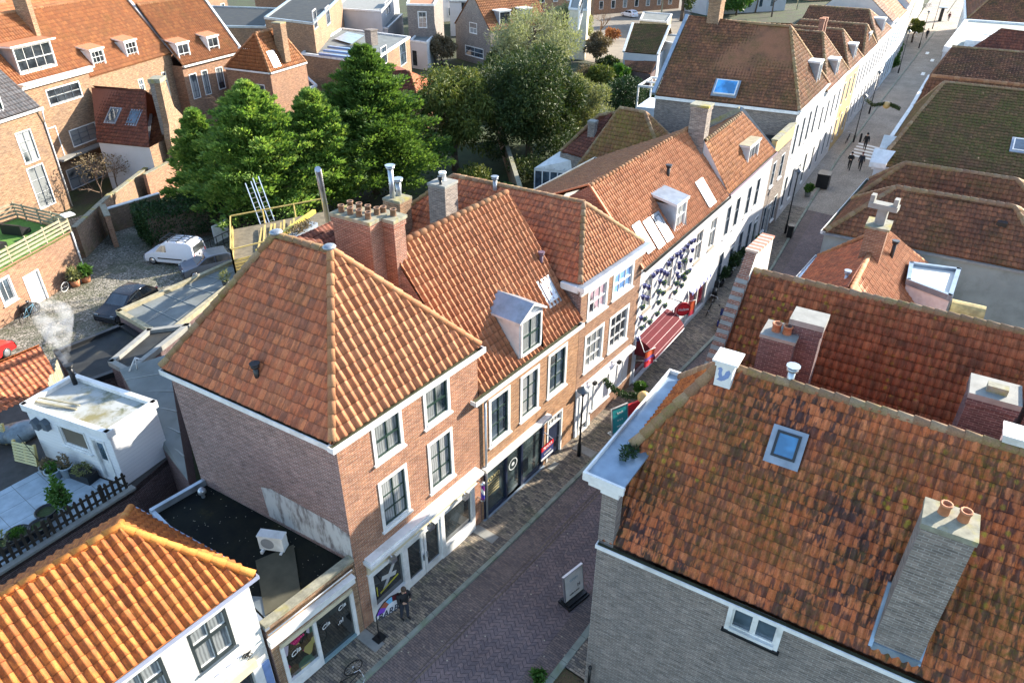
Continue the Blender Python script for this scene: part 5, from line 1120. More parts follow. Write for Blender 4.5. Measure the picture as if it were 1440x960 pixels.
mb = MB(Mt); roo = [(-.22,.15),(-.05,.12),(.06,.2),(.18,.35),(.23,.58),(.16,.70),(.06,.6),(.02,.42),(-.04,.36),(-.08,.5),(-.06,.66),(-.13,.74),(-.2,.70),(-.24,.62),(-.18,.6),(-.19,.4),(-.14,.26)]
mb.q([(-.245, -x*.8, z*.72+.1) for x, z in roo]); mb.build('rooster_relief', plain('relief_blue', (.2,.28,.5), .6), tt)
tt = thing('ridge_turret', 'square pale metal vent box further right on the mossy roof ridge', 'turret', (18.0,-1.4,11.4)); c = at(1430,612,11.95); Mt = frame((c.x,c.y,11.3), (math.cos(rad(6.6)), math.sin(rad(6.6)))); mb = MB(Mt)
mb.box(-.24,-.24,0,.24,.24,.52); mb.box(-.27,-.27,.52,.27,.27,.7); mb.box(-.33,-.31,.7,.33,.31,.76); mb.beam((-.24,0,.22),(-.52,0,-.16),.5,.05,1); mb.build('box', [white, zincblue], tt)
# ---------------- second roof with the stepped brick gable
A, B = (28.8,8.18), (22.2,8.0); C_ = off(B, DN, 14); D_ = off(A, DN, 14); RG = [A, B, C_, D_]
R2 = thing('brick_house', 'house with red brown lichened roof, striped brick gable top and two chimney groups', 'house', base_of(RG))
dd_ = V((DN[0],DN[1],0))*14; n0 = V((22.04,7.9,6.54)); n1 = n0+dd_; r0 = V((25.15,7.72,10.91)); r1 = r0+dd_; o0 = V((28.46,8.09,6.54)); o1 = o0+dd_
mb = MB(); wall(mb, Wall(A, B), 0, 6.5); wall(mb, Wall(B, C_), 0, 6.4); wall(mb, Wall(D_, A), 0, 6.4); mb.build('wall', brick_side, R2)
RS2 = [n0, n1, r1, r0]
tiles(R2, RS2, .246, .316, .06, tile_moss2, segs=9, hw=.18, jit=.011, lip=.05); tiles(R2, [o1, o0, r0, r1], .25, .33, .045, tile_moss2, segs=5); ridge(R2, [(r0, r1)], .12, .39, cap_mos)
W2_ = Wall(A, B); mb = MB(W2_.M); X = lambda x: 28.8-x
pf_ = [(X(28.9),6.26),(X(22.1),6.26),(X(22.1),7.1),(X(24.65),10.8),(X(25.1),11.6),(X(26.97),11.6),(X(27.15),9.24),(X(28.9),7.1)]
for y_, fl in ((-.0,0),(.4,1)): mb.q([(x,y_,z) for x, z in (pf_ if fl else pf_[::-1])][::-1])
for i in range(len(pf_)):
    (a, c), (b, d) = pf_[i], pf_[(i+1) % len(pf_)]; mb.q([(a,0,c),(b,0,d),(b,.4,d),(a,.4,c)][::-1], {2:2,3:2,4:2}.get(i, 0))
mb.build('gable', [brick_white, white, brick_chim], R2)
mb = MB(W2_.M); n_ = 27
for i in range(n_):
    t0, t1 = i/n_, (i+.94)/n_; a_ = (X(22.1)+(X(24.65)-X(22.1))*t0, 7.1+3.7*t0); b_ = (X(22.1)+(X(24.65)-X(22.1))*t1, 7.1+3.7*t1); mb.q([(a_[0],-.03,a_[1]+.05),(a_[0],.43,a_[1]+.05),(b_[0],.43,b_[1]+.05),(b_[0],-.03,b_[1]+.05)][::-1], i % 2); mb.q([(a_[0],.43,a_[1]+.05),(a_[0],.43,a_[1]-.3),(b_[0],.43,b_[1]-.3),(b_[0],.43,b_[1]+.05)][::-1], i % 2)
mb.build('verge_coping', [brick_chim, concrete], R2)
mb = MB(W2_.M)
for i in range(12): x = X(26.97)+i*1.87/12; mb.box(x+.003,-.05,11.602,x+1.87/12-.02,.45,11.69, i % 2)
mb.build('gable_coping', [plain('coping_brick', (.40,.16,.09)), plain('coping_pale', (.55,.42,.33))], R2)
chimney(R2, (21.6,5.3), 6.6, 1.07, 1.07, 6.7, 10.68, brick_dk, concrete, pots=[(-.2,.3),(-.2,-.35)], potr=.14, poth=.3, capo=.03, corb=False)
chimney(R2, (22.1,4.65), 6.6, .88, .98, 6.7, 11.14, brick_dk, concrete, capo=.05, caph=.2)
chimney(R2, (21.5,-.79), 6.6, 1.07, 1.2, 6.7, 11.0, brick_dk, concrete, capo=.04, caph=.17); chimney(R2, (21.95,-2.14), 6.6, 1.02, 1.12, 6.7, 11.18, brick_dk, mossstone, capo=.06, caph=.18)
mb = MB(); mb.beam((21.35,-.56,11.24),(21.4,-1.07,11.24),.28,.26); mb.build('chimney_slab', mossstone, R2)
pipe(R1, (17.5,3.78,11.6), .45, .1, zinc)
# ---------------- small sunlit roof with chimney
A, B = (41.5,9.05), (31.3,8.8); RG = [A, B, (32.3,2.4), (42.8,2.8)]
R3 = thing('brick_house', 'small house with bright orange sunlit roof, mossy topped chimney and white flat dormer', 'house', base_of(RG))
mb = MB(); 
for a, b in zip(RG, RG[1:]+RG[:1]): wall(mb, Wall(a, b), 0, 4.95)
s0, s1 = V((40.1,6.04,8.0)), V((31.9,5.3,8.0)); mb.q([(42.8,2.8,4.95),(41.5,9.05,4.95),tuple(s0)]); mb.build('wall', greyrender, R3)
FR = [V((41.55,9.1,5.0)), V((31.3,8.85,5.0)), s1, s0]; BK = [V((32.3,2.4,5.0)), V((43.0,2.8,5.0)), s0, s1]
tiles(R3, FR, .215, .3, .035, tile_dkred if False else tile_red, segs=6); tiles(R3, BK, .215, .3, .045, tile_or, segs=7, hw=.21); ridge(R3, [(s0, s1), (V((41.55,9.1,5.05)), s0), (V((43.0,2.8,5.05)), s0)], .12, .38, cap_or)
gutter(R3, [V((41.7,9.0,5.0)), V((31.3,8.8,5.0))], .35, .18, inner=zinc)
chimney(R3, (37.0,5.75), 6.6, 1.25, .95, 6.6, 9.3, brick_m3, mossstone, capo=.08, corb=False); 
mb = MB(); mb.box(36.75,5.5,9.4,37.15,5.95,10.2); mb.box(36.65,5.1,10.2,37.2,6.4,10.45); 
for y_ in (5.15,6.2): mb.box(36.7,y_,10.45,37.1,y_+.2,10.8)
mb.build('flue_terminal', concrete, R3)
pipe(R3, hit(1252,365,BK), .9, .1, darkpaint); pipe(R3, hit(1188,398,FR), .5, .09, zinc)
c0, c1, c2, c3 = at(1281,368,6.8), at(1277,392,6.8), at(1338,415,6.8), at(1350,377,6.8)
mb = MB(); pl = [xy(c0), xy(c1), xy(c2), xy(c3)]; mb.prism(pl, 4.6, 6.55); d_ = mb.build('dormer', white, R3)
mb = MB(); mb.prism(pl, 6.55, 6.62, 0)
for a, b in zip(pl, pl[1:]+pl[:1]): w_ = Wall(a, b); mb.M = w_.M; mb.box(-.04,-.06,6.5,w_.L+.04,.14,6.8,1); mb.M = None
mb.build('dormer_roof', [plain('white_membrane', (.75,.74,.66), .6, .12, .8), zincblue], d_)
c = at(1345,425,5.6); Mv = frame((c.x,c.y,5.0), DN); mb = MB(Mv)
for k in range(10):
    a, b = math.pi*k/10, math.pi*(k+1)/10; q_ = lambda t: (.62*math.cos(t), .62*math.sin(t)*1.1)
    (x0,z0),(x1,z1) = q_(a), q_(b); mb.q([(-.2,x0,z0),(1.3,x0,z0),(1.3,x1,z1),(-.2,x1,z1)])
mb.q([(-.2,.62*math.cos(math.pi*k/10),.68*math.sin(math.pi*k/10)) for k in range(11)], 1); mb.build('barrel_roof', [plain('lichened_barrel_tile', (.42,.34,.15), .85, .35, 4, dirt=((.22,.17,.08), .6)), blackfelt], R3)
skylight(R3, BK, (1282,415), .6, .95, frm=white, glass=mirror)
# ---------------- double hipped roof on the grey rendered wall
A, B = (54.2,9.78), (43.0,9.42); C_ = off(B, DN, 11.5); D_ = off(A, DN, 11.5); RG = [A, B, C_, D_]
R4 = thing('rendered_house', 'grey rendered house with two parallel dark brown hipped roofs', 'house', base_of(RG))
mb = MB()
for a, b in zip(RG, RG[1:]+RG[:1]): wall(mb, Wall(a, b), 0, 6.0)
mb.build('wall', greyrender, R4)
vv0, vv1 = V((49.3,9.6,6.1)), V((49.3,9.6,6.1))+V((DN[0],DN[1],0))*11.5
for a, b, cc, dd, p, q in ((V((42.9,9.4,6.05)), z3(C_,6.05), vv1, vv0, V((46.5,6.9,8.3)), V((47.2,.9,8.3))), (vv0, vv1, z3(D_,6.05), V((54.3,9.75,6.05)), V((51.7,7.55,8.3)), V((52.5,1.4,8.3)))):
    tiles(R4, [a, b, q, p], .25, .33, .04, tile_brown, segs=7); tiles(R4, [dd, a, p], .25, .33, .04, tile_brown, segs=6); tiles(R4, [cc, dd, p, q], .25, .33, .04, tile_brown, segs=5); tiles(R4, [b, cc, q], .25, .33, .04, tile_brown, segs=5)
    ridge(R4, [(a+V((0,0,.05)), p), (dd+V((0,0,.05)), p), (p, q), (b+V((0,0,.05)), q), (cc+V((0,0,.05)), q)], .15, .42, cap_mos)
gutter(R4, [V((54.3,9.75,6.05)), V((42.85,9.35,6.05))], .3, .18); gutter(R4, [V((42.9,9.5,6.0)), z3(C_,6.0)], .16, .12, mat=lead)
mb = MB(); h_ = hit(1409,315,[V((42.9,9.4,6.05)), z3(C_,6.05), V((47.2,.9,8.3)), V((46.5,6.9,8.3))]); mb.box(h_.x-.25,h_.y-.25,h_.z-.1,h_.x+.25,h_.y+.25,h_.z+.15); mb.build('roof_hatch', blackmetal, R4)
# ---------------- large green mossed roof and the following
t, WF, E4 = rowhouse('house with the broad green mossed hip roof behind two parallel ridges', (73.9,11.45), (54.4,9.78), 14, 7.0, whitewall, hip='across', rp=(64.7,8.45,11.0), rq=(66.0,-3.0,11.0), tm=tile_green, dang=CA*180/math.pi+180, rear='hip', wins=[(u,u+1.1,3.9,6.2) for u in (2,5,8,11,14,17)]+[(u,u+1.1,.8,3.1) for u in (2,5,11,14,17)], tsegs=7, th=.33, tw=.26)
mb = MB(WF.M)
for x in (58.9, 55.0): u = abs((V((x,RR(x),0))-WF.p0).dot(WF.d)); mb = MB(WF.M); mb.box(u-.8,-.35,6.9,u+.8,.7,7.25); mb.q([(u-.8,-.35,7.25),(u+.8,-.35,7.25),(u,-.35,8.0)]); mb.q([(u-.8,-.35,7.25),(u,-.35,8.0),(u,1.0,8.0),(u-.8,.7,7.25)][::-1]); mb.q([(u+.8,-.35,7.25),(u+.8,.7,7.25),(u,1.0,8.0),(u,-.35,8.0)][::-1]); mb.build('front_gable', white, t)
skylight(t, [E4[1], E4[2], V((66,-3,11)), V((64.7,8.45,11))], (1435,206), .9, 1.3, frm=white, glass=glass_sky)
rowhouse('house with dark brown roof and red ridge just past the green mossed roof', (88.9,13.0), (74,11.48), 14, 7.0, whitewall, hip=None, rp=None, dang=CA*180/math.pi+180, tm=tile_brown, wins=[(u,u+1.1,3.9,6.2) for u in (2,6,10)])
t = [o for o in COL.objects if o.get('label', '').startswith('house with dark brown roof and red')][0]
a0, a1 = V((73.8,11.4,7.1)), V((73.8,11.4,7.1))+V((DN[0],DN[1],0))*14; p0 = V((72.6,10.3,9.95)); p0 = V((75.5,11.0,9.4)); p1 = V((76.8,-1.5,9.4)); b0, b1 = V((80,12,7.1)), V((81.4,-1.0,7.1))
tiles(t, [a0,a1,p1,p0], .27, .34, .04, tile_brown, segs=5); tiles(t, [b1,b0,p0,p1], .27, .34, .04, tile_brown, segs=4); ridge(t, [(p0,p1)], .17, .45, cap_or)
g0, g1 = V((80,12.05,7.1)), V((81.4,-1.5,7.1)); k0, k1 = V((89.2,11.9,9.9)), V((91.0,-2,9.9)); tiles(t, [g0,g1,k1,k0], .28, .36, .04, tile_brown, segs=5); h0, h1 = V((96,13.5,7.1)), V((97.6,-1,7.1)); tiles(t, [h1,h0,k0,k1], .28, .36, .04, tile_brown, segs=4); ridge(t, [(k0,k1)], .16, .45, cap_mos); tiles(t, [V((89,13.05,7.1)), g0, k0], .28, .36, .04, tile_brown, segs=4)
for w_ in (Wall((96,13.6),(89,13.05)), Wall((81.4,-1.5),(97.6,-1))): mb = MB(); wall(mb, w_, 0, 7.05); mb.build('wall', whitewall, t)
def flatblock(label, P4, z, edge, roofm, wm, name='flat_roofed_building', extra=None):
    t = thing(name, label, 'building', base_of(P4)); mb = MB()
    for a, b in zip(P4, P4[1:]+P4[:1]): wall(mb, Wall(a, b), 0, z)
    mb.build('wall', wm, t); f = MB(); f.prism(P4, z-.2, z-.1); f.build('flat_roof', roofm, t); e = MB()
    for a, b in zip(P4, P4[1:]+P4[:1]): w_ = Wall(a, b); e.M = w_.M; e.box(-.1,-.1,z-.35,w_.L+.1,.3,z+.15); e.M = None
    e.build('roof_edge', edge, t); return t
t = flatblock('flat roofed building with white edges and grey green roof at the right edge', [(124,15.9),(98.5,13.9),(100.3,-2),(126,-1)], 8.3, white, plain('grey_green_roof', (.27,.29,.25), .85, .15, .5), whitewall)
for x0, x1, y0, y1 in ((102,106.5,9,12.5),(108,112,8,11.5),(104,109,1,5)): mb = MB(); mb.box(x0,y0,8.1,x1,y1,8.9); mb.build('roof_light', white, t)
P_ = [V((100.5,11.5,8.3)), V((101.3,4,8.3)), V((103.5,5.5,10.2)), V((103.2,9.5,10.2))]; tiles(t, [P_[0],P_[1],P_[2],P_[3]], .3, .4, .04, tile_dkred, segs=4)
rowhouse('dark roofed house beyond the flat roof at the upper right', (152,20.5), (126.5,16.2), 16, 8.2, plain('pale_blue_render', (.55,.66,.74), .8), hip='across', rp=(138,13,13.2), rq=(140,4,13.2), tm=tile_brown, dang=CA*180/math.pi+180, rear='hip', wins=[(u,u+1.3,4.5,6.9) for u in range(2,24,4)], tsegs=4, th=.42, tw=.32)
rowhouse('dark gabled house with a pale glass side in the upper right corner', (180,24), (153,20.6), 16, 8.5, whitewall, hip='across', rp=(166,17,13.5), rq=(168,8,13.5), tm=tile_brown, dang=CA*180/math.pi+180, rear='hip', wins=[(u,u+1.3,4.5,6.9) for u in range(2,24,4)], tsegs=4, th=.42, tw=.32)
# ================================================================ houses round the yard, upper left
def block(name, label, cat, P4, z, wm, roof=None, edge=None, wins=(), wk=None, walls=None, dk=None):
    t = thing(name, label, cat, base_of(P4)); mb = MB(); n = len(P4); by = {}
    for (i, tl, br, kw) in wins:
        W_ = Wall(P4[i], P4[(i+1) % n]); by.setdefault(i, []).append(winpx(t, W_, tl, br, **{**(wk or {}), **kw}))
    for i in range(n): wall(mb, Wall(P4[i], P4[(i+1) % n]), 0, z, by.get(i, ()))
    mb.build('wall', wm, t)
    if roof: f = MB(); f.prism(P4, z-.25, z-.12); f.build('flat_roof', roof, t)
    if edge:
        e = MB()
        for a, b in zip(P4, P4[1:]+P4[:1]): w_ = Wall(a, b); e.M = w_.M; e.box(-.06,-.08,z-.2,w_.L+.06,.2,z+.08); e.M = None
        e.build('roof_edge', edge, t)
    return t
wd = dict(fw=.09, nx=2, hz=(.5,), sash=greyblue, rec=.09, sill=False)
def ang_d(a): return (math.cos(rad(a)), math.sin(rad(a)))
def quadring(A, B, dep): d = V((B[0]-A[0], B[1]-A[1])).normalized(); n = (-d.y, d.x); return [A, B, off(B, n, dep), off(A, n, dep)]
# H1a
RG = quadring((10.1,59.4), (23.8,65.5), 9); WF = Wall(RG[0], RG[1])
t = block('brick_house', 'sandy brick house with slate blue roof at the left edge above the roof terrace', 'house', RG, 8.3, brick_yel, wins=[(0,(20,188),(57,224),dict(hz=(.35,.68))),(0,(36,238),(79,285),dict(hz=(.35,.68)))], wk=wd)
n_ = V((-WF.d.y, WF.d.x, 0)); E0, E1 = V((*RG[0],8.4)), V((*RG[1],8.4)); Rf = [E0, E1, E1+n_*4+V((0,0,4.2)), E0+n_*4+V((0,0,4.2))]
tiles(t, Rf, .3, .36, .05, tile_slate, segs=6); mb = MB(); q1 = E1+n_*4+V((0,0,4.2)); q2 = E1+n_*9; mb.q([tuple(E1), tuple(q2), tuple(q1)]); mb.build('gable', brick_yel, t)
gutter(t, [E0, E1], .3, .2); downpipe(t, [WF.pt(WF.L-.2, 8.2, .3), WF.pt(WF.L-.15, 7.2, .08), WF.pt(WF.L-.15, .1, .08)], .06, white)
c = WF.pt(WF.L-4.7, 0, -.5); dormer(t, (c.x, c.y, 8.75), xy(WF.d), 1.9, 1.5, 46, 'flat', 0, zinc, white, nx=2, hz=(), fr=white)
# H2
A, B = (17.3,66.6), (42.3,77.8); RG = quadring(A, B, 9); WF = Wall(A, B); n2 = V((-WF.d.y, WF.d.x, 0))
t = block('brick_house', 'long sandy brick house with wide orange tile roof, one large and two small white dormers', 'house', RG, 8.4, brick_yel, wins=[(0,(193,112),(205,127),dict(hz=(.5,))),(0,(226,102),(241,135),dict(hz=(.3,.6)))], wk=dict(wd, sash=white, fr=cream))
E0, E1 = V((*A,8.45))-n2*.15, V((*B,8.45))-n2*.15; up = n2*4.3+V((0,0,5.6)); Rf = [E0, E1, E1+up, E0+up]; bk = n2*8.8
tiles(t, Rf, .28, .36, .085, tile_far, segs=6, hw=.2); tiles(t, [E1+bk, E0+bk, E0+up, E1+up], .3, .4, .05, tile_far, segs=4); ridge(t, [(E0+up, E1+up)], .15, .42, cap_or)
mb = MB(); mb.beam(E1+V((.05,0,.1)), E1+up+V((.05,0,.2)), .35, .3); mb.beam(E1+V((.05,0,.1))+bk, E1+up+V((.05,0,.2)), .35, .3); mb.build('coping', zinc, t)
mb = MB(); mb.q([tuple(E1), tuple(E1+bk), tuple(E1+up)]); mb.q([tuple(E0+bk), tuple(E0), tuple(E0+up)]); mb.build('gable', brick_yel, t)
for px in ((134,104),(182,94)):
    c = onv(px[0], px[1], xy(WF.pt(0,0,-.35)), xy(WF.pt(5,0,-.35))); dormer(t, (c.x, c.y, 8.75), xy(WF.d), 1.75, 1.75, 52, 'shed', 0, white, terra, nx=3, hz=(.33,.66), fr=white, sash=white, glass=glass_dark)
c = hit(28,107,Rf); dormer(t, tuple(c), xy(WF.d), 4.2, 2.2, 52, 'flat', 0, zinc, terra, nx=4, hz=(.5,), fr=white, sash=white, glass=glass_dark, ov=.35)
mb = MB(); c = hit(42,38,Rf); chimney(t, (c.x,c.y), 24, .5, 1.4, c.z-1, c.z+3.6, brick_yel, zinc, name='chimney')
# H1b - projecting bay with white cornice
A, B = (24.2,69.0), (30.9,71.8); RG = quadring(A, B, 4.5); WF = Wall(A, B)
t = block('brick_house', 'brick bay house with broad white cornice and large multi pane windows in half shade', 'house', RG, 9.4, brick_yel, roof=terra, wins=[(0,(63,127),(117,136),dict(nx=4,hz=(.5,))),(0,(96,184),(140,194),dict(nx=3,hz=(.33,.66))),(0,(92,240),(150,246),dict(nx=4,hz=(.5,)))], wk=wd)
cornice(t, WF, -.3, WF.L+.3, 9.6, white, .6, .45)
o_ = door(t, WF, 1.0, 2.0, 3.1, 5.7, leaf=darkgreen, glass=glass_dark); mb = MB(WF.M); mb.box(.6,-.9,2.95,6.5,-.02,3.08); mb.build('balcony_slab', concrete, t)
# H3
A, B = (42.4,76.3), (51.2,78.6); RG = quadring(A, B, 9); WF = Wall(A, B); n3 = V((-WF.d.y, WF.d.x, 0))
t = block('brick_house', 'brown brick house with orange roof and two white dormers beside the long sandy one', 'house', RG, 7.3, brick_m3, wins=[(0,(265,105),(283,137),dict(nx=2,hz=(.3,))),(0,(282,100),(298,132),dict(nx=2,hz=(.3,))),(0,(302,96),(318,124),dict(nx=2,hz=(.3,)))], wk=dict(wd, sash=navy))
E0, E1 = V((*A,7.4))-n3*.15, V((*B,7.4))-n3*.15; up = n3*4.4+V((0,0,5.6)); bk = n3*8.8
tiles(t, [E0,E1,E1+up,E0+up], .28, .36, .085, tile_far, segs=6); tiles(t, [E1+bk,E0+bk,E0+up,E1+up], .3, .4, .05, tile_far, segs=4); ridge(t, [(E0+up,E1+up)], .15, .42, cap_or); gutter(t, [E0,E1], .25, .2)
mb = MB(); mb.q([tuple(E1),tuple(E1+bk),tuple(E1+up)]); mb.beam(E1+V((0,0,.1)), E1+up+V((0,0,.2)), .3, .3, 1); mb.beam(E1+bk+V((0,0,.1)), E1+up+V((0,0,.2)), .3, .3, 1); mb.build('gable', [brick_m3, zinc], t)
for px in ((252,86),(294,75)):
    c = onv(px[0], px[1], xy(WF.pt(0,0,-.35)), xy(WF.pt(5,0,-.35))); dormer(t, (c.x, c.y, 7.7), xy(WF.d), 1.75, 1.75, 52, 'shed', 0, white, terra, nx=2, hz=(.4,), fr=white, sash=white, glass=glass_dark)
# low wing with dark red roof, white wall and the tall chimney
lw = [(28.1,67.2),(30.1,62.4),(36.5,66.0),(34.0,71.5)]
t = thing('low_house', 'low house with dark red tile roof, two skylights and a white side wall', 'house', base_of(lw)); mb = MB()
for i, (a, b) in enumerate(zip(lw, lw[1:]+lw[:1])): wall(mb, Wall(a, b), 0, 4.2, m=0 if i in (0,) else 1)
mb.build('wall', [whitewall, brick_yel], t)
Pd = [V((28.0,67.3,4.25)), V((30.0,62.3,4.25)), V((33.1,66.6,7.9)), V((30.6,71.4,7.9))]
tiles(t, Pd, .27, .34, .04, tile_dkred, segs=5); tiles(t, [V((36.6,66.0,4.2)), V((34.1,71.6,4.2)), Pd[3], Pd[2]], .3, .4, .04, tile_dkred, segs=4)
for px in ((160,163),(189,166)): skylight(t, Pd, px, .95, 1.35, frm=greyblue, glass=glass_sky)
gw = Wall((32.2,62.6), (37.7,67.4)); mb = MB(gw.M)
for y_, fl in ((0,0),(.5,1)):
    pl = [(0,y_,0),(gw.L,y_,0),(gw.L,y_,2.9),(2.6,y_,6.6),(2.1,y_,8.9),(.75,y_,9.3),(.5,y_,5.6),(0,y_,4.4)]; mb.q(pl[::-1] if fl else pl)
pl = [(0,0),(gw.L,0),(gw.L,2.9),(2.6,6.6),(2.1,8.9),(.75,9.3),(.5,5.6),(0,4.4)]
for (a, c), (b, d) in zip(pl, pl[1:]+pl[:1]): mb.q([(a,0,c),(a,.5,c),(b,.5,d),(b,0,d)])
mb.build('gable', brick_yel, t); mb = MB(gw.M); mb.box(.65,-.06,9.0,2.2,.95,9.35); mb.box(.72,.5,4.6,2.1,.9,9.0,1); mb.build('chimney', [mossstone, brick_grey], t)
A4 = [(31.3,65.3),(32.2,62.7),(36.2,65.9),(35.2,68.5)]
t = thing('brick_outbuilding', 'small brick lean-to with steep dark tile roof and a white lattice window', 'outbuilding', base_of(A4)); mb = MB(); W_ = Wall(A4[0], A4[1]); o_ = window(t, W_, .9, 1.9, .8, 2.2, nx=3, hz=(.33,.66), sash=white, fw=.08)
wall(mb, W_, 0, 2.9, [o_]); wall(mb, Wall(A4[3], A4[0]), 0, 2.9); mb.build('wall', brick_yel, t); tiles(t, [V((31.2,65.4,2.95)), V((32.2,62.6,2.95)), V((34.9,65.6,5.2)), V((33.9,68.3,5.2))], .27, .34, .05, tile_slate if False else tile_brown, segs=5)
mb = MB(); mb.beam((31.2,65.4,3.1),(33.9,68.3,5.3),.25,.2); mb.build('flashing', zinc, t)
# H4
pz = 6.6; e0, e1, e2 = at(316.6,94.7,pz), at(379.5,102,pz), at(430,87,pz); p_ = at(358.8,47,10.3); q_ = at(390.7,40,10.3); e3 = e0+(e2-e1)
RG = [xy(e0), xy(e1), xy(e2), xy(e3)]
t = block('brick_house', 'brick house with hipped tile roof, white dormer, skylight and sandy chimney among the conifers', 'house', RG, 6.5, brick_m3, wins=[(0,(330,118),(343,140),{}),(0,(360,118),(374,132),{})], wk=dict(wd, sash=navy))
for a, b, c2 in ((e0,e1,[p_]),(e1,e2,[q_,p_]),(e2,e3,[q_]),(e3,e0,[p_,q_])): tiles(t, [a,b]+c2, .28, .36, .045, tile_far, segs=5)
ridge(t, [(e0,p_),(e1,p_),(p_,q_),(e2,q_)], .15, .42, cap_or); gutter(t, [e0,e1], .2, .18); gutter(t, [e1,e2], .2, .18)
d0 = e0.lerp(e1,.34); dd = (e1-e0).normalized(); ii = V((-dd.y, dd.x, 0)); d0 = d0+ii*.45; dormer(t, (d0.x,d0.y,pz+.45), xy(dd), 2.0, 1.55, 48, 'flat', 0, white, zinc, nx=2, hz=(), fr=white)
skylight(t, [e1,e2,q_,p_], (384,83), .9, 1.4, frm=white, glass=glass_sky)
c = hit(399,80,[e1,e2,q_,p_]); chimney(t, (c.x,c.y), 15, .9, 1.1, c.z-.5, c.z+3.4, brick_yel, mossstone, capo=.05)
# terrace outbuilding in front, with wooden rails
A, B = (9.5,47.5), (18.2,51.8); RG = [A, B, (17.0,57.2), (6,55.5)]; WF = Wall(A, B); ops = []
t = thing('brick_outbuilding', 'low brick outbuilding with white door and plank railed roof terrace', 'outbuilding', base_of(RG))
ops.append(winpx(t, WF, (-8,397), (25,419), fw=.12, nx=2, hz=(), sash=white, glass=glass_sky))
u0, z1 = WF.uz(29,385); u1, z0 = WF.uz(69,420); ops.append(door(t, WF, u0, u1, 0, 2.15, leaf=white))
mb = MB(); wall(mb, WF, 0, 3.3, ops)
for a, b in zip(RG[1:], RG[2:]+RG[:1]): wall(mb, Wall(a, b), 0, 3.3)
mb.build('wall', brick_m3, t); f = MB(); f.prism(RG, 3.1, 3.2); f.build('terrace_floor', plain('artificial_turf', (.10,.22,.03), .95, .3, 8), t)  # wall brick picked darker, its colour standing in for shade
def railing(t, a, b, z, n=4, h=1.0):
    w_ = Wall(a, b); mb = MB(w_.M)
    for k in range(n): mb.box(0,-.04,z+k*h/n,w_.L,.0,z+k*h/n+h/n*.55)
    x = 0
    while x <= w_.L: mb.box(x-.04,.0,z-.3,x+.04,.08,z+h); x += 1.5
    return mb.build('railing', woodold, t)
railing(t, A, B, 3.45); railing(t, B, RG[2], 3.45); railing(t, RG[2], RG[3], 3.45)
mb = MB(); mb.box(17.9,51.3,4.4,18.6,52.0,4.5); mb.build('post_cap', white, t); downpipe(t, [WF.pt(WF.L-.1,3.2,.08), WF.pt(WF.L-.1,.05,.08)], .06, white)
def lounge(loc, a, lab):
    T = thing('lounge_seat', lab, 'outdoor seat', loc); M_ = frame(loc, ang_d(a)); mb = MB(M_); mb.box(-.8,-.4,.05,.8,.4,.35); mb.build('seat', blackmetal, T); mb = MB(M_); mb.box(-.8,.25,.35,.8,.4,.75); mb.build('backrest', blackmetal, T)
lounge((13.6,52.6,3.2), 25, 'black lounge seat on the artificial turf roof terrace'); lounge((15.8,54.4,3.2), 115, 'black lounge seat nearer the far rail of the turf terrace')
# garden walls
def gwall(a, b, h, label, th_=.3, mat=None, name='garden_wall', z0=0, cap=mossstone):
    w_ = Wall(a, b); mb = MB(w_.M); mb.box(0,0,z0,w_.L,th_,h); mb.box(-.04,-.04,h,w_.L+.04,th_+.04,h+.07,1); return solo(mb, name, [mat or brick_gard, cap], label, 'wall', (*a, z0))
gwall((19.5,54.4), (24.5,59.0), 2.4, 'mossy brick garden wall running back from the roof terrace corner'); gwall((24.6,59.1), (31.2,64.2), 2.3, 'sunlit mossy garden wall with a dark opening, below the white side wall')
gwall((22.0,54.4), (22.9,56.9), 2.5, 'short upright brick wall beside the yard entrance', .35, brick_m3); gwall((23.2,57.4), (27.5,57.4), 1.9, 'low brick wall with white coping behind the clipped hedge', .3, brick_gard, cap=white)
gwall((28.5,61.0), (36.9,65.0), 2.5, 'reddish brick garden wall below the tall sandy gable', .3, brick_m); gwall((37.0,65.0), (42.5,60.5), 2.4, 'brick garden wall running towards the conifers', .3, brick_m3)
gwall((46,34), (62,49), 2.2, 'old garden wall in shade behind the hipped mossy rear roofs', .3, brick_gard)
# red hipped garden house between the conifers
P_ = [at(500,140,3.2), at(592,152,3.2), at(576,101,6.2), at(512,100,6.2)]; Q_ = [at(615,118,3.6), at(545,88,3.6)]
t = thing('garden_house', 'garden house with dark red hipped roof between the two green conifers', 'outbuilding', (xy(P_[0]+(P_[2]-P_[0])*.5)+(0,)))
tiles(t, [P_[0],P_[1],P_[2],P_[3]], .28, .36, .045, tile_dkred, segs=5); tiles(t, [P_[1], Q_[0], P_[2]], .28, .36, .045, tile_red, segs=5); tiles(t, [Q_[0],Q_[1],P_[3],P_[2]], .3, .4, .045, tile_dkred, segs=4); ridge(t, [(P_[3],P_[2]),(P_[1],P_[2])], .14, .42, cap_or)
mb = MB(); wall(mb, Wall(xy(P_[0]), xy(P_[1])), 0, 3.1); wall(mb, Wall(xy(P_[1]), xy(Q_[0])), 0, 3.1); mb.build('wall', brick_m3, t)
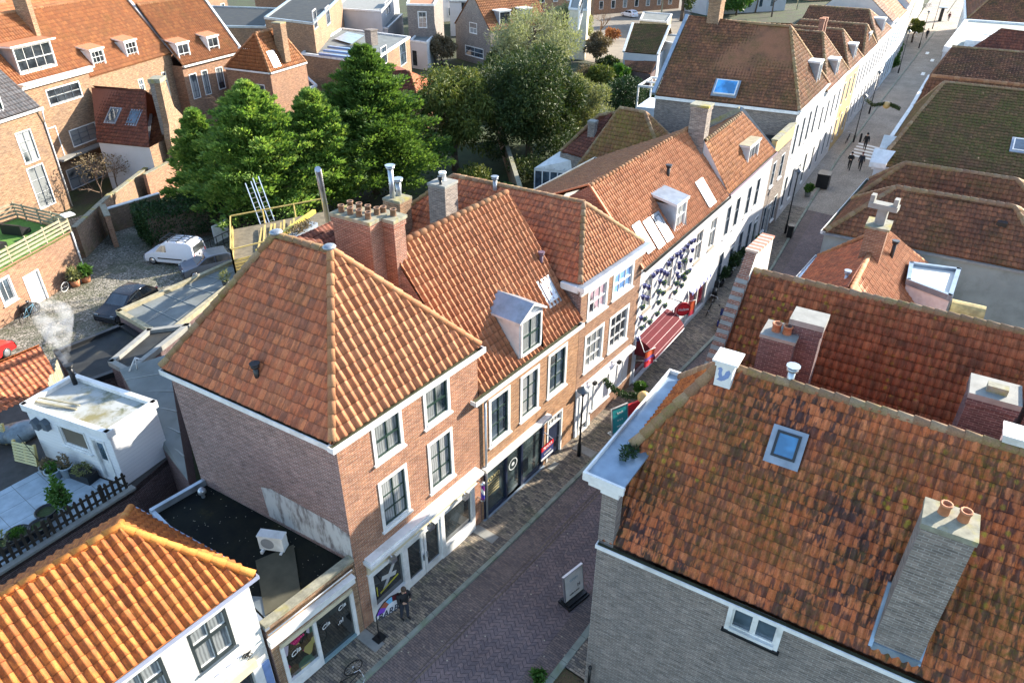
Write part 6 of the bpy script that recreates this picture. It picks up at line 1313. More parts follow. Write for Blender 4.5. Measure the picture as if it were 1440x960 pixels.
# flat roofed buildings and houses further back
def pxring(pts, z): return [xy(at(x, y, z)) for x, y in pts]
block('flat_roofed_building', 'sandy building with flat roof, white trim and rooflight strips behind the conifers', 'building', pxring(((424,75),(520,88),(576,52),(480,40)), 5.5), 5.5, brick_yel, greyfelt, white, wins=[(1,(535,68),(545,88),{}),(1,(561,62),(572,88),{})], wk=dict(wd, sash=navy))
t = [o for o in COL.objects if o.get('label','').startswith('sandy building with flat')][0]; mb = MB(); c = at(523,62,5.5); mb.box(c.x-.6,c.y-.6,5.3,c.x+.6,c.y+.6,7.2); mb.box(c.x-.7,c.y-.7,7.2,c.x+.7,c.y+.7,7.35); mb.build('chimney', brick_grey, t)
mb = MB(); c0, c1, c2, c3 = at(470,55,5.62), at(495,62,5.62), at(512,50,5.62), at(488,45,5.62); mb.q([c0,c1,c2,c3]); mb.build('roof_panel', zinc, t)
for k in range(3): mb = MB(); a_ = at(450+k*6,76-k*5,5.7); b_ = at(492+k*6,81-k*5,5.7); mb.beam(a_, b_, .5, .25); mb.build('rooflight', plain('blue_rooflight', (.12,.22,.42), .2), t)
block('rendered_building', 'low grey rendered garage with black flat roof beside the conifer', 'outbuilding', pxring(((405,135),(445,120),(432,108),(395,121)), 3.0), 3.0, greyrender, blackfelt, white)
block('flat_roofed_building', 'brick building with dark flat roof and red tiled band, upper left', 'building', pxring(((262,36),(374,38),(390,12),(275,8)), 7.5), 7.5, brick_yel, blackfelt, zinc, wins=[(1,(378,30),(384,48),{})], wk=wd)
t = block('sandy_building', 'tall sandy brick building with dark roof and two narrow windows facing the sun', 'building', pxring(((372,25),(440,33),(480,-6),(420,-10)), 9.0), 9.0, brick_yel, blackfelt, zinc, wins=[(1,(439,16),(447,38),dict(nx=1)),(1,(457,12),(465,32),dict(nx=1))], wk=wd)
block('sandy_building', 'sandy brick house with curved roof line and arched top just above the hipped roof', 'building', pxring(((360,40),(425,40),(436,20),(375,18)), 6.8), 6.8, brick_yel, blackfelt, white, wins=[(0,(381,28),(388,44),{}),(0,(404,25),(412,44),{})], wk=wd)
block('white_building', 'white flat roofed building at the top beside the sandy tower', 'building', pxring(((470,12),(536,16),(560,-8),(495,-12)), 7.0), 7.0, whitewall, concrete, white, wins=[(1,(541,4),(549,18),{})], wk=wd)
block('white_building', 'low white annex below the flat white building at the top', 'building', pxring(((500,35),(545,40),(566,20),(520,16)), 4.5), 4.5, whitewall, greyfelt, white)
block('sandy_building', 'plain sandy brick tower house with one tall white window', 'house', pxring(((572,6),(610,7),(622,-14),(580,-16)), 8.5), 8.5, brick_grey, terra, white, wins=[(0,(587,16),(601,40),dict(hz=(.33,.66)))], wk=dict(wd, sash=white))
block('white_building', 'white house with veranda between the tower house and the gabled house', 'house', pxring(((632,2),(668,2),(672,-12),(640,-12)), 6.0), 6.0, whitewall, greyfelt, zinc, wins=[(0,(648,2),(660,14),{})], wk=dict(wd, sash=navy))
block('white_outbuilding', 'small white outbuilding with blue door near the sandy flat roofed building', 'outbuilding', pxring(((577,57),(600,60),(610,50),(588,46)), 4.0), 4.0, whitewall, greyfelt, white, wins=[(0,(579,70),(588,94),dict(nx=1,hz=()))], wk=dict(wd, sash=navy))
# gabled house with stepped dormer
g0 = xy(at(642,82,0)); g1 = xy(at(690,95,0)); W_ = Wall(g0, g1); nn = (-W_.d.y, W_.d.x)
t = thing('gabled_house', 'grey brick gabled house with orange roof and a pale blue dormer, top centre', 'house', (*W_.pt(W_.L/2,0),)[:2]+(0,)); ops = []
for tl, br in (((660,31),(671,49)),((654,63),(680,84)),((661,96),(668,108))): ops.append(winpx(t, W_, tl, br, **dict(wd, sash=white)))
apx = W_.uz(668,-8); mb = MB(); ez = 5.2; wall(mb, W_, 0, ez, ops, gable=[(W_.L*.52, apx[1])]); wall(mb, Wall(g1, off(g1, nn, 12)), 0, ez); mb.build('wall', brick_grey, t)
a_, b_ = W_.pt(W_.L+.1, ez, .1), W_.pt(W_.L*.52, apx[1]+.1, .1); D_ = V((*nn,0))*12; tiles(t, [a_, a_+D_, b_+D_, b_], .32, .42, .05, tile_far, segs=4); c_ = W_.pt(-.1, ez, .1); tiles(t, [c_+D_, c_, b_, b_+D_], .32, .42, .05, tile_far, segs=4); ridge(t, [(b_, b_+D_)], .16, .5, cap_or)
s_ = (a_+D_*.18); dormer(t, (s_.x-W_.d.x*.6, s_.y-W_.d.y*.6, ez+.5), (nn[0], nn[1]), 2.2, 2.0, 58, 'flat', 0, zinc, white, nx=2, hz=(), fr=white)
dormer(t, ((a_+D_*.55).x-W_.d.x*.6, (a_+D_*.55).y-W_.d.y*.6, ez+.5), (nn[0], nn[1]), 2.0, 2.0, 58, 'flat', 0, zinc, white, nx=2, hz=(), fr=white)
block('tall_house', 'sunlit pale house end beside the pollarded tree at the top', 'house', pxring(((800,12),(826,14),(832,-14),(806,-14)), 7.5), 7.5, plain('cream_render', (.7,.62,.46), .8), concrete, white, wins=[(1,(815,8),(819,20),dict(nx=1))], wk=wd)
for i, (x, y, L_, dp, ang, ze, tm_, wm_, lab) in enumerate(((60,122,26,9,20,6.5,tile_far,brick_yel,'far row house with orange roof behind the dark flat roof'),(100,132,24,9,20,7.0,tile_dkred,brick_m3,'far brick house with dark red roof at the top left'),(118,112,22,9,-20,6.5,tile_far,whitewall,'far white house with orange roof behind the white flat roofed building'),(128,96,18,8,-25,6.0,tile_brown,brick_yel,'far sandy house with brown roof behind the tower house'),(150,92,24,9,-25,7.0,tile_far,brick_m3,'far brick house behind the gabled house'),(165,72,22,9,-30,6.5,tile_brown,whitewall,'far white house at the end of the car park'),(205,62,30,10,-30,7,tile_dkred,brick_yel,'far sandy house beyond the car park lane'),(36,108,26,9,24,6.5,tile_far,brick_m3,'far brick row house behind the long orange roof'))):
    d_ = ang_d(ang); A_ = (x, y); B_ = off(A_, d_, L_); RG = quadring(A_, B_, dp); t = thing('far_house', lab, 'house', base_of(RG)); W_ = Wall(A_, B_); ops = [window(t, W_, u, u+1.1, z0, z0+1.7, fw=.1, flat=True, sill=False, nx=2) for u in np.arange(1.5, L_-2, 3.2) for z0 in (1.0, 3.9)]; mb = MB()
    for k in range(4): wall(mb, Wall(RG[k], RG[(k+1)%4]), 0, ze, ops if k == 0 else ())
    n_ = V((-d_[1], d_[0], 0)); E_ = [z3(p, ze) for p in RG]; u_ = n_*dp/2+V((0,0,dp*.5)); mb.q([tuple(E_[3]), tuple(E_[0]), tuple(E_[0]+u_)]); mb.q([tuple(E_[1]), tuple(E_[2]), tuple(E_[1]+u_)]); mb.build('wall', wm_, t)
    tiles(t, [E_[0],E_[1],E_[1]+u_,E_[0]+u_], .34, .45, .06, tm_, segs=4); tiles(t, [E_[2],E_[3],E_[0]+u_,E_[1]+u_], .5, .6, .05, tm_, segs=3); c = E_[0]+u_+V((d_[0],d_[1],0))*L_*.3; chimney(t, (c.x,c.y), ang, .9, .9, c.z-1, c.z+1.6, brick_m3)
# cottage with dark roof and white walls near the car park
P_ = [at(877,73,3.6), at(925,77,3.6), at(942,36,6.4), at(890,33,6.4)]; R_ = [xy(P_[0]), xy(P_[1]), xy(P_[2]), xy(P_[3])]
t = thing('cottage', 'small cottage with dark mossy roof and white walls beside the car park', 'house', (*R_[0],0)); mb = MB()
for a, b in zip(R_, R_[1:]+R_[:1]): wall(mb, Wall(a, b), 0, 3.5)
mb.build('wall', whitewall, t); tiles(t, P_, .3, .4, .045, tile_green, segs=4); mb = MB(); mb.beam(P_[0],P_[3],.35,.25); mb.beam(P_[1],P_[2],.3,.25); mb.build('verge', white, t)
bk = (P_[3]-P_[0]); bk.z = -bk.z; tiles(t, [P_[2]+bk, P_[3]+bk, P_[3], P_[2]], .3, .4, .045, tile_green, segs=4)
P2 = [at(879,98,1.9), at(915,104,1.9), at(923,88,2.7), at(878,84,2.7)]; t = thing('garden_shed', 'low lean-to shed with brown tile roof in front of the cottage', 'shed', (xy(P2[0])+(0,))); tiles(t, P2, .3, .4, .045, tile_brown, segs=4)
mb = MB(); wall(mb, Wall(xy(P2[0]), xy(P2[1])), 0, 1.85); wall(mb, Wall(xy(P2[1]), xy(P2[2])), 0, 1.85); wall(mb, Wall(xy(P2[3]), xy(P2[0])), 0, 1.85); mb.build('wall', brick_dk, t)
block('white_outbuilding', 'white extension with tall dark window between the cottage and the large mossy roof', 'outbuilding', pxring(((925,57),(952,62),(962,50),(930,48)), 4.5), 4.5, whitewall, concrete, white, wins=[(0,(925,66),(931,80),dict(nx=2))], wk=dict(wd, sash=white))
t = thing('pergola', 'white timber pergola with bunting behind the grey brick side wall', 'pergola', at(915,150,3.0)); c0, c1, c2, c3 = at(898,121,5.2), at(930,124,5.2), at(940,112,5.2), at(917,109,5.2); mb = MB()
for a, b in ((c0,c1),(c1,c2),(c2,c3),(c3,c0)): mb.beam(a, b, .15, .2)
for a in (c0,c1,c2,c3): mb.beam(a, V((a.x,a.y,2.6)), .15, .15)
m_ = (c0+c3)/2; n__ = (c1+c2)/2; mb.beam(m_, n__, .12, .16); mb.build('frame', white, t); mb = MB(); mb.prism([xy(c0),xy(c1),xy(c2),xy(c3)], .0, 3.0); mb.build('base', plain('bluish_white_paint', (.62,.68,.76)), t)
# buildings behind the white house: mossy hip, dark hip, conservatory, black flat roof
pz = 6.0; r0_, r1_ = at(872,152,8.8), at(907,158,8.8); e0 = at(806,243,4.2); e1 = e0+V((DN[0],DN[1],0))*8.4; e2 = e1+V((6.5,.7,0))
t = thing('rear_house', 'rear house with yellow mossed hipped roof behind the white house', 'house', (*xy((r0_+r1_)/2),0)); tiles(t, [e0,e1,r1_,r0_], .27, .34, .05, tile_ylw, segs=6); tiles(t, [e1,e2,r1_], .27, .34, .05, tile_ylw, segs=5); e3 = e0+V((6.5,.7,0)); tiles(t, [e2,e3,r0_,r1_], .3, .4, .05, tile_ylw, segs=4); tiles(t, [e3,e0,r0_], .3, .4, .05, tile_ylw, segs=4)
ridge(t, [(r0_,r1_),(e0,r0_),(e1,r1_),(e2,r1_)], .14, .42, cap_mos); mb = MB()
for a, b in ((e0,e1),(e1,e2),(e2,e3),(e3,e0)): wall(mb, Wall(xy(a), xy(b)), 0, 4.1)
mb.build('wall', brick_grey, t)
Pl = [at(788,213,4.4), at(820,222,4.4), at(870,158,7.0), at(842,162,7.0)]; t = thing('rear_house', 'dark red lean-to roof with small chimney beside the yellow mossed hip', 'house', (xy(Pl[0])+(0,))); tiles(t, Pl, .28, .36, .045, tile_dkred, segs=5); ridge(t, [(Pl[0],Pl[3]),(Pl[3],Pl[2])], .14, .42, cap_mos)
c = hit(832,200,Pl); chimney(t, (c.x,c.y), 6.6, .6, .6, c.z-.5, c.z+1.7, brick_grey, concrete, capo=.05); mb = MB(); wall(mb, Wall(xy(Pl[0]), xy(Pl[1])), 0, 4.3); wall(mb, Wall(xy(Pl[3]), xy(Pl[0])), 0, 4.3); mb.build('wall', brick_grey, t)
c0, c1, c2, c3 = at(752,236,3.0), at(806,241,3.0), at(822,222,4.2), at(787,213,4.2); t = thing('conservatory', 'white framed conservatory with white panel roof behind the tiled rear roofs', 'conservatory', (c0.x,c0.y,0)); mb = MB(); mb.q([c0,c1,c2,c3]); u_ = V((0,0,-.1)); mb.q([c0+u_,c0,c3,c3+u_]); mb.q([c1,c1+u_,c0+u_,c0][::-1]); mb.build('roof', white, t)
mb = MB()
for k in range(1,4): a_ = c0.lerp(c1,k/4); b_ = c3.lerp(c2,k/4); mb.beam(a_+V((0,0,.03)), b_+V((0,0,.03)), .05,.06)
mb.build('glazing_bar', zinc, t); W_ = Wall(xy(c0), xy(c1)); mb = MB(W_.M)
for k in range(6): mb.box(W_.L*k/5-.05,0,0,W_.L*k/5+.05,.1,2.95)
mb.box(0,0,2.75,W_.L,.1,2.95); mb.build('frame', white, t); mb = MB(W_.M); mb.q([(0,.05,0),(W_.L,.05,0),(W_.L,.05,2.8),(0,.05,2.8)]); mb.build('pane', glass_sky, t)
block('flat_roofed_building', 'black flat roofed extension below the grey brick side wall', 'outbuilding', pxring(((925,205),(985,215),(1000,178),(925,168)), 6.2), 6.2, brick_grey, blackfelt, zinc)
# ================================================================ terrace, shed and flat roofs left of the barber house
T25 = 2.5
tr = [(-2,24.6),(7.95,25.3),(10.2,26.0),(9.2,34.6),(4,36.5),(-3,35)]
t = thing('brick_extension', 'brick rear extension carrying the fenced terrace behind the orange roof', 'outbuilding', (3,29,0)); mb = MB()
for a, b in zip(tr, tr[1:]+tr[:1]): wall(mb, Wall(a, b), 0, T25-.02)
mb.build('wall', brick_dk, t); f = MB(); f.prism(tr, T25-.3, T25-.04); f.build('deck', plain('dark_decking', (.055,.05,.045), .8, .3, 3), t)
gt = G('terrace_slabs'); pt_ = gt.pos(); bt = gt.n('TexBrick', {'Vector': pt_, 'Color1': (.38,.45,.50,1), 'Color2': (.33,.40,.45,1), 'Mortar': (.16,.18,.18,1), 'Scale': 1.0, 'Mortar Size': .012, 'Brick Width': 1.0, 'Row Height': 1.0}); bt.offset = 0
f = MB(); f.q([(-2,24.75,T25+.002),(7.85,25.4,T25+.002),(6.75,29.4,T25+.002),(-2,29.1,T25+.002)]); f.build('paving', gt.set(col=gt.mix(1.0, bt.outputs[0], gt.ramp(gt.noise(pt_,2,5),[(.3,.75),(.7,1.15)]), 'MULTIPLY'), rough=.7), t)
mb = MB(); mb.beam((-2,24.62,T25+.02),(8.0,25.32,T25+.02),.32,.1); mb.build('coping', concrete, t)
def picket(a, b, z, h, label, mat):
    w_ = Wall(a, b); t = thing('picket_fence', label, 'fence', (*a, z)); x = .1; mb = MB(w_.M)
    for zz in (.22, h*.72): mb.box(0,-.03,z+zz,w_.L,.02,z+zz+.08)
    mb.build('rail', mat, t); mb = MB(w_.M)
    while x < w_.L: mb.box(x,-.055,z+.08,x+.11,-.03,z+h); mb.q([(x,-.055,z+h),(x+.11,-.055,z+h),(x+.055,-.045,z+h+.08)]); x += .24
    mb.build('picket', mat, t)
    x = .05
    while x < w_.L: mb = MB(w_.M); mb.box(x,.02,z-.1,x+.1,.12,z+h); mb.build('post', mat, t); x += 2.2
darkwood = plain('dark_stained_wood', (.035,.028,.02), .8, .4, 5)
picket((-2,24.7), (7.85,25.37), T25+.05, .85, 'dark stained picket fence along the terrace edge above the orange roof', darkwood)
picket((5.0,31.6), (6.3,33.9), T25+.05, .9, 'short dark picket fence behind the stacked pallets', darkwood)
# white clapboard shed
sr = [(7.87,25.66),(10.02,26.06),(8.95,30.6),(6.7,30.1)]
t = thing('garden_shed', 'white clapboard shed with stained flat roof and smoking stove pipe', 'shed', (8.4,28,T25)); ops_ = []
sr = [(6.7,30.1),(7.87,25.66),(10.02,26.06),(8.95,30.6)]
WFs = Wall(sr[0], sr[1]); u0, z1 = WFs.uz(77,592); u1, z0 = WFs.uz(131,641)
o1 = window(t, WFs, u0, u1, z0+.1, z1-.1, fw=.08, nx=1, hz=(), fr=white, sash=white, glass=plain('brown_blind', (.13,.11,.08), .5), sill=True)
u0, z1 = WFs.uz(125,612); u1, z0 = WFs.uz(160,655); o2 = door(t, WFs, u0, u1-.05, T25+.02, T25+2.15, leaf=white, glass=glass_mat('blue_door_glass', (.03,.06,.09)), pr=.035)
mb = MB(); g = G('white_clapboard'); uvn = g.uv(); fy = g.math('FRACT', g.math('MULTIPLY', g.n('SeparateXYZ', {0: uvn}).outputs[1], 5.6)); 
mcl = g.set(col=g.mix(g.ramp(fy, [(.0,.55),(.1,0)]), (.74,.75,.76,1), (.34,.36,.38)), rough=.5, normal=g.bump(fy, .8, .02))
for i in range(4): wall(mb, Wall(sr[i], sr[(i+1)%4]), T25-.02, 5.15, [o1,o2] if i == 0 else ())
mb.build('wall', mcl, t); f = MB(); f.prism(sr, 5.0, 5.12); g = G('stained_white_roof'); pp = g.pos(); cc = g.mix(g.ramp(g.noise(pp,.75,6,.65),[(.45,0),(.62,1)]), (.36,.37,.35,1), (.20,.175,.075)); cc = g.mix(g.ramp(g.noise(pp,1.6,5,.7),[(.55,0),(.7,.9)]), cc, (.08,.09,.03)); f.build('flat_roof', g.set(col=cc, rough=.6), t)
e = MB()
for a, b in zip(sr, sr[1:]+sr[:1]): w_ = Wall(a, b); e.M = w_.M; e.box(-.08,-.1,4.98,w_.L+.08,.12,5.3); e.M = None
e.build('roof_edge', white, t); pipe(t, (8.75,30.1,5.2), .75, .1, blackmetal, cap=True, name='stove_pipe')
for px in ((54,594),(67,595)): 
    u, z = WFs.uz(*px); mb = MB(WFs.M); mb.box(u-.14,-.2,z-.25,u+.14,-.005,z+.1); mb.q([(u-.2,-.24,z+.08),(u+.2,-.24,z+.08),(u,-.24,z+.3)]); mb.q([(u-.2,-.24,z+.08),(u,-.24,z+.3),(u,0,z+.3),(u-.2,0,z+.08)][::-1]); mb.q([(u+.2,-.24,z+.08),(u,-.24,z+.3),(u,0,z+.3),(u+.2,0,z+.08)]); o = solo(mb, 'nest_box', greyblue, 'grey wooden nest box on the shed wall, '+('the one nearer the corner' if px[0] < 60 else 'the one nearer the window'), 'nest box', WFs.pt(u, z, .1))
mb = MB(); mb.beam((7.1,30.0,5.22),(7.9,28.2,5.16),.08,.05); mb.beam((7.3,30.1,5.25),(8.1,28.3,5.2),.05,.05); solo(mb, 'plank', woodold, 'loose wooden battens lying across the stained shed roof', 'plank', (7.5,29,5.15))
# smoke

mb = MB(); 
for i in range(7): mb.sphere((8.72+.28*i*(.6), 30.25+.62*i*.75, 6.05+.16*i), .16+.115*i, 0, 12, 8, (1.0,1.15,.85))
o = solo(mb, 'smoke', None or plain('x_tmp', (1,1,1)), 'white smoke drifting from the stove pipe of the clapboard shed', 'smoke', (8.7,30.2,5.9)); o['kind'] = 'stuff'
bm = bmesh.new(); bm.from_mesh(o.data); bm.to_mesh(o.data); bm.free(); rmd = o.modifiers.new('r', 'REMESH'); rmd.mode = 'VOXEL'; rmd.voxel_size = .07
ms = bpy.data.materials.new('smoke_volume'); ms.use_nodes = True; nt_ = ms.node_tree; nt_.nodes.remove(nt_.nodes['Principled BSDF']); pv = nt_.nodes.new('ShaderNodeVolumePrincipled'); tn = nt_.nodes.new('ShaderNodeTexNoise'); tn.inputs['Scale'].default_value = 1.7; tn.inputs['Detail'].default_value = 4; ng = nt_.nodes.new('ShaderNodeNewGeometry'); rp_ = nt_.nodes.new('ShaderNodeMapRange'); rp_.inputs[1].default_value = .46; rp_.inputs[2].default_value = .7; rp_.inputs[3].default_value = 0; rp_.inputs[4].default_value = .8
nt_.links.new(ng.outputs['Position'], tn.inputs['Vector']); nt_.links.new(tn.outputs[0], rp_.inputs[0]); nt_.links.new(rp_.outputs[0], pv.inputs['Density']); pv.inputs['Color'].default_value = (.95,.95,.95,1); nt_.links.new(pv.outputs[0], [n for n in nt_.nodes if n.type == 'OUTPUT_MATERIAL'][0].inputs['Volume']); o.data.materials.clear(); o.data.materials.append(ms)
# flat roofs
block('flat_roofed_garage', 'garage with grey seamed felt roof and white timber edge by the cobbled yard', 'garage', [(14.65,34.3),(24.0,38.3),(23.0,39.6),(14.6,38.9)], 3.0, brick_dk, greyfelt, woodold)
t = [o for o in COL.objects if o.get('label','').startswith('garage with grey seamed')][0]
seam = plain('grey_seam', (.22,.235,.225)); mb = MB()
for k in range(1,6): a_ = V((14.65,34.3,2.9)).lerp(V((24,38.3,2.9)),k/6); b_ = V((14.6,38.9,2.9)).lerp(V((23,39.6,2.9)),k/6); mb.beam(a_, b_, .05, .03)
mb.beam((14.6,36.6,2.89),(23.5,38.9,2.89),.06,.03); mb.build('felt_seam', seam, t)
mb = MB(); mb.lathe((20.2,36.9,2.88), [(0,0),(.16,0),(.22,.4),(.18,.4),(.15,.3),(0,.3)], 12); T = thing('potted_plant', 'pale grassy plant in a dark pot on the grey felt roof', 'potted plant', (20.2,36.9,2.88)); mb.build('pot', blackmetal, T); p_, u_ = puffleaves([(20.2,36.9,3.5,.3,.3,.4)], 150, .35, .02, .3, .9, .4); quads('plant', T, lf_pale, p_, u_)
block('flat_roofed_garage', 'low garage with smooth black flat roof beside the parked dark car', 'garage', [(10.2,34.6),(14.4,33.9),(14.5,38.6),(10.9,38.7)], 2.3, brick_dk, blackfelt, darkpaint)
block('flat_roofed_extension', 'narrow extension with white fascia and black roof behind the barber house', 'outbuilding', [(11.7,32.2),(16.0,34.0),(14.4,35.2),(11.6,33.8)], 3.25, brick_dk, blackfelt, concrete)
g = thing('lean_to_roof', 'brick lean-to with grey ribbed felt roof between shed and barber house', 'outbuilding', (10.5,29,0)); Pn = [V((9.25,23.2,3.1)), V((13.2,31.0,4.0)), V((11.4,32.4,3.5)), V((9.9,26.6,3.0))]
mb = MB(); mb.q([tuple(p) for p in (Pn[0],Pn[1],Pn[2],Pn[3])]); 
for i in range(4): a_, b_ = Pn[i], Pn[(i+1)%4]; mb.q([(b_.x,b_.y,0),(a_.x,a_.y,0),tuple(a_),tuple(b_)], 1)
mb.build('roof', [greyfelt, brick_dk], g); mb = MB()
for k in range(1,6): a_ = Pn[3].lerp(Pn[2],k/6); b_ = Pn[0].lerp(Pn[1],k/6); mb.beam(a_+V((0,0,.02)), b_+V((0,0,.02)), .06, .04)
mb.build('roof_batten', seam, g)
mb = MB(); a_ = at(190,520,3.9); mb.tube(at(180,527,3.3), at(190,503,4.4), .04, 6); mb.tube(at(190,503,4.4), at(194,521,3.5), .04, 6); mb.tube(at(190,503,4.4), at(200,506,4.2), .04, 6); solo(mb, 'drying_rack', white, 'white folding frame standing on the flat roof edge', 'rack', (at(186,525,3.3)))
t = thing('tiled_shed', 'shed with sunlit orange and shaded red tile slopes at the left edge', 'shed', (7.5,36.5,0)); a0, a1, a2, a3 = at(0,503,3.3), at(58,505,3.3), at(95,527,2.6), at(-40,575,2.4)
P_ = [V((4.5,34.6,2.2)), V((9.6,34.9,2.2)), V((9.9,37.0,3.8)), V((4.4,36.9,3.8))]; tiles(t, P_, .25, .32, .05, tile_red, segs=7); tiles(t, [V((9.95,39.6,2.2)), V((4.4,39.4,2.2)), P_[3], P_[2]], .25, .32, .05, tile_bright, segs=7)  # sunlit and shaded look of the slopes comes from two tile colours
mb = MB(); wall(mb, Wall((4.6,34.7),(9.6,34.9)), 0, 2.2); wall(mb, Wall((9.6,34.9),(9.9,39.5)), 0, 2.2); wall(mb, Wall((9.9,39.5),(4.6,39.3)), 0, 2.2); mb.q([(9.6,34.9,2.2),(9.93,39.5,2.2),(9.9,37.0,3.75)]); mb.build('wall', brick_dk, t)
mb = MB(); w_ = Wall((8.55,33.0),(9.75,34.6)); mb.M = w_.M
for k in range(9): mb.box(k*.21,0,2.4,k*.21+.19,.03,4.0+.12*math.sin(k))
solo(mb, 'board_fence', woodold, 'weathered vertical board panel behind the white shed', 'fence', (8.55,33,2.4))
# wooden platform and scaffold behind the barber roof
t = thing('timber_platform', 'yellowed timber roof platform with slatted side and rails behind the red hipped roof', 'platform', (23,39,0)); q = [V((21.2,37.3,3.9)), V((24.3,41.9,3.9)), V((30.2,39.6,3.9)), V((27.6,35.4,3.9))]
mb = MB(); mb.prism([xy(q[0]),xy(q[3]),xy(q[2]),xy(q[1])], 3.75, 3.9)
mb.build('deck', plain('dark_old_deck', (.17,.14,.09), .85, .35, 4), t); mb = MB()
for a_, b_ in ((q[0],q[1]),(q[1],q[2]),(q[0],q[3])):
    for zz in (.95,): mb.beam(a_+V((0,0,zz)), b_+V((0,0,zz)), .07,.07)
    for k in range(4): p_ = a_.lerp(b_,k/3); mb.beam(p_+V((0,0,-3.9)), p_+V((0,0,1.0)), .08,.08)
for k in range(6): mb.beam(q[0]+V((0,0,-.8+.2*k)), q[1]+V((0,0,-.8+.2*k)), .03,.14); mb.beam(q[0]+V((0,0,-.8+.2*k)), q[0].lerp(q[3],.25)+V((0,0,-.8+.2*k)), .03,.14)
mb.build('railing', woodyel, t)
mb = MB(); mb.beam(at(362,354,6.3), at(442,297,6.3), .22,.22); solo(mb, 'timber_beam', plain('yellow_beam', (.55,.42,.07), .5), 'long yellow timber beam above the red hipped roof', 'beam', at(362,354,6.3))
mb = MB()
for k in range(8): a_ = q[0].lerp(q[3],.25+.05*k)+V((.4,.8,.1+.05*(k%3))); mb.beam(a_, a_+V((2.2,2.6+.2*(k%2),.1)), .12,.05)
o = solo(mb, 'plank_pile', woodyel, 'pile of old planks lying on the timber platform', 'planks', (23,38.6,3.9))
for k, (px, pz) in enumerate((((370,308),4.0),((380,300),4.0))):
    c = at(px[0], px[1], pz); T = thing('aluminium_ladder', 'aluminium ladder leaning at the back of the timber platform, '+('left one' if k == 0 else 'right one'), 'ladder', c); mb = MB()
    for s_ in (-.22,.22): mb.beam(c+V((s_,0,-.6)), c+V((s_+.15,1.2,2.3)), .06,.06)
    mb.build('side_rail', steel, T); mb = MB()
    for j in range(9): p_ = c+V((.15*j/9,1.2*j/9,-.5+2.7*j/9)); mb.beam(p_+V((-.22,0,0)), p_+V((.22,0,0)), .035,.035)
    mb.build('rung', steel, T)
mb = MB(); b_ = at(462,315,5.0); mb.tube(b_, at(447,238,11.2), .16, 12); solo(mb, 'flue_pipe', steel, 'long leaning steel flue pipe in front of the green conifer', 'pipe', b_)
t = block('rear_building', 'flat roofed rear building with pale roof terrace behind the big chimney', 'outbuilding', [(15.6,22.8),(17.2,22.8),(21.2,29.6),(18.9,30.8)], 7.2, brick_side, concrete, zinc)
T = thing('planter_box', 'wooden planter box with dry plants on the roof terrace', 'planter', (22.5,33.5,6.0)); M_ = frame((*xy(at(425,335,6.0)),6.0), (.9,.3)); mb = MB(M_); mb.box(-1.3,-.3,0,1.3,.3,.5); mb.build('box', plain('blue_grey_wood', (.22,.26,.30), .7, .2), T); c = M_ @ V((0,0,.6)); p_, u_ = puffleaves([(c.x+k*.6,c.y+.2*k,c.z,.5,.3,.25) for k in (-1,-.5,0,.5,1)], 90, .22, .03, .4, .6, .6); quads('plant', T, lf_brown, p_, u_)
# ================================================================ trees and gardens
def garden(name, pts, m):
    mb = MB(); mb.q([(x,y,-.006) for x, y in pts]); return struct(mb, name, m)
garden('garden_lawn', [(44,30),(58,30),(80,44),(96,56),(74,66),(44,62)], plain('winter_lawn', (.045,.065,.02), .95, .4, 1.5, bump=.6))
conifer('conifer_tree', 'broad golden green conifer behind the timber platform, leftmost of the big trees', (31.8,49.2,0), 11.2, 5.9, lf_bright, n=330, per=270, asc=.55)
conifer('conifer_tree', 'shorter golden green conifer filling the left edge of the conifer group', (30.0,54.0,0), 8.8, 3.4, lf_bright, n=140, per=230, asc=.55)
conifer('conifer_tree', 'blunt golden green conifer between the broad left one and the tallest', (36.4,47.6,0), 10.0, 5.0, lf_bright, n=250, per=250, asc=.5)
conifer('conifer_tree', 'tallest pointed green conifer with feathery lower branches, right of the conifer group', (42.0,47.4,0), 12.6, 6.8, lf_blue, n=380, per=270, asc=.42)
broadtree('cypress_tree', 'olive green cypress with drooping cloud like clumps and see-through gaps', (51.2,46.0,0), 10.8, 4.3, 5.0, lf_cyp, n=54, per=330, L=.40, W=.07, out=.7, up=-.25, ps=.27, seed=11, cz=5.2, droop=.25)
broadtree('yew_tree', 'large dark yew like tree right of the olive cypress', (57.6,41.8,0), 11.6, 5.2, 5.6, lf_yew, n=90, per=430, L=.40, W=.065, out=.7, up=.1, ps=.29, seed=21, cz=5.5)
broadtree('yew_tree', 'dark evergreen in shade between the yew and the cypress', (60.5,47.5,0), 8.6, 3.2, 4.2, lf_yew, n=34, per=300, L=.40, W=.07, out=.7, up=.1, ps=.32, seed=22)
broadtree('olive_shrub', 'pale grey green rounded shrub tree right of the dark yew', (65.0,41.2,0), 7.4, 3.3, 3.5, lf_pale, n=54, per=340, L=.30, W=.05, out=.8, up=.5, ps=.30, seed=31, cz=3.9)
t = broadtree('willow_tree', 'pale grey green pollard willow with twiggy crown at the top', (84.0,60.5,0), 10.5, 6.0, 5.0, lf_will, n=80, per=190, L=.5, W=.06, out=.6, up=.6, ps=.30, seed=41, cz=5.4)
twigs(t, (84,60.5,.1), 11, 3, .55, twigm, .22, 4, seed=5)
broadtree('round_bush', 'dark round clipped bush beside the white pergola', (78.3,43.2,0), 4.6, 2.6, 2.5, lf_hedge, n=40, per=260, L=.22, W=.06, ps=.36, seed=51, cz=2.4, cat='bush')
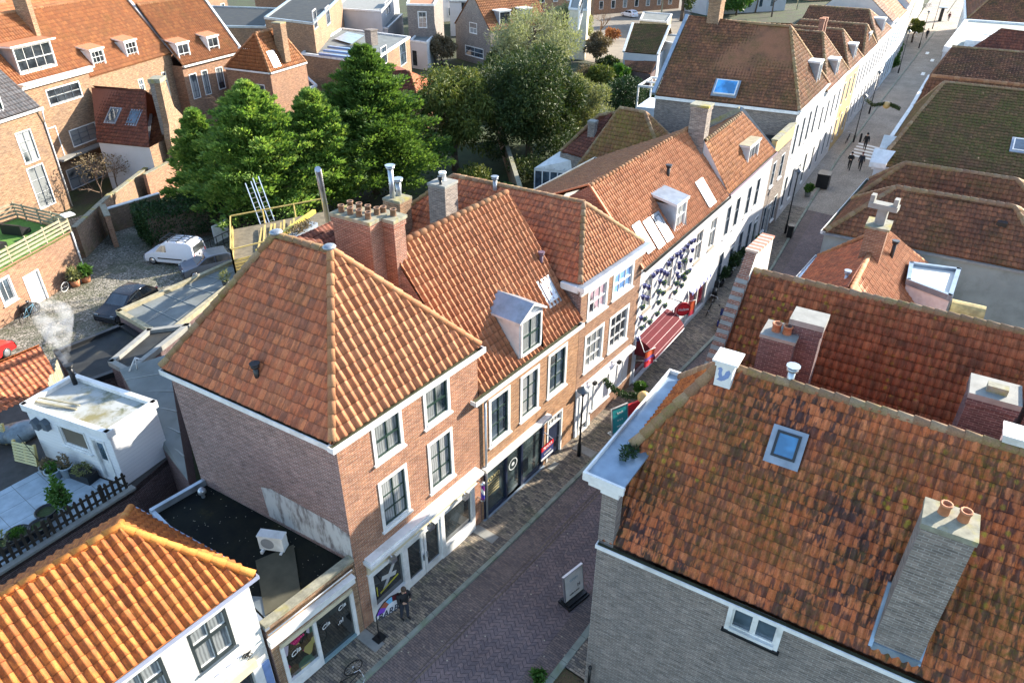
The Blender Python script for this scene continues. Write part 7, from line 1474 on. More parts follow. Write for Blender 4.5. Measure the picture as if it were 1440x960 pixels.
for i, (x, y, r, h, m, lab) in enumerate(((70,52,2.2,2.6,lf_yew,'dark low shrub between the willow and the pale shrub tree'),(73,47.5,2.0,2.4,lf_hedge,'dark garden shrub left of the round clipped bush'),(77,52,2.4,3.0,lf_pale,'pale winter shrub before the car park wall'),(88,54,2.2,3.0,lf_brown,'brown winter shrub beside the cottage wall'),(68,57,2.6,3.2,lf_yew,'dark shrub under the gabled house window'),(83,48,1.8,2.2,lf_green,'green shrub in front of the lean-to shed'),(59,53,2.5,3.0,lf_brown,'reddish brown bare shrub between cypress and gabled house'),(63,36,2.2,2.0,lf_yew,'low dark shrub at the foot of the large yew'),(53,38.5,2.6,2.4,lf_yew,'shaded shrub under the yew behind the tiled chimney'),(48,41,2.2,2.2,lf_cyp,'olive shrub beside the shaded garden wall'),(46.5,37,1.8,1.8,lf_green,'small green shrub near the garden wall end'),(58,34.5,2.0,1.8,lf_green,'green shrub beside the conservatory'),(71,42,1.9,1.9,lf_green,'small bright shrub right of the pale shrub tree'),(86,44,1.6,1.6,lf_hedge,'low dark shrub by the pergola base'))):
    bush('garden_shrub', lab, (x,y,0), r, h, m, n=12, per=220, L=.3, W=.06, seed=60+i)
# clipped hedge by the yard
t = thing('hedge', 'thick dark clipped hedge behind the white van', 'hedge', (27.6,52.3,0)); P = []; D = []
a_, b_ = np.array([23.6,53.4]), np.array([33.0,51.0]); d_ = (b_-a_)/np.linalg.norm(b_-a_); n_ = np.array([-d_[1], d_[0]]); N = 22000
u = nrg.random(N)*np.linalg.norm(b_-a_); v = nrg.uniform(-1.7,1.7,N); z = nrg.uniform(.3,2.6,N); k = nrg.integers(0,3,N)
z = np.where(k == 0, 2.45+nrg.normal(0,.1,N)+.15*np.sin(u*2.1), z); v = np.where(k == 1, np.sign(v)*(1.65+nrg.normal(0,.1,N)+.12*np.sin(u*1.7+1)), v); u = np.where(k == 2, np.where(nrg.random(N) > .5, np.linalg.norm(b_-a_), 0)+nrg.normal(0,.12,N), u)
P = np.stack([a_[0]+d_[0]*u+n_[0]*v, a_[1]+d_[1]*u+n_[1]*v, z], 1); D = np.stack([n_[0]*np.sign(v)*.5, n_[1]*np.sign(v)*.5, np.full(N,.6)], 1)+nrg.normal(0,.6,(N,3))
p_, u_ = leafset(P, D, .17, .06); quads('foliage', t, lf_hedge, p_, u_); mb = MB(); w_ = frame((a_[0],a_[1],0), d_); mb.M = w_; mb.box(.2,-1.45,.05,np.linalg.norm(b_-a_)-.2,1.45,2.3); mb.build('branches', twigbr, t)
# climbers and bare shrubs
for i, (b, h, lab) in enumerate((((25.6,63.9,0),5.5,'bare brown climber on the garden wall below the bay house'),((28.0,65.8,0),4.5,'second tangle of bare twigs on the wall, nearer the white side wall'),((41.0,66.0,0),7.5,'leafless shrub tree with thin brown twigs left of the conifers'),((44.5,66.5,0),6.5,'leafless shrub tree with fine twigs just behind the conifers'))):
    t = thing('bare_shrub', lab, 'shrub', b); twigs(t, b, h, 4, .75, twigbr, .07, 3, seed=70+i, upb=.6); p_, u_ = puffleaves([(b[0]+rnd.uniform(-1,1), b[1]+rnd.uniform(-1,1), h*.6, 1.3,1.3,1.0) for _ in range(4)], 90, .22, .05); quads('dead_leaves', t, lf_brown, p_, u_)
# trees at the far side
for i, (px, h, r, m, lab, kind) in enumerate((((1035,22),6.5,4.5,lf_green,'bright green bush tree behind the mossy roof ridge at the top',0),((958,30),13,2.2,lf_yew,'dark ivy clad trunk left of the mossy roof chimney',0),((1085,24),9,4,None,'bare branching tree right of the green bush tree at the top',1),((1120,14),9,4,None,'bare branching tree furthest right at the top',1),((1062,18),10,4,None,'bare branching tree right behind the green bush at the top',1),((930,20),10,4,None,'bare pale tree beside the ivy clad trunk',1),((845,52),6,3,None,'leafless young tree at the car park edge',1),((700,14),8,4.5,lf_yew,'dark evergreen behind the gabled house roof',0),((990,16),10,4,None,'bare tree with pale bark between trunk and green bush',1))):
    b = at(*px)
    if kind: t = thing('bare_tree', lab, 'tree', b); twigs(t, b, h, 3, .6, twigm if i % 2 else twigbr, .2, 4, seed=90+i)
    else: broadtree('far_tree', lab, b, h, r, h*.45, m, n=30, per=200, L=.6, W=.14, seed=100+i)
b = at(860,58); bush('copper_hedge', 'copper brown beech hedge at the car park edge', b, 1.7, 2.0, leaf_mat('copper_leaves', [(.24,.09,.045),(.30,.13,.06),(.18,.07,.04)]), n=14, per=220, L=.3, W=.1, cat='hedge')
for i, (px, h, r, m, lab) in enumerate((((815,62),5,2.6,lf_will,'pale twiggy tree right of the pollard willow'),((838,88),4.2,2.4,lf_brown,'brown leafless bush beside the cottage lean-to'),((856,112),3.2,2.0,lf_yew,'dark evergreen bush left of the garden shed'),((870,120),2.6,1.6,lf_green,'small green bush in front of the garden shed'),((712,118),5.5,2.6,lf_yew,'dark evergreen tree left of the yew, below the gabled house'),((840,128),3.5,2.2,lf_cyp,'olive bush behind the pale grey green shrub tree'),((622,92),4.5,2.2,lf_brown,'bare brown bush in the garden of the gabled house'),((795,62),7,3.5,lf_will,'second pale grey tree behind the pollard willow'))):
    broadtree('garden_tree', lab, at(*px), h, r, h*.42, m, n=26, per=200, L=.45, W=.09, seed=200+i)
# ================================================================ street furniture, signs, vehicles, people
def lamp(px, h, label, hat=True, group=None, z0=.11):
    b = at(px[0], px[1], z0); t = thing('street_lamp', label, 'street lamp', b, group); mb = MB(); mb.lathe(b, [(0,0),(.10,0),(.10,.7),(.065,.8),(.05,1.2),(.035,h-.5),(.035,h-.42),(0,h-.42)], 10); mb.build('pole', blackmetal, t)
    mb = MB(); mb.lathe(b, [(.06,h-.45),(.17,h-.12)], 6, 0, False); mb.build('lantern_glass', glass_sky, t); mb = MB(); mb.lathe(b, [(.30,h-.14),(.27,h-.08),(.1,h+.02),(.04,h+.10),(0,h+.14)], 12); mb.build('lantern_hat', greyblue, t); return t
lamp((814,640), 3.95, 'black street lamp with grey hat in front of the white panelled shop')
lamp((1104,328), 5.2, 'black street lamp before the ochre parapet house'); lamp((1200,200), 5.0, 'black street lamp just past the two people, by the white fronts'); lamp((1222,160), 5.0, 'black street lamp beside the garland over the street')
lamp((1263,103), 6.0, 'tall street lamp by the clipped green bushes'); lamp((1292,68), 6.0, 'street lamp near the walker with the round tree'); lamp((1311,41), 6.5, 'street lamp in the sunny wide end of the street')
b = at(1209,200,.1); mb = MB(); mb.lathe(b, [(.11,0),(.11,.85),(.06,.95),(0,1.0)], 10); solo(mb, 'bollard', blackmetal, 'short bollard beside the zebra crossing', 'bollard', b)
def binbox(px, lab, w=.9, h=1.15, m=None):
    b = at(px[0], px[1], .1); t = thing('waste_bin', lab, 'bin', b); M_ = frame(b, (1,.13)); mb = MB(M_); pl = [(-w/2,-w*.4),(w/2,-w*.4),(w/2,w*.4),(-w/2,w*.4)]; mb.prism(pl, 0, h); mb.build('bin_body', m or blackmetal, t); mb = MB(M_); mb.box(-w/2-.05,-w*.4-.06,h,w/2+.05,w*.4+.03,h+.1); mb.build('lid', darkpaint, t)
binbox((1156,262), 'large black waste container on the pavement, left of the two walkers', 1.3, 1.2); binbox((1110,333), 'black litter bin at the foot of the lamp post', .5, .9)
# barber pole
WM = Wall((10.2,14.48),(16.9,14.48)); c = WM.pt(6.52, 1.75, .26); t = thing('barber_pole', 'barber pole with spiral stripes on the corner of the shop front', 'barber pole', c); mb = MB(); n = 14
for i in range(12):
    for k in range(n):
        a0, a1 = 2*math.pi*k/n, 2*math.pi*(k+1)/n; z0, z1 = .8*i/12, .8*(i+1)/12; f = ((k/n*3)+i*.28) % 3
        mb.q([c+V((.085*math.cos(a0),.085*math.sin(a0),z0)), c+V((.085*math.cos(a1),.085*math.sin(a1),z0)), c+V((.085*math.cos(a1),.085*math.sin(a1),z1)), c+V((.085*math.cos(a0),.085*math.sin(a0),z1))], 0 if f < 1 else 1 if f < 2 else 2, None, True)
mb.build('cylinder', [white, plain('pole_violet', (.18,.03,.22), .3), plain('pole_blue', (.05,.05,.3), .3)], t); mb = MB(); mb.lathe(c, [(.11,-.08),(.11,0)], 12); mb.lathe(c, [(.11,.8),(.11,.88),(0,.94)], 12); mb.beam(c+V((0,0,.86)), c+V((0,.26,.86)), .04,.04); mb.beam(c+V((0,0,-.05)), c+V((0,.26,-.05)), .04,.04); mb.build('bracket', steel, t)
# feather flag leaning before the barber shop
pw = ((0,13.78),(1,13.78)); F2 = lambda x, y, o=0: onv(x, y, (0,13.78-o), (1,13.78-o)); t = thing('feather_flag', 'rainbow feather flag with BARBER lettering bent over the pavement', 'flag', F2(531,868)); out = [(529,867),(533,857),(540,847),(549,839),(559,834),(567,834),(575,845),(566,849),(557,855),(548,862),(539,867)]
pv = [F2(*p) for p in out]; mb = MB(); mb.q(pv[::-1]); mb.q([p+V((0,.02,0)) for p in pv]); mb.build('cloth', plain('flag_white', (.72,.72,.76), .7), t)
bands = [plain('flag_violet',(.2,.06,.5),.7), plain('flag_blue',(.15,.45,.7),.7), plain('flag_brown',(.35,.10,.05),.7), plain('flag_orange',(.65,.25,.03),.7), redcloth]
for i, (a, b, m) in enumerate(((0,1.2,bands[0]),(1.2,2.2,bands[2]),(2.2,3.2,bands[1]),(3.2,4.6,bands[4]),(4.6,6,bands[3]))):
    pt = lambda s: (V((*out[int(s)],0)).lerp(V((*out[min(int(s)+1,10)],0)), s-int(s))); cen = V((553,853,0)); mb = MB(); n = 6
    o_ = [pt(a+(b-a)*k/n) for k in range(n+1)]; i_ = [p.lerp(cen, .48) for p in o_]
    for k in range(n): mb.q([F2(o_[k].x,o_[k].y,.006), F2(i_[k].x,i_[k].y,.006), F2(i_[k+1].x,i_[k+1].y,.006), F2(o_[k+1].x,o_[k+1].y,.006)])
    mb.build('colour_band', m, t)
mb = MB(); mb.path([p+V((0,.01,0)) for p in pv[:7]], .022, 6); mb.tube(pv[0], V((pv[0].x,13.78,.11)), .025, 6); mb.box(pv[0].x-.2,13.6,.11,pv[0].x+.2,13.95,.17); mb.build('pole', blackmetal, t)
pa, pb = F2(534,866,.012), F2(571,843,.012); dv = pb-pa; an = math.atan2(dv.z, dv.x); cc = F2(553,856.5,.014); ex = V((math.cos(an),0,math.sin(an))); ny = V((0,-1,0)); ey = ny.cross(ex); letters(t, 'BARBER', Matrix(((ex.x,ey.x,ny.x,cc.x),(ex.y,ey.y,ny.y,cc.y),(ex.z,ey.z,ny.z,cc.z),(0,0,0,1))), .42, navy)
def aboard(px, ang, label, board, w=.75, h=1.15, lines=(), base=None, tilt=8, extra=None):
    b = at(px[0], px[1], .0); t = thing('pavement_sign', label, 'sign', b); M_ = frame(b, ang_d(ang)); mb = MB(M_); mb.box(-w/2-.08,-.3,.0,w/2+.08,.3,.12); mb.box(-w/2-.02,-.22,.12,w/2+.02,.22,.22); mb.build('base', base or blackmetal, t)
    Mb = M_ @ Matrix.Translation((0,0,.24)) @ Matrix.Rotation(rad(-tilt), 4, 'X'); mb = MB(Mb); mb.box(-w/2,-.03,0,w/2,.03,h); mb.box(-w/2-.05,-.05,h,w/2+.05,.05,h+.05,1); mb.box(-w/2-.04,-.04,0,-w/2,.04,h,1); mb.box(w/2,-.04,0,w/2+.04,.04,h,1); mb.build('board', [board, steel], t)
    for (x, z, s, m, tx) in lines: letters(t, tx, Mb @ Matrix.Translation((x,-.034,z)) @ Matrix.Rotation(rad(90), 4, 'X'), s, m)
    return t
aboard((807,842), -10, 'white pavement sign on a black water base at the corner of the brick wall', white, .95, 1.2, [(0,.85,.16,plain('sign_grey',(.3,.4,.45)),'OPEN'),(.25,.42,.2,blackmetal,'N'),(0,.2,.1,blackmetal,'koffie & thee')])
aboard((871,610), -20, 'teal pavement sign in a white frame before the red planter', plain('teal_board', (.03,.30,.32), .35), .95, 1.35, [(0,1.05,.18,white,'lunch'),(0,.65,.16,white,'o o o'),(0,.3,.13,white,'welkom')], base=zinc)
b = at(884,592,.11); t = thing('red_barrier', 'red cloth covered barrier behind the teal pavement sign', 'barrier', b); M_ = frame(b, ang_d(-20)); mb = MB(M_); mb.box(-.9,-.05,.25,.9,.05,1.1); mb.build('cloth', brightred, t)
for x_ in (-.8,.8): mb = MB(M_); mb.box(x_-.03,-.25,0,x_+.03,.25,.25); mb.build('foot', blackmetal, t)
# garlands
def garland(pts, r, label, m, ball=None, bm_=None):
    t = thing('garland', label, 'garland', pts[0]); P = []; 
    for a, b in zip(pts[:-1], pts[1:]):
        n = max(2, int((b-a).length/.12)); 
        for i in range(n): P.append((*(a.lerp(b,i/n)), r, r, r))
    p_, u_ = puffleaves(P, 40, .16, .03, .6, .0, .8); quads('foliage', t, m, p_, u_); mb = MB(); mb.path(pts, .02, 5); mb.build('cord', blackmetal, t)
    if ball is not None: mb = MB(); mb.sphere(ball[0], ball[1], 0, 16, 10); mb.build('bauble', bm_, t)
gold = plain('gold_bauble', (.62,.42,.16), .35, .1); W3 = Wall((24.0,14.48),(29.58,14.48)); g0 = onv(849,533,(0,14.4),(1,14.4)); g1 = V((g0.x+.7, 13.2, g0.z-1.0)); g2 = at(880,556,2.3); g3 = at(900,556,2.6); bl = at(905,558,2.6)
garland([g0, g0.lerp(g2,.5)+V((0,0,-.15)), g2, g3], .12, 'green garland with gold bauble hung in front of the white panelled shop', lf_hedge, (bl,.30), gold)
mb = MB(); 
b0 = at(1219,141,5.6); b1 = at(1228,148,5.2); b2 = at(1246,146,5.2); b3 = at(1252,147,5.2); b4 = at(1265,153,5.4); garland([b0,b1,b2,b3,b4], .13, 'dark garland with gold bauble spanning the far street', lf_yew, (at(1247,148,5.1),.36), gold)
# scaled bushes and pots
for i, (px, r) in enumerate(((( 1253,98),1.0),((1254,89),1.0),((1257,81),1.0),((1259,74),1.0))):
    b = at(px[0], px[1], .1); bush('clipped_bush', 'clipped round green bush in the row along the far pavement', b, r, 2.0, lf_green, n=10, per=150, L=.25, W=.09, group='clipped bushes along the far pavement', seed=130, cat='bush')
b = at(1282,60,.1); broadtree('round_tree', 'small round olive tree beside the white terrace tables', b, 4.0, 1.4, 1.4, lf_cyp, n=20, per=150, L=.3, W=.1, seed=140)
for px, r, h, lab in (((1012,402),.55,1.2,'bushy plant in a pot beside the bicycle at the white house'),((1024,388),.75,1.6,'large dark bushy plant beside the white house door'),((1036,372),.6,1.1,'smaller dark plant beyond the large bushy one'),((1067,352),.5,1.0,'plant at the foot of the grey house step'),((1135,276),.45,.8,'yellow green plant in a pale pot near the black container'),((898,556),.35,.5,'low plant in the box behind the teal sign')):
    b = at(px[0], px[1], .11); t = bush('potted_plant', lab, b+V((0,0,.35)), r, h, lf_hedge if r > .5 else lf_green, n=9, per=160, L=.16, W=.06, cat='potted plant'); mb = MB(); mb.lathe(b, [(0,0),(.22,0),(.3,.42),(.25,.42),(.22,.36),(0,.36)], 12); mb.build('pot', blackmetal if r > .5 else concrete, t)
# ---- bicycles
def bicycle(loc, ang, label, fc, tyre=None, lean=10):
    t = thing('bicycle', label, 'bicycle', loc); M_ = Matrix.Translation(V(loc)) @ Matrix.Rotation(rad(ang), 4, 'Z') @ Matrix.Rotation(rad(lean), 4, 'X'); R_ = .34
    for x in (-.53,.53):
        mb = MB(M_); n = 20
        for k in range(n):
            a, b = 2*math.pi*k/n, 2*math.pi*(k+1)/n; mb.tube((x+R_*math.cos(a),0,R_+R_*math.sin(a)), (x+R_*math.cos(b),0,R_+R_*math.sin(b)), .022, 6)
        w_ = mb.build('wheel', tyre or blackrub, t); mb = MB(M_)
        for k in range(10): a = math.pi*2*k/10; mb.tube((x,0,R_), (x+.32*math.cos(a),0,R_+.32*math.sin(a)), .004, 3)
        mb.tube((x,-.05,R_),(x,.05,R_),.03,6); mb.build('spokes', steel, w_)
    mb = MB(M_)
    for a, b in (((-.53,0,.34),(-.08,0,.30)),((-.53,0,.34),(-.18,0,.80)),((-.08,0,.30),(-.2,0,.92)),((-.08,0,.30),(.38,0,.78)),((-.18,0,.78),(.36,0,.86)),((.34,0,.95),(.53,0,.34))): mb.tube(a, b, .018, 6)
    mb.build('frame', fc, t); mb = MB(M_); mb.sphere((-.22,0,.95), .12, 0, 10, 6, (1.2,.7,.35)); mb.build('saddle', blackmetal, t); mb = MB(M_); mb.path([(.12,-.28,1.02),(.32,-.2,1.05),(.34,0,1.02),(.32,.2,1.05),(.12,.28,1.02)], .014, 5); mb.build('handlebar', steel, t); mb = MB(M_); mb.tube((-.08,-.12,.18),(-.08,.12,.42),.015,5); mb.build('pedals', blackmetal, t)
WO = Wall((9.5,47.5),(18.2,51.8)); u, z = WO.uz(95,412); c = WO.pt(u,0,.45); bicycle(c, 26, 'bicycle with white tyres leaning at the brick wall right of the white door', blackmetal, white)
u, z = WO.uz(27,448); c = WO.pt(u,0,.9); bicycle(c, 26, 'pale blue bicycle beside the dark sacks left of the white door', plain('blue_frame', (.10,.25,.35), .4))
bicycle(at(996,438,.11), 12, 'black bicycle on the pavement before the dark red shop window', blackmetal); bicycle(at(474,954,.11), 8, 'black bicycle at the bottom edge on the pavement outside the flat roofed shop', blackmetal, None, 60)
bicycle(at(1306,10,.1), 40, 'bicycle parked furthest along the sunny street end', blackmetal); bicycle(at(1300,12,.1), 60, 'second bicycle at the sunny street end, nearer the cream house', blackmetal)
bicycle(at(1190,200,.11), 6, 'dark bicycle leaning at the white fronts behind the two walkers', blackmetal)
def scooter(loc, ang, label, col):
    t = thing('motor_scooter', label, 'scooter', loc); M_ = Matrix.Translation(V(loc)) @ Matrix.Rotation(rad(ang), 4, 'Z')
    for x in (-.62,.62): mb = MB(M_ @ Matrix.Translation((x,0,.22)) @ Matrix.Rotation(rad(90),4,'X')); mb.lathe((0,0,-.06), [(.1,0),(.22,.0),(.24,.06),(.22,.12),(.1,.12)], 16); mb.build('wheel', blackrub, t)
    mb = MB(M_); pr = [(-.85,.45),(-.75,.3),(-.3,.25),(-.2,.2),(.3,.2),(.42,.35),(.5,.95),(.42,1.0),(.3,.4),(-.1,.35),(-.18,.72),(-.85,.75)]
    for y, fl in ((-.17,0),(.17,1)): mb.q([(a,y,b) for a, b in (pr if fl else pr[::-1])][::-1])
    for (a,c_),(b,d) in zip(pr, pr[1:]+pr[:1]): mb.q([(a,-.17,c_),(b,-.17,d),(b,.17,d),(a,.17,c_)])
    mb.build('body', col, t); mb = MB(M_); mb.sphere((-.48,0,.8), .3, 0, 12, 6, (1.3,.55,.3)); mb.build('seat', blackmetal, t); mb = MB(M_); mb.path([(.4,-.33,1.05),(.45,0,1.02),(.4,.33,1.05)], .02, 6); mb.build('handlebar', blackmetal, t)
    for y in (-.3,.3): mb = MB(M_); mb.sphere((.42,y,1.18), .06, 0, 8, 6, (.4,1.2,.9)); mb.build('mirror', blackmetal, t)
scooter(at(1013,458,.0), 15, 'dark blue motor scooter parked on the street before the white house', plain('scooter_blue', (.02,.03,.14), .25)); scooter(at(1004,418,.11), 20, 'black motor scooter on the pavement next to the potted plant', blackmetal)
# ---- cars
def car(loc, ang, label, paint, prof, L, Wd, wb, van=False, cat='car', name='parked_car', rack=False):
    # prof: (x, z) of the upper outline from the front bumper to the rear; glass: list of side panes
    t = thing(name, label, cat, loc); M_ = Matrix.Translation(V(loc)) @ Matrix.Rotation(rad(ang), 4, 'Z'); low, roof = prof['low'], prof['roof']; belt = prof['belt']
    yw = lambda z: Wd/2*(1.0 if z < belt else 1-.16*min(1,(z-belt)/(prof['h']-belt))) * (0.94 if z < .35 else 1)
    mb = MB(M_); n = len(roof)
    for (a, c), (b, d) in zip(roof[:-1], roof[1:]): mb.q([(a,-yw(c),c),(a,yw(c),c),(b,yw(d),d),(b,-yw(d),d)], 0, None, False)
    for sg in (1,-1):
        # side skin between the sill and the outline, in vertical slices
        xs = sorted({a for a, c in roof})
        def zat(x):
            for (a, c), (b, d) in zip(roof[:-1], roof[1:]):
                if min(a,b)-1e-6 <= x <= max(a,b)+1e-6 and abs(a-b) > 1e-6: return c+(d-c)*(x-a)/(b-a)
            return .3
        for x0, x1 in zip(xs[:-1], xs[1:]):
            for k in range(4):
                za = [.22, .35, min(belt, zat(x0)), zat(x0)], [.22, .35, min(belt, zat(x1)), zat(x1)]
            for j in range(3):
                p = [(x0,sg*yw(za[0][j]),za[0][j]),(x1,sg*yw(za[1][j]),za[1][j]),(x1,sg*yw(za[1][j+1]),za[1][j+1]),(x0,sg*yw(za[0][j+1]),za[0][j+1])]
                mb.q(p if sg < 0 else p[::-1])
    mb.q([(roof[0][0],-Wd*.45,.22),(roof[-1][0],-Wd*.45,.22),(roof[-1][0],Wd*.45,.22),(roof[0][0],Wd*.45,.22)], 1)
    mb.q([(roof[0][0],-Wd*.47,.22),(roof[0][0],Wd*.47,.22),(roof[0][0],yw(roof[0][1]),roof[0][1]),(roof[0][0],-yw(roof[0][1]),roof[0][1])][::-1]); mb.q([(roof[-1][0],-Wd*.47,.22),(roof[-1][0],Wd*.47,.22),(roof[-1][0],yw(roof[-1][1]),roof[-1][1]),(roof[-1][0],-yw(roof[-1][1]),roof[-1][1])])
    if van:
        for sg in (1,-1): mb.box(-1.0,sg*Wd/2-.012,.5,.9,sg*Wd/2+.012,.6,1)
        mb.box(-L/2-.05,-Wd*.46,.3,-L/2+.02,Wd*.46,.55,1)
    bo = mb.build('body', [paint, blackrub], t); bm = bmesh.new(); bm.from_mesh(bo.data); bmesh.ops.remove_doubles(bm, verts=bm.verts, dist=.002); bmesh.ops.recalc_face_normals(bm, faces=bm.faces)
    for f in bm.faces: f.smooth = True
    for e_ in bm.edges: e_.smooth = e_.is_manifold and e_.calc_face_angle(0) < .75
    bm.to_mesh(bo.data); bm.free(); bv = bo.modifiers.new('b', 'BEVEL'); bv.width = .05; bv.segments = 3; bv.limit_method = 'ANGLE'; bv.angle_limit = rad(22)
    for pn in prof['side']:
        for sg in (1,-1): g = MB(M_); p = [(x,sg*(yw(z)+.012),z) for x, z in pn]; g.q(p if sg < 0 else p[::-1]); g.build('side_window', glass_dark, t)
    for (x0,z0,x1,z1) in prof['screen']:
        g = MB(M_); dx, dz = x1-x0, z1-z0; l = math.hypot(dx,dz); nx_, nz_ = -dz/l, dx/l; 
        if nz_ < 0: nx_, nz_ = -nx_, -nz_
        if abs(dx) < .05: nx_, nz_ = (-1 if x0 < 0 else 1), 0
        nx_ *= .014; nz_ *= .014; k = .82; p = [(x0+nx_,-yw(z0)*k,z0+nz_),(x0+nx_,yw(z0)*k,z0+nz_),(x1+nx_,yw(z1)*k,z1+nz_),(x1+nx_,-yw(z1)*k,z1+nz_)]; g.q(p); g.build('windscreen', glass_dark, t)
    for x in wb:
        for sg in (1,-1):
            mb = MB(M_ @ Matrix.Translation((x,sg*(Wd/2-.09),.31)) @ Matrix.Rotation(rad(90),4,'X')); mb.lathe((0,0,-.1), [(.0,0),(.26,0),(.31,.03),(.31,.18),(.26,.21),(.0,.21)], 18); w_ = mb.build('wheel', blackrub, t); mb = MB(M_ @ Matrix.Translation((x,sg*(Wd/2+.022),.31)) @ Matrix.Rotation(rad(90),4,'X')); mb.lathe((0,0,-.012), [(0,0),(.2,0),(.21,.012),(.19,.024),(0,.024)], 14); mb.build('rim', steel, w_)
    for sg in (1,-1):
        f = roof[0][0]; mb = MB(M_); mb.box(f-.06,sg*Wd*.28,.58,f+.012,sg*Wd*.45,.74); mb.build('headlight', glass_sky, t); r = roof[-1][0]; mb = MB(M_); mb.box(r-.012,sg*Wd*.38,.7,r+.05,sg*Wd*.46,1.05 if van else .9); mb.build('tail_light', brightred, t)
    if rack:
        mb = MB(M_); z = prof['h']+.1
        for y in (-.55,-.2,.2,.55): mb.beam((.55,y,z),(-1.55,y,z),.04,.03)
        for x in (.5,-.1,-.8,-1.5): mb.beam((x,-.66,z),(x,.66,z),.05,.04); mb.beam((x,-.64,z-.1),(x,-.64,z),.04,.04); mb.beam((x,.64,z-.1),(x,.64,z),.04,.04)
        mb.build('roof_rack', darkpaint, t)
    return t
VAN = dict(h=1.8, belt=1.02, low=.22, roof=[(2.0,.35),(2.02,.62),(1.85,.80),(1.05,1.0),(.45,1.62),(.1,1.76),(-.6,1.8),(-1.7,1.78),(-1.92,1.62),(-2.0,1.0),(-2.0,.35)], side=[[(.95,1.06),(.1,1.06),(.1,1.55),(.48,1.52)]], screen=[(1.0,1.05,.5,1.57),(-2.0,1.05,-1.94,1.55)])
HATCH = dict(h=1.46, belt=.92, low=.22, roof=[(1.95,.35),(1.98,.58),(1.85,.74),(1.0,.92),(.25,1.38),(-.3,1.46),(-1.2,1.42),(-1.75,1.0),(-1.92,.85),(-1.95,.35)], side=[[(.85,.95),(-.25,.95),(-.25,1.36),(.25,1.32)],[(-.32,.95),(-1.45,.95),(-1.15,1.33),(-.32,1.38)]], screen=[(.95,.94,.3,1.35),(-1.72,1.02,-1.25,1.38)])
paint_w = plain('white_car_paint', (.74,.75,.78), .25, .04); paint_k = plain('black_car_paint', (.02,.02,.024), .15, .1); paint_g = plain('grey_blue_car_paint', (.10,.13,.18), .2, .1, metal=.4); paint_r = plain('red_car_paint', (.5,.02,.02), .2, .08)
car((23.3,48.6,0), 117, 'white panel van with roof rack parked against the clipped hedge', paint_w, VAN, 4.0, 1.68, (1.36,-1.32), True, 'van', 'parked_van', True)
car((23.9,45.2,0), 160, 'grey blue hatchback half hidden behind the grey felt garage roof', paint_g, HATCH, 3.9, 1.66, (1.25,-1.2)); car((17.3,44.2,0), 200, 'black hatchback behind the corner of the grey felt garage', paint_k, HATCH, 3.9, 1.66, (1.25,-1.2))
car((8.7,44.7,0), 25, 'red hatchback at the left edge of the cobbled yard', paint_r, HATCH, 3.9, 1.66, (1.25,-1.2))
b = at(885,24); car(tuple(b), 72, 'white car on the car park lane, nearer of two in file', paint_w, HATCH, 3.9, 1.66, (1.25,-1.2)); b = at(886,12); car(tuple(b), 72, 'pale blue car on the car park lane behind the white one', plain('pale_blue_car_paint', (.35,.45,.55), .25), HATCH, 3.9, 1.66, (1.25,-1.2)); b = at(905,12); car(tuple(b), 30, 'white car parked before the dark roofed car port', paint_w, HATCH, 3.9, 1.66, (1.25,-1.2))
block('carport', 'long low carport with pale roof edge beside the cottage', 'carport', pxring(((900,28),(938,31),(945,20),(905,17)), 2.6), 2.6, woodold, greyfelt, white)
# ---- people
ph = at(570,869,.11)
person(ph, rad(-100), 'person in dark clothes outside the barber shop looking at a phone', cl_black, cl_navy, cl_hair, cl_skin, [(.08,.27,1.16,.3,.10,1.3),(.08,.27,1.14,.27,.16,1.24)], [(.06,.5,.05,0),(-.02,.48,-.06,0)], head=(.05,0), lean=.06)
dn = rad(186)
person(at(1193,239,.0), dn, 'walker in black with arms folded, left of the pair before the crossing', cl_black, cl_black, cl_black, cl_skin, [(.05,.27,1.15,.25,.02,1.12),(.05,.27,1.15,.24,.0,1.08)], WALK); person(at(1208,239.5,.0), dn, 'walker in a wide dark coat, right of the pair before the crossing', cl_navy, cl_black, cl_red, cl_skin, HANG, WALK)
person(at(1215,211,.0), dn, 'hooded walker in long black coat stepping on the zebra crossing', cl_black, cl_black, cl_black, cl_skin, HANG, WALK, hood=True); person(at(1302,55,.0), dn, 'walker in dark coat beside the far street lamp', cl_navy, cl_black, cl_black, cl_skin, HANG, WALK); person(at(1333,30,.0), dn, 'walker furthest away in the sunny end of the street', cl_red, cl_black, cl_hair, cl_skin, HANG, WALK)
# white terrace furniture by the round tree
for i, (px, lab) in enumerate((((1288,52),'white covered table beside the round olive tree'),((1294,47),'white covered table nearer the tall lamp post'))):
    b = at(px[0],px[1],.1); t = thing('terrace_table', lab, 'table', b); mb = MB(); mb.lathe(b, [(.7,.72),(.72,.76),(0,.77)], 14); mb.build('tabletop', white, t); mb = MB(); mb.lathe(b, [(.3,0),(.06,.05),(.05,.72)], 10); mb.build('leg', steel, t)
b = at(1321,30,.1); t = thing('bus_shelter', 'dark advertising column with flat roof in the sunny street end', 'shelter', b); mb = MB(frame(b,(1,.2))); mb.box(-.9,-.3,0,.9,.3,2.6); mb.build('body', blackmetal, t); mb = MB(frame(b,(1,.2))); mb.box(-1.3,-.8,2.6,1.3,.8,2.75); mb.build('roof', greyblue, t)
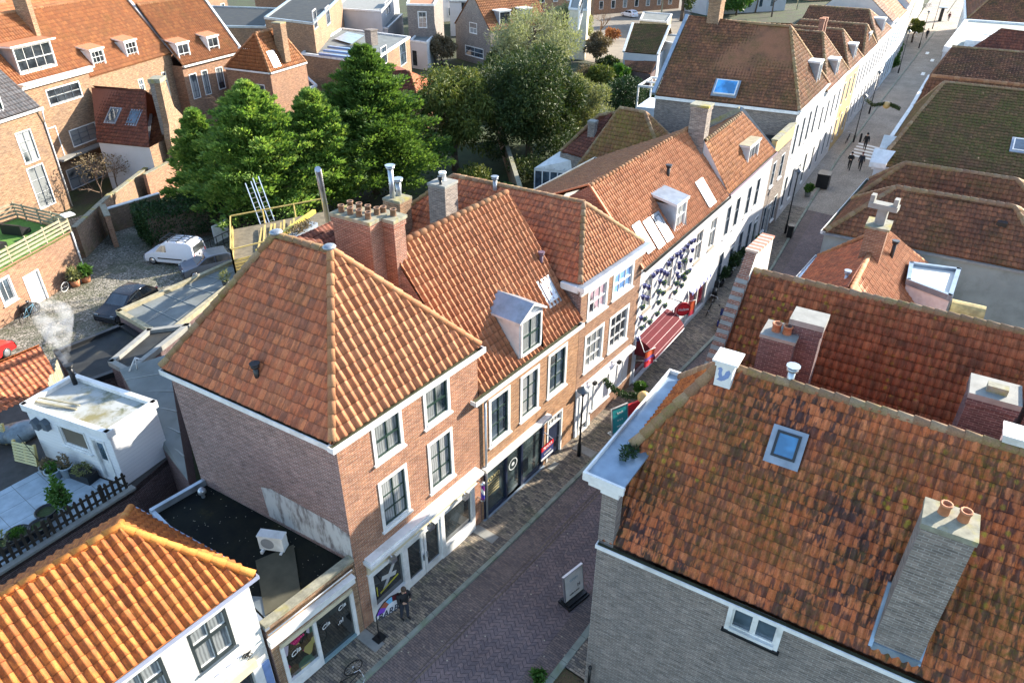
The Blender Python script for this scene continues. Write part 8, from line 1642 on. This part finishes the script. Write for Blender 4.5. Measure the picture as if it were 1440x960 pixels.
# ---- terrace things beside the shed
def pot(px, z, r, h, label, m, plantm=None, pr=.25, tall=.3):
    b = at(px[0], px[1], z); t = thing('plant_pot', label, 'plant pot', b); mb = MB(); mb.lathe(b, [(0,0),(r*.8,0),(r,h),(r*1.06,h),(r*1.06,h+.04),(r*.9,h+.04),(r*.86,h*.85),(0,h*.85)], 18); mb.build('pot', m, t)
    mb = MB(); mb.lathe(b+V((0,0,h*.86)), [(r*.87,0),(0,.03)], 14); mb.build('soil', m_soil, t)
    if plantm: p_, u_ = puffleaves([(b.x,b.y,b.z+h+tall*.4,r*pr*3,r*pr*3,tall)], 160, .14, .04, .5, .6, .6); quads('plant', t, plantm, p_, u_)
Z = 2.5
pot((78,672), Z, .3, .42, 'zinc pot with bright yellow green plant against the shed, left one', plain('zinc_pot',(.35,.42,.47),.5), lf_green); pot((97,668), Z, .27, .48, 'zinc pot with bare twigs in front of the shed window', plain('zinc_pot',(.35,.42,.47),.5), lf_brown, .25, .5)
pot((70,665), Z, .3, .35, 'pale pot behind the bright yellow green plant', concrete, lf_brown)
pot((69,728), Z, .38, .36, 'black tub nearest the tall leafy shrub on the terrace', blackmetal); pot((60,748), Z, .38, .36, 'empty black tub behind the picket fence, middle of three', blackmetal); pot((30,760), Z, .42, .38, 'black tub with small green seedlings, leftmost of three', blackmetal, lf_green, .2, .12); pot((5,775), Z, .3, .35, 'leafy pot at the left edge of the terrace', blackmetal, lf_pale, .4, .5)
b = at(95,722,Z); t = bush('terrace_shrub', 'tall leafy green shrub on the terrace by the picket fence', b, .36, 1.8, lf_green, n=9, per=80, L=.16, W=.05, seed=160); b = at(120,672,Z); t = thing('planter_box', 'black rectangular planter box below the shed door', 'planter', b); M_ = frame(b, ang_d(-76)); mb = MB(M_); mb.box(-.55,-.25,0,.55,.25,.4); mb.build('box', blackmetal, t); p_, u_ = puffleaves([(b.x,b.y,b.z+.5,.35,.35,.2)], 160, .16, .04); quads('plant', t, lf_pale, p_, u_)
def pallet(b, ang, tilt, label):
    t = thing('pallet', label, 'pallet', b); M_ = Matrix.Translation(V(b)) @ Matrix.Rotation(rad(ang),4,'Z') @ Matrix.Rotation(rad(tilt),4,'X'); mb = MB(M_)
    for k in range(7): mb.box(-.6,-.02,.02+k*.14,.6,.0,.12+k*.14)
    mb.build('slats', plain('pale_yellow_wood', (.52,.48,.26), .7, .15), t)
    for x in (-.55,0,.55): mb = MB(M_); mb.box(x-.05,.0,.0,x+.05,.1,1.0); mb.build('bearer', woodyel, t)
pallet(at(37,652,Z), -70, -12, 'pale yellow pallet propped upright left of the shed'); pallet(at(12,625,Z)+V((-.3,.6,0)), -65, -10, 'pale pallet behind the propped one, at the left edge')
b = at(38,618,Z); t = thing('covered_heap', 'heap of garden gear under grey plastic sheeting behind the pallets', 'heap', b); mb = MB(); mb.sphere(b+V((0,.2,.35)), .6, 0, 12, 8, (1.3,1,.7)); mb.sphere(b+V((-.5,.6,.3)), .45, 0, 12, 8, (1,1.2,.8)); mb.build('sheeting', plain('grey_sheeting', (.16,.2,.22), .4, .4, 4, bump=.6), t)
mb = MB(); b = at(60,655,Z); mb.tube(b, b+V((-.25,.5,1.6)), .015, 5); solo(mb, 'garden_stick', blackmetal, 'thin dark stick leaning on the shed front', 'stick', b)
# yard things
for px, lab, m in (((122,396),'green fern like plant in a dark pot at the outbuilding corner',lf_green),((107,402),'grassy plant in the pot beside the bicycle',lf_pale)):
    b = at(px[0],px[1],0); t = bush('potted_plant', lab, b+V((0,0,.3)), .42, 1.0, m, n=8, per=140, L=.3, W=.05, cat='potted plant'); mb = MB(); mb.lathe(b, [(0,0),(.25,0),(.34,.45),(.28,.45),(.25,.35),(0,.35)], 12); mb.build('pot', terra, t)
for px, lab in (((45,440),'black refuse sack nearer the white door'),((10,448),'black bin bag at the left edge below the window')):
    b = at(px[0],px[1],0); t = thing('refuse_sack', lab, 'bin bag', b); mb = MB(); mb.sphere(b+V((0,0,.35)), .5, 0, 12, 8, (1.2,.9,.75)); mb.build('sack', blackrub, t); mb = MB(); mb.lathe(b+V((0,0,.68)), [(.14,0),(.06,.1),(.13,.2),(0,.16)], 8); mb.build('knot', blackrub, t)
b = at(95,400,0); t = thing('leaning_board', 'white board leaning on the wall behind the bicycle', 'board', b); mb = MB(frame(b+V((.1,.25,0)), WO.d)); mb.q([(-.9,-.1,.1),(.5,-.1,.1),(.5,.15,.9),(-.9,.15,.9)]); mb.q([(-.9,-.13,.1),(-.9,.12,.9),(.5,.12,.9),(.5,-.13,.1)]); mb.build('board', white, t)
b = at(327,300); t = thing('covered_trailer', 'dark blue covered trailer with yellow strip under the conifer', 'trailer', b); M_ = frame(b, ang_d(30)); mb = MB(M_); mb.box(-1.1,-.6,.35,1.1,.6,1.1); mb.box(-1.0,-.5,1.1,1.0,.5,1.3); mb.build('cover', navy, t); mb = MB(M_); mb.box(-1.12,-.63,.45,1.12,-.6,.55); mb.build('reflector', plain('yellow_green_strip', (.5,.6,.03)), t)
for x in (-.7,.7): mb = MB(M_ @ Matrix.Translation((0,x,.25)) @ Matrix.Rotation(rad(90),4,'X')); mb.lathe((0,0,-.08), [(0,0),(.25,0),(.25,.16),(0,.16)], 14); mb.build('wheel', blackrub, t)
b = at(312,350,0); t = thing('site_fence', 'white board and dark railings beside the parked van', 'fence', b); mb = MB(frame(b+V((.8,1.0,0)), ang_d(15))); mb.box(-.8,0,.2,.8,.05,1.6); mb.build('board', white, t); mb = MB(frame(b, ang_d(10)))
for k in range(6): mb.beam((-1.5+.6*k,0,0),(-1.5+.6*k,0,1.1),.04,.04)
mb.beam((-1.5,0,1.1),(1.5,0,1.1),.05,.05); mb.beam((-1.5,0,.3),(1.5,0,.3),.05,.05); mb.build('railing', blackmetal, t)
# fallen leaves and a small post at the brick corner
b = at(806,945,0); mb = MB(); mb.lathe(b, [(0,0),(.0,0)], 3); t = bush('verge_plant', 'small yellow green plant in the verge at the bottom edge', at(755,955,0), .35, .4, lf_green, n=6, per=90, L=.12, W=.04, cat='plant'); 
mb = MB(); mb.tube((13.2,6.75,0),(13.2,6.75,1.25),.05,8); mb.lathe((13.2,6.75,1.25), [(.07,0),(.05,.1),(0,.13)], 8); solo(mb, 'iron_post', blackmetal, 'thin black iron post against the grey brick side wall', 'post', (13.2,6.75,0))
# ================================================================ light, sky, camera
sc = bpy.context.scene
w = bpy.data.worlds.new('World'); sc.world = w; w.use_nodes = True; nt = w.node_tree; bg = nt.nodes['Background']
SAZ, SEL = -24.0, 22.5                                          # direction towards the sun in the plan, elevation
sky = nt.nodes.new('ShaderNodeTexSky'); sky.sky_type = 'NISHITA'; sky.sun_disc = False; sky.sun_elevation = rad(SEL); sky.sun_rotation = rad(90-SAZ); sky.air_density = 1.0; sky.dust_density = .6
nt.links.new(sky.outputs[0], bg.inputs[0]); bg.inputs[1].default_value = .15
L = bpy.data.lights.new('sun', 'SUN'); L.energy = 4.6; L.angle = rad(.53); L.color = (1.0, .90, .76)
so = bpy.data.objects.new('sun', L); COL.objects.link(so)
sd = V((math.cos(rad(SEL))*math.cos(rad(SAZ)), math.cos(rad(SEL))*math.sin(rad(SAZ)), math.sin(rad(SEL))))
so.rotation_euler = sd.to_track_quat('Z', 'Y').to_euler(); so.location = (0, -20, 60)
cd = bpy.data.cameras.new('camera'); co = bpy.data.objects.new('camera', cd); COL.objects.link(co)
cd.sensor_fit = 'HORIZONTAL'; cd.sensor_width = 36; cd.lens = FX/1440*36; cd.clip_start = .1; cd.clip_end = 3000
co.matrix_world = Matrix(((CR.x, CU.x, -CF.x, 0), (CR.y, CU.y, -CF.y, 0), (CR.z, CU.z, -CF.z, EYE), (0,0,0,1)))
sc.camera = co
vs = sc.view_settings; vs.view_transform = 'Standard'; vs.look = 'None'; vs.exposure = 1.74; vs.gamma = 1; vs.use_curve_mapping = False
sc.cycles.max_bounces = 6; sc.cycles.volume_bounces = 3; sc.cycles.use_denoising = True
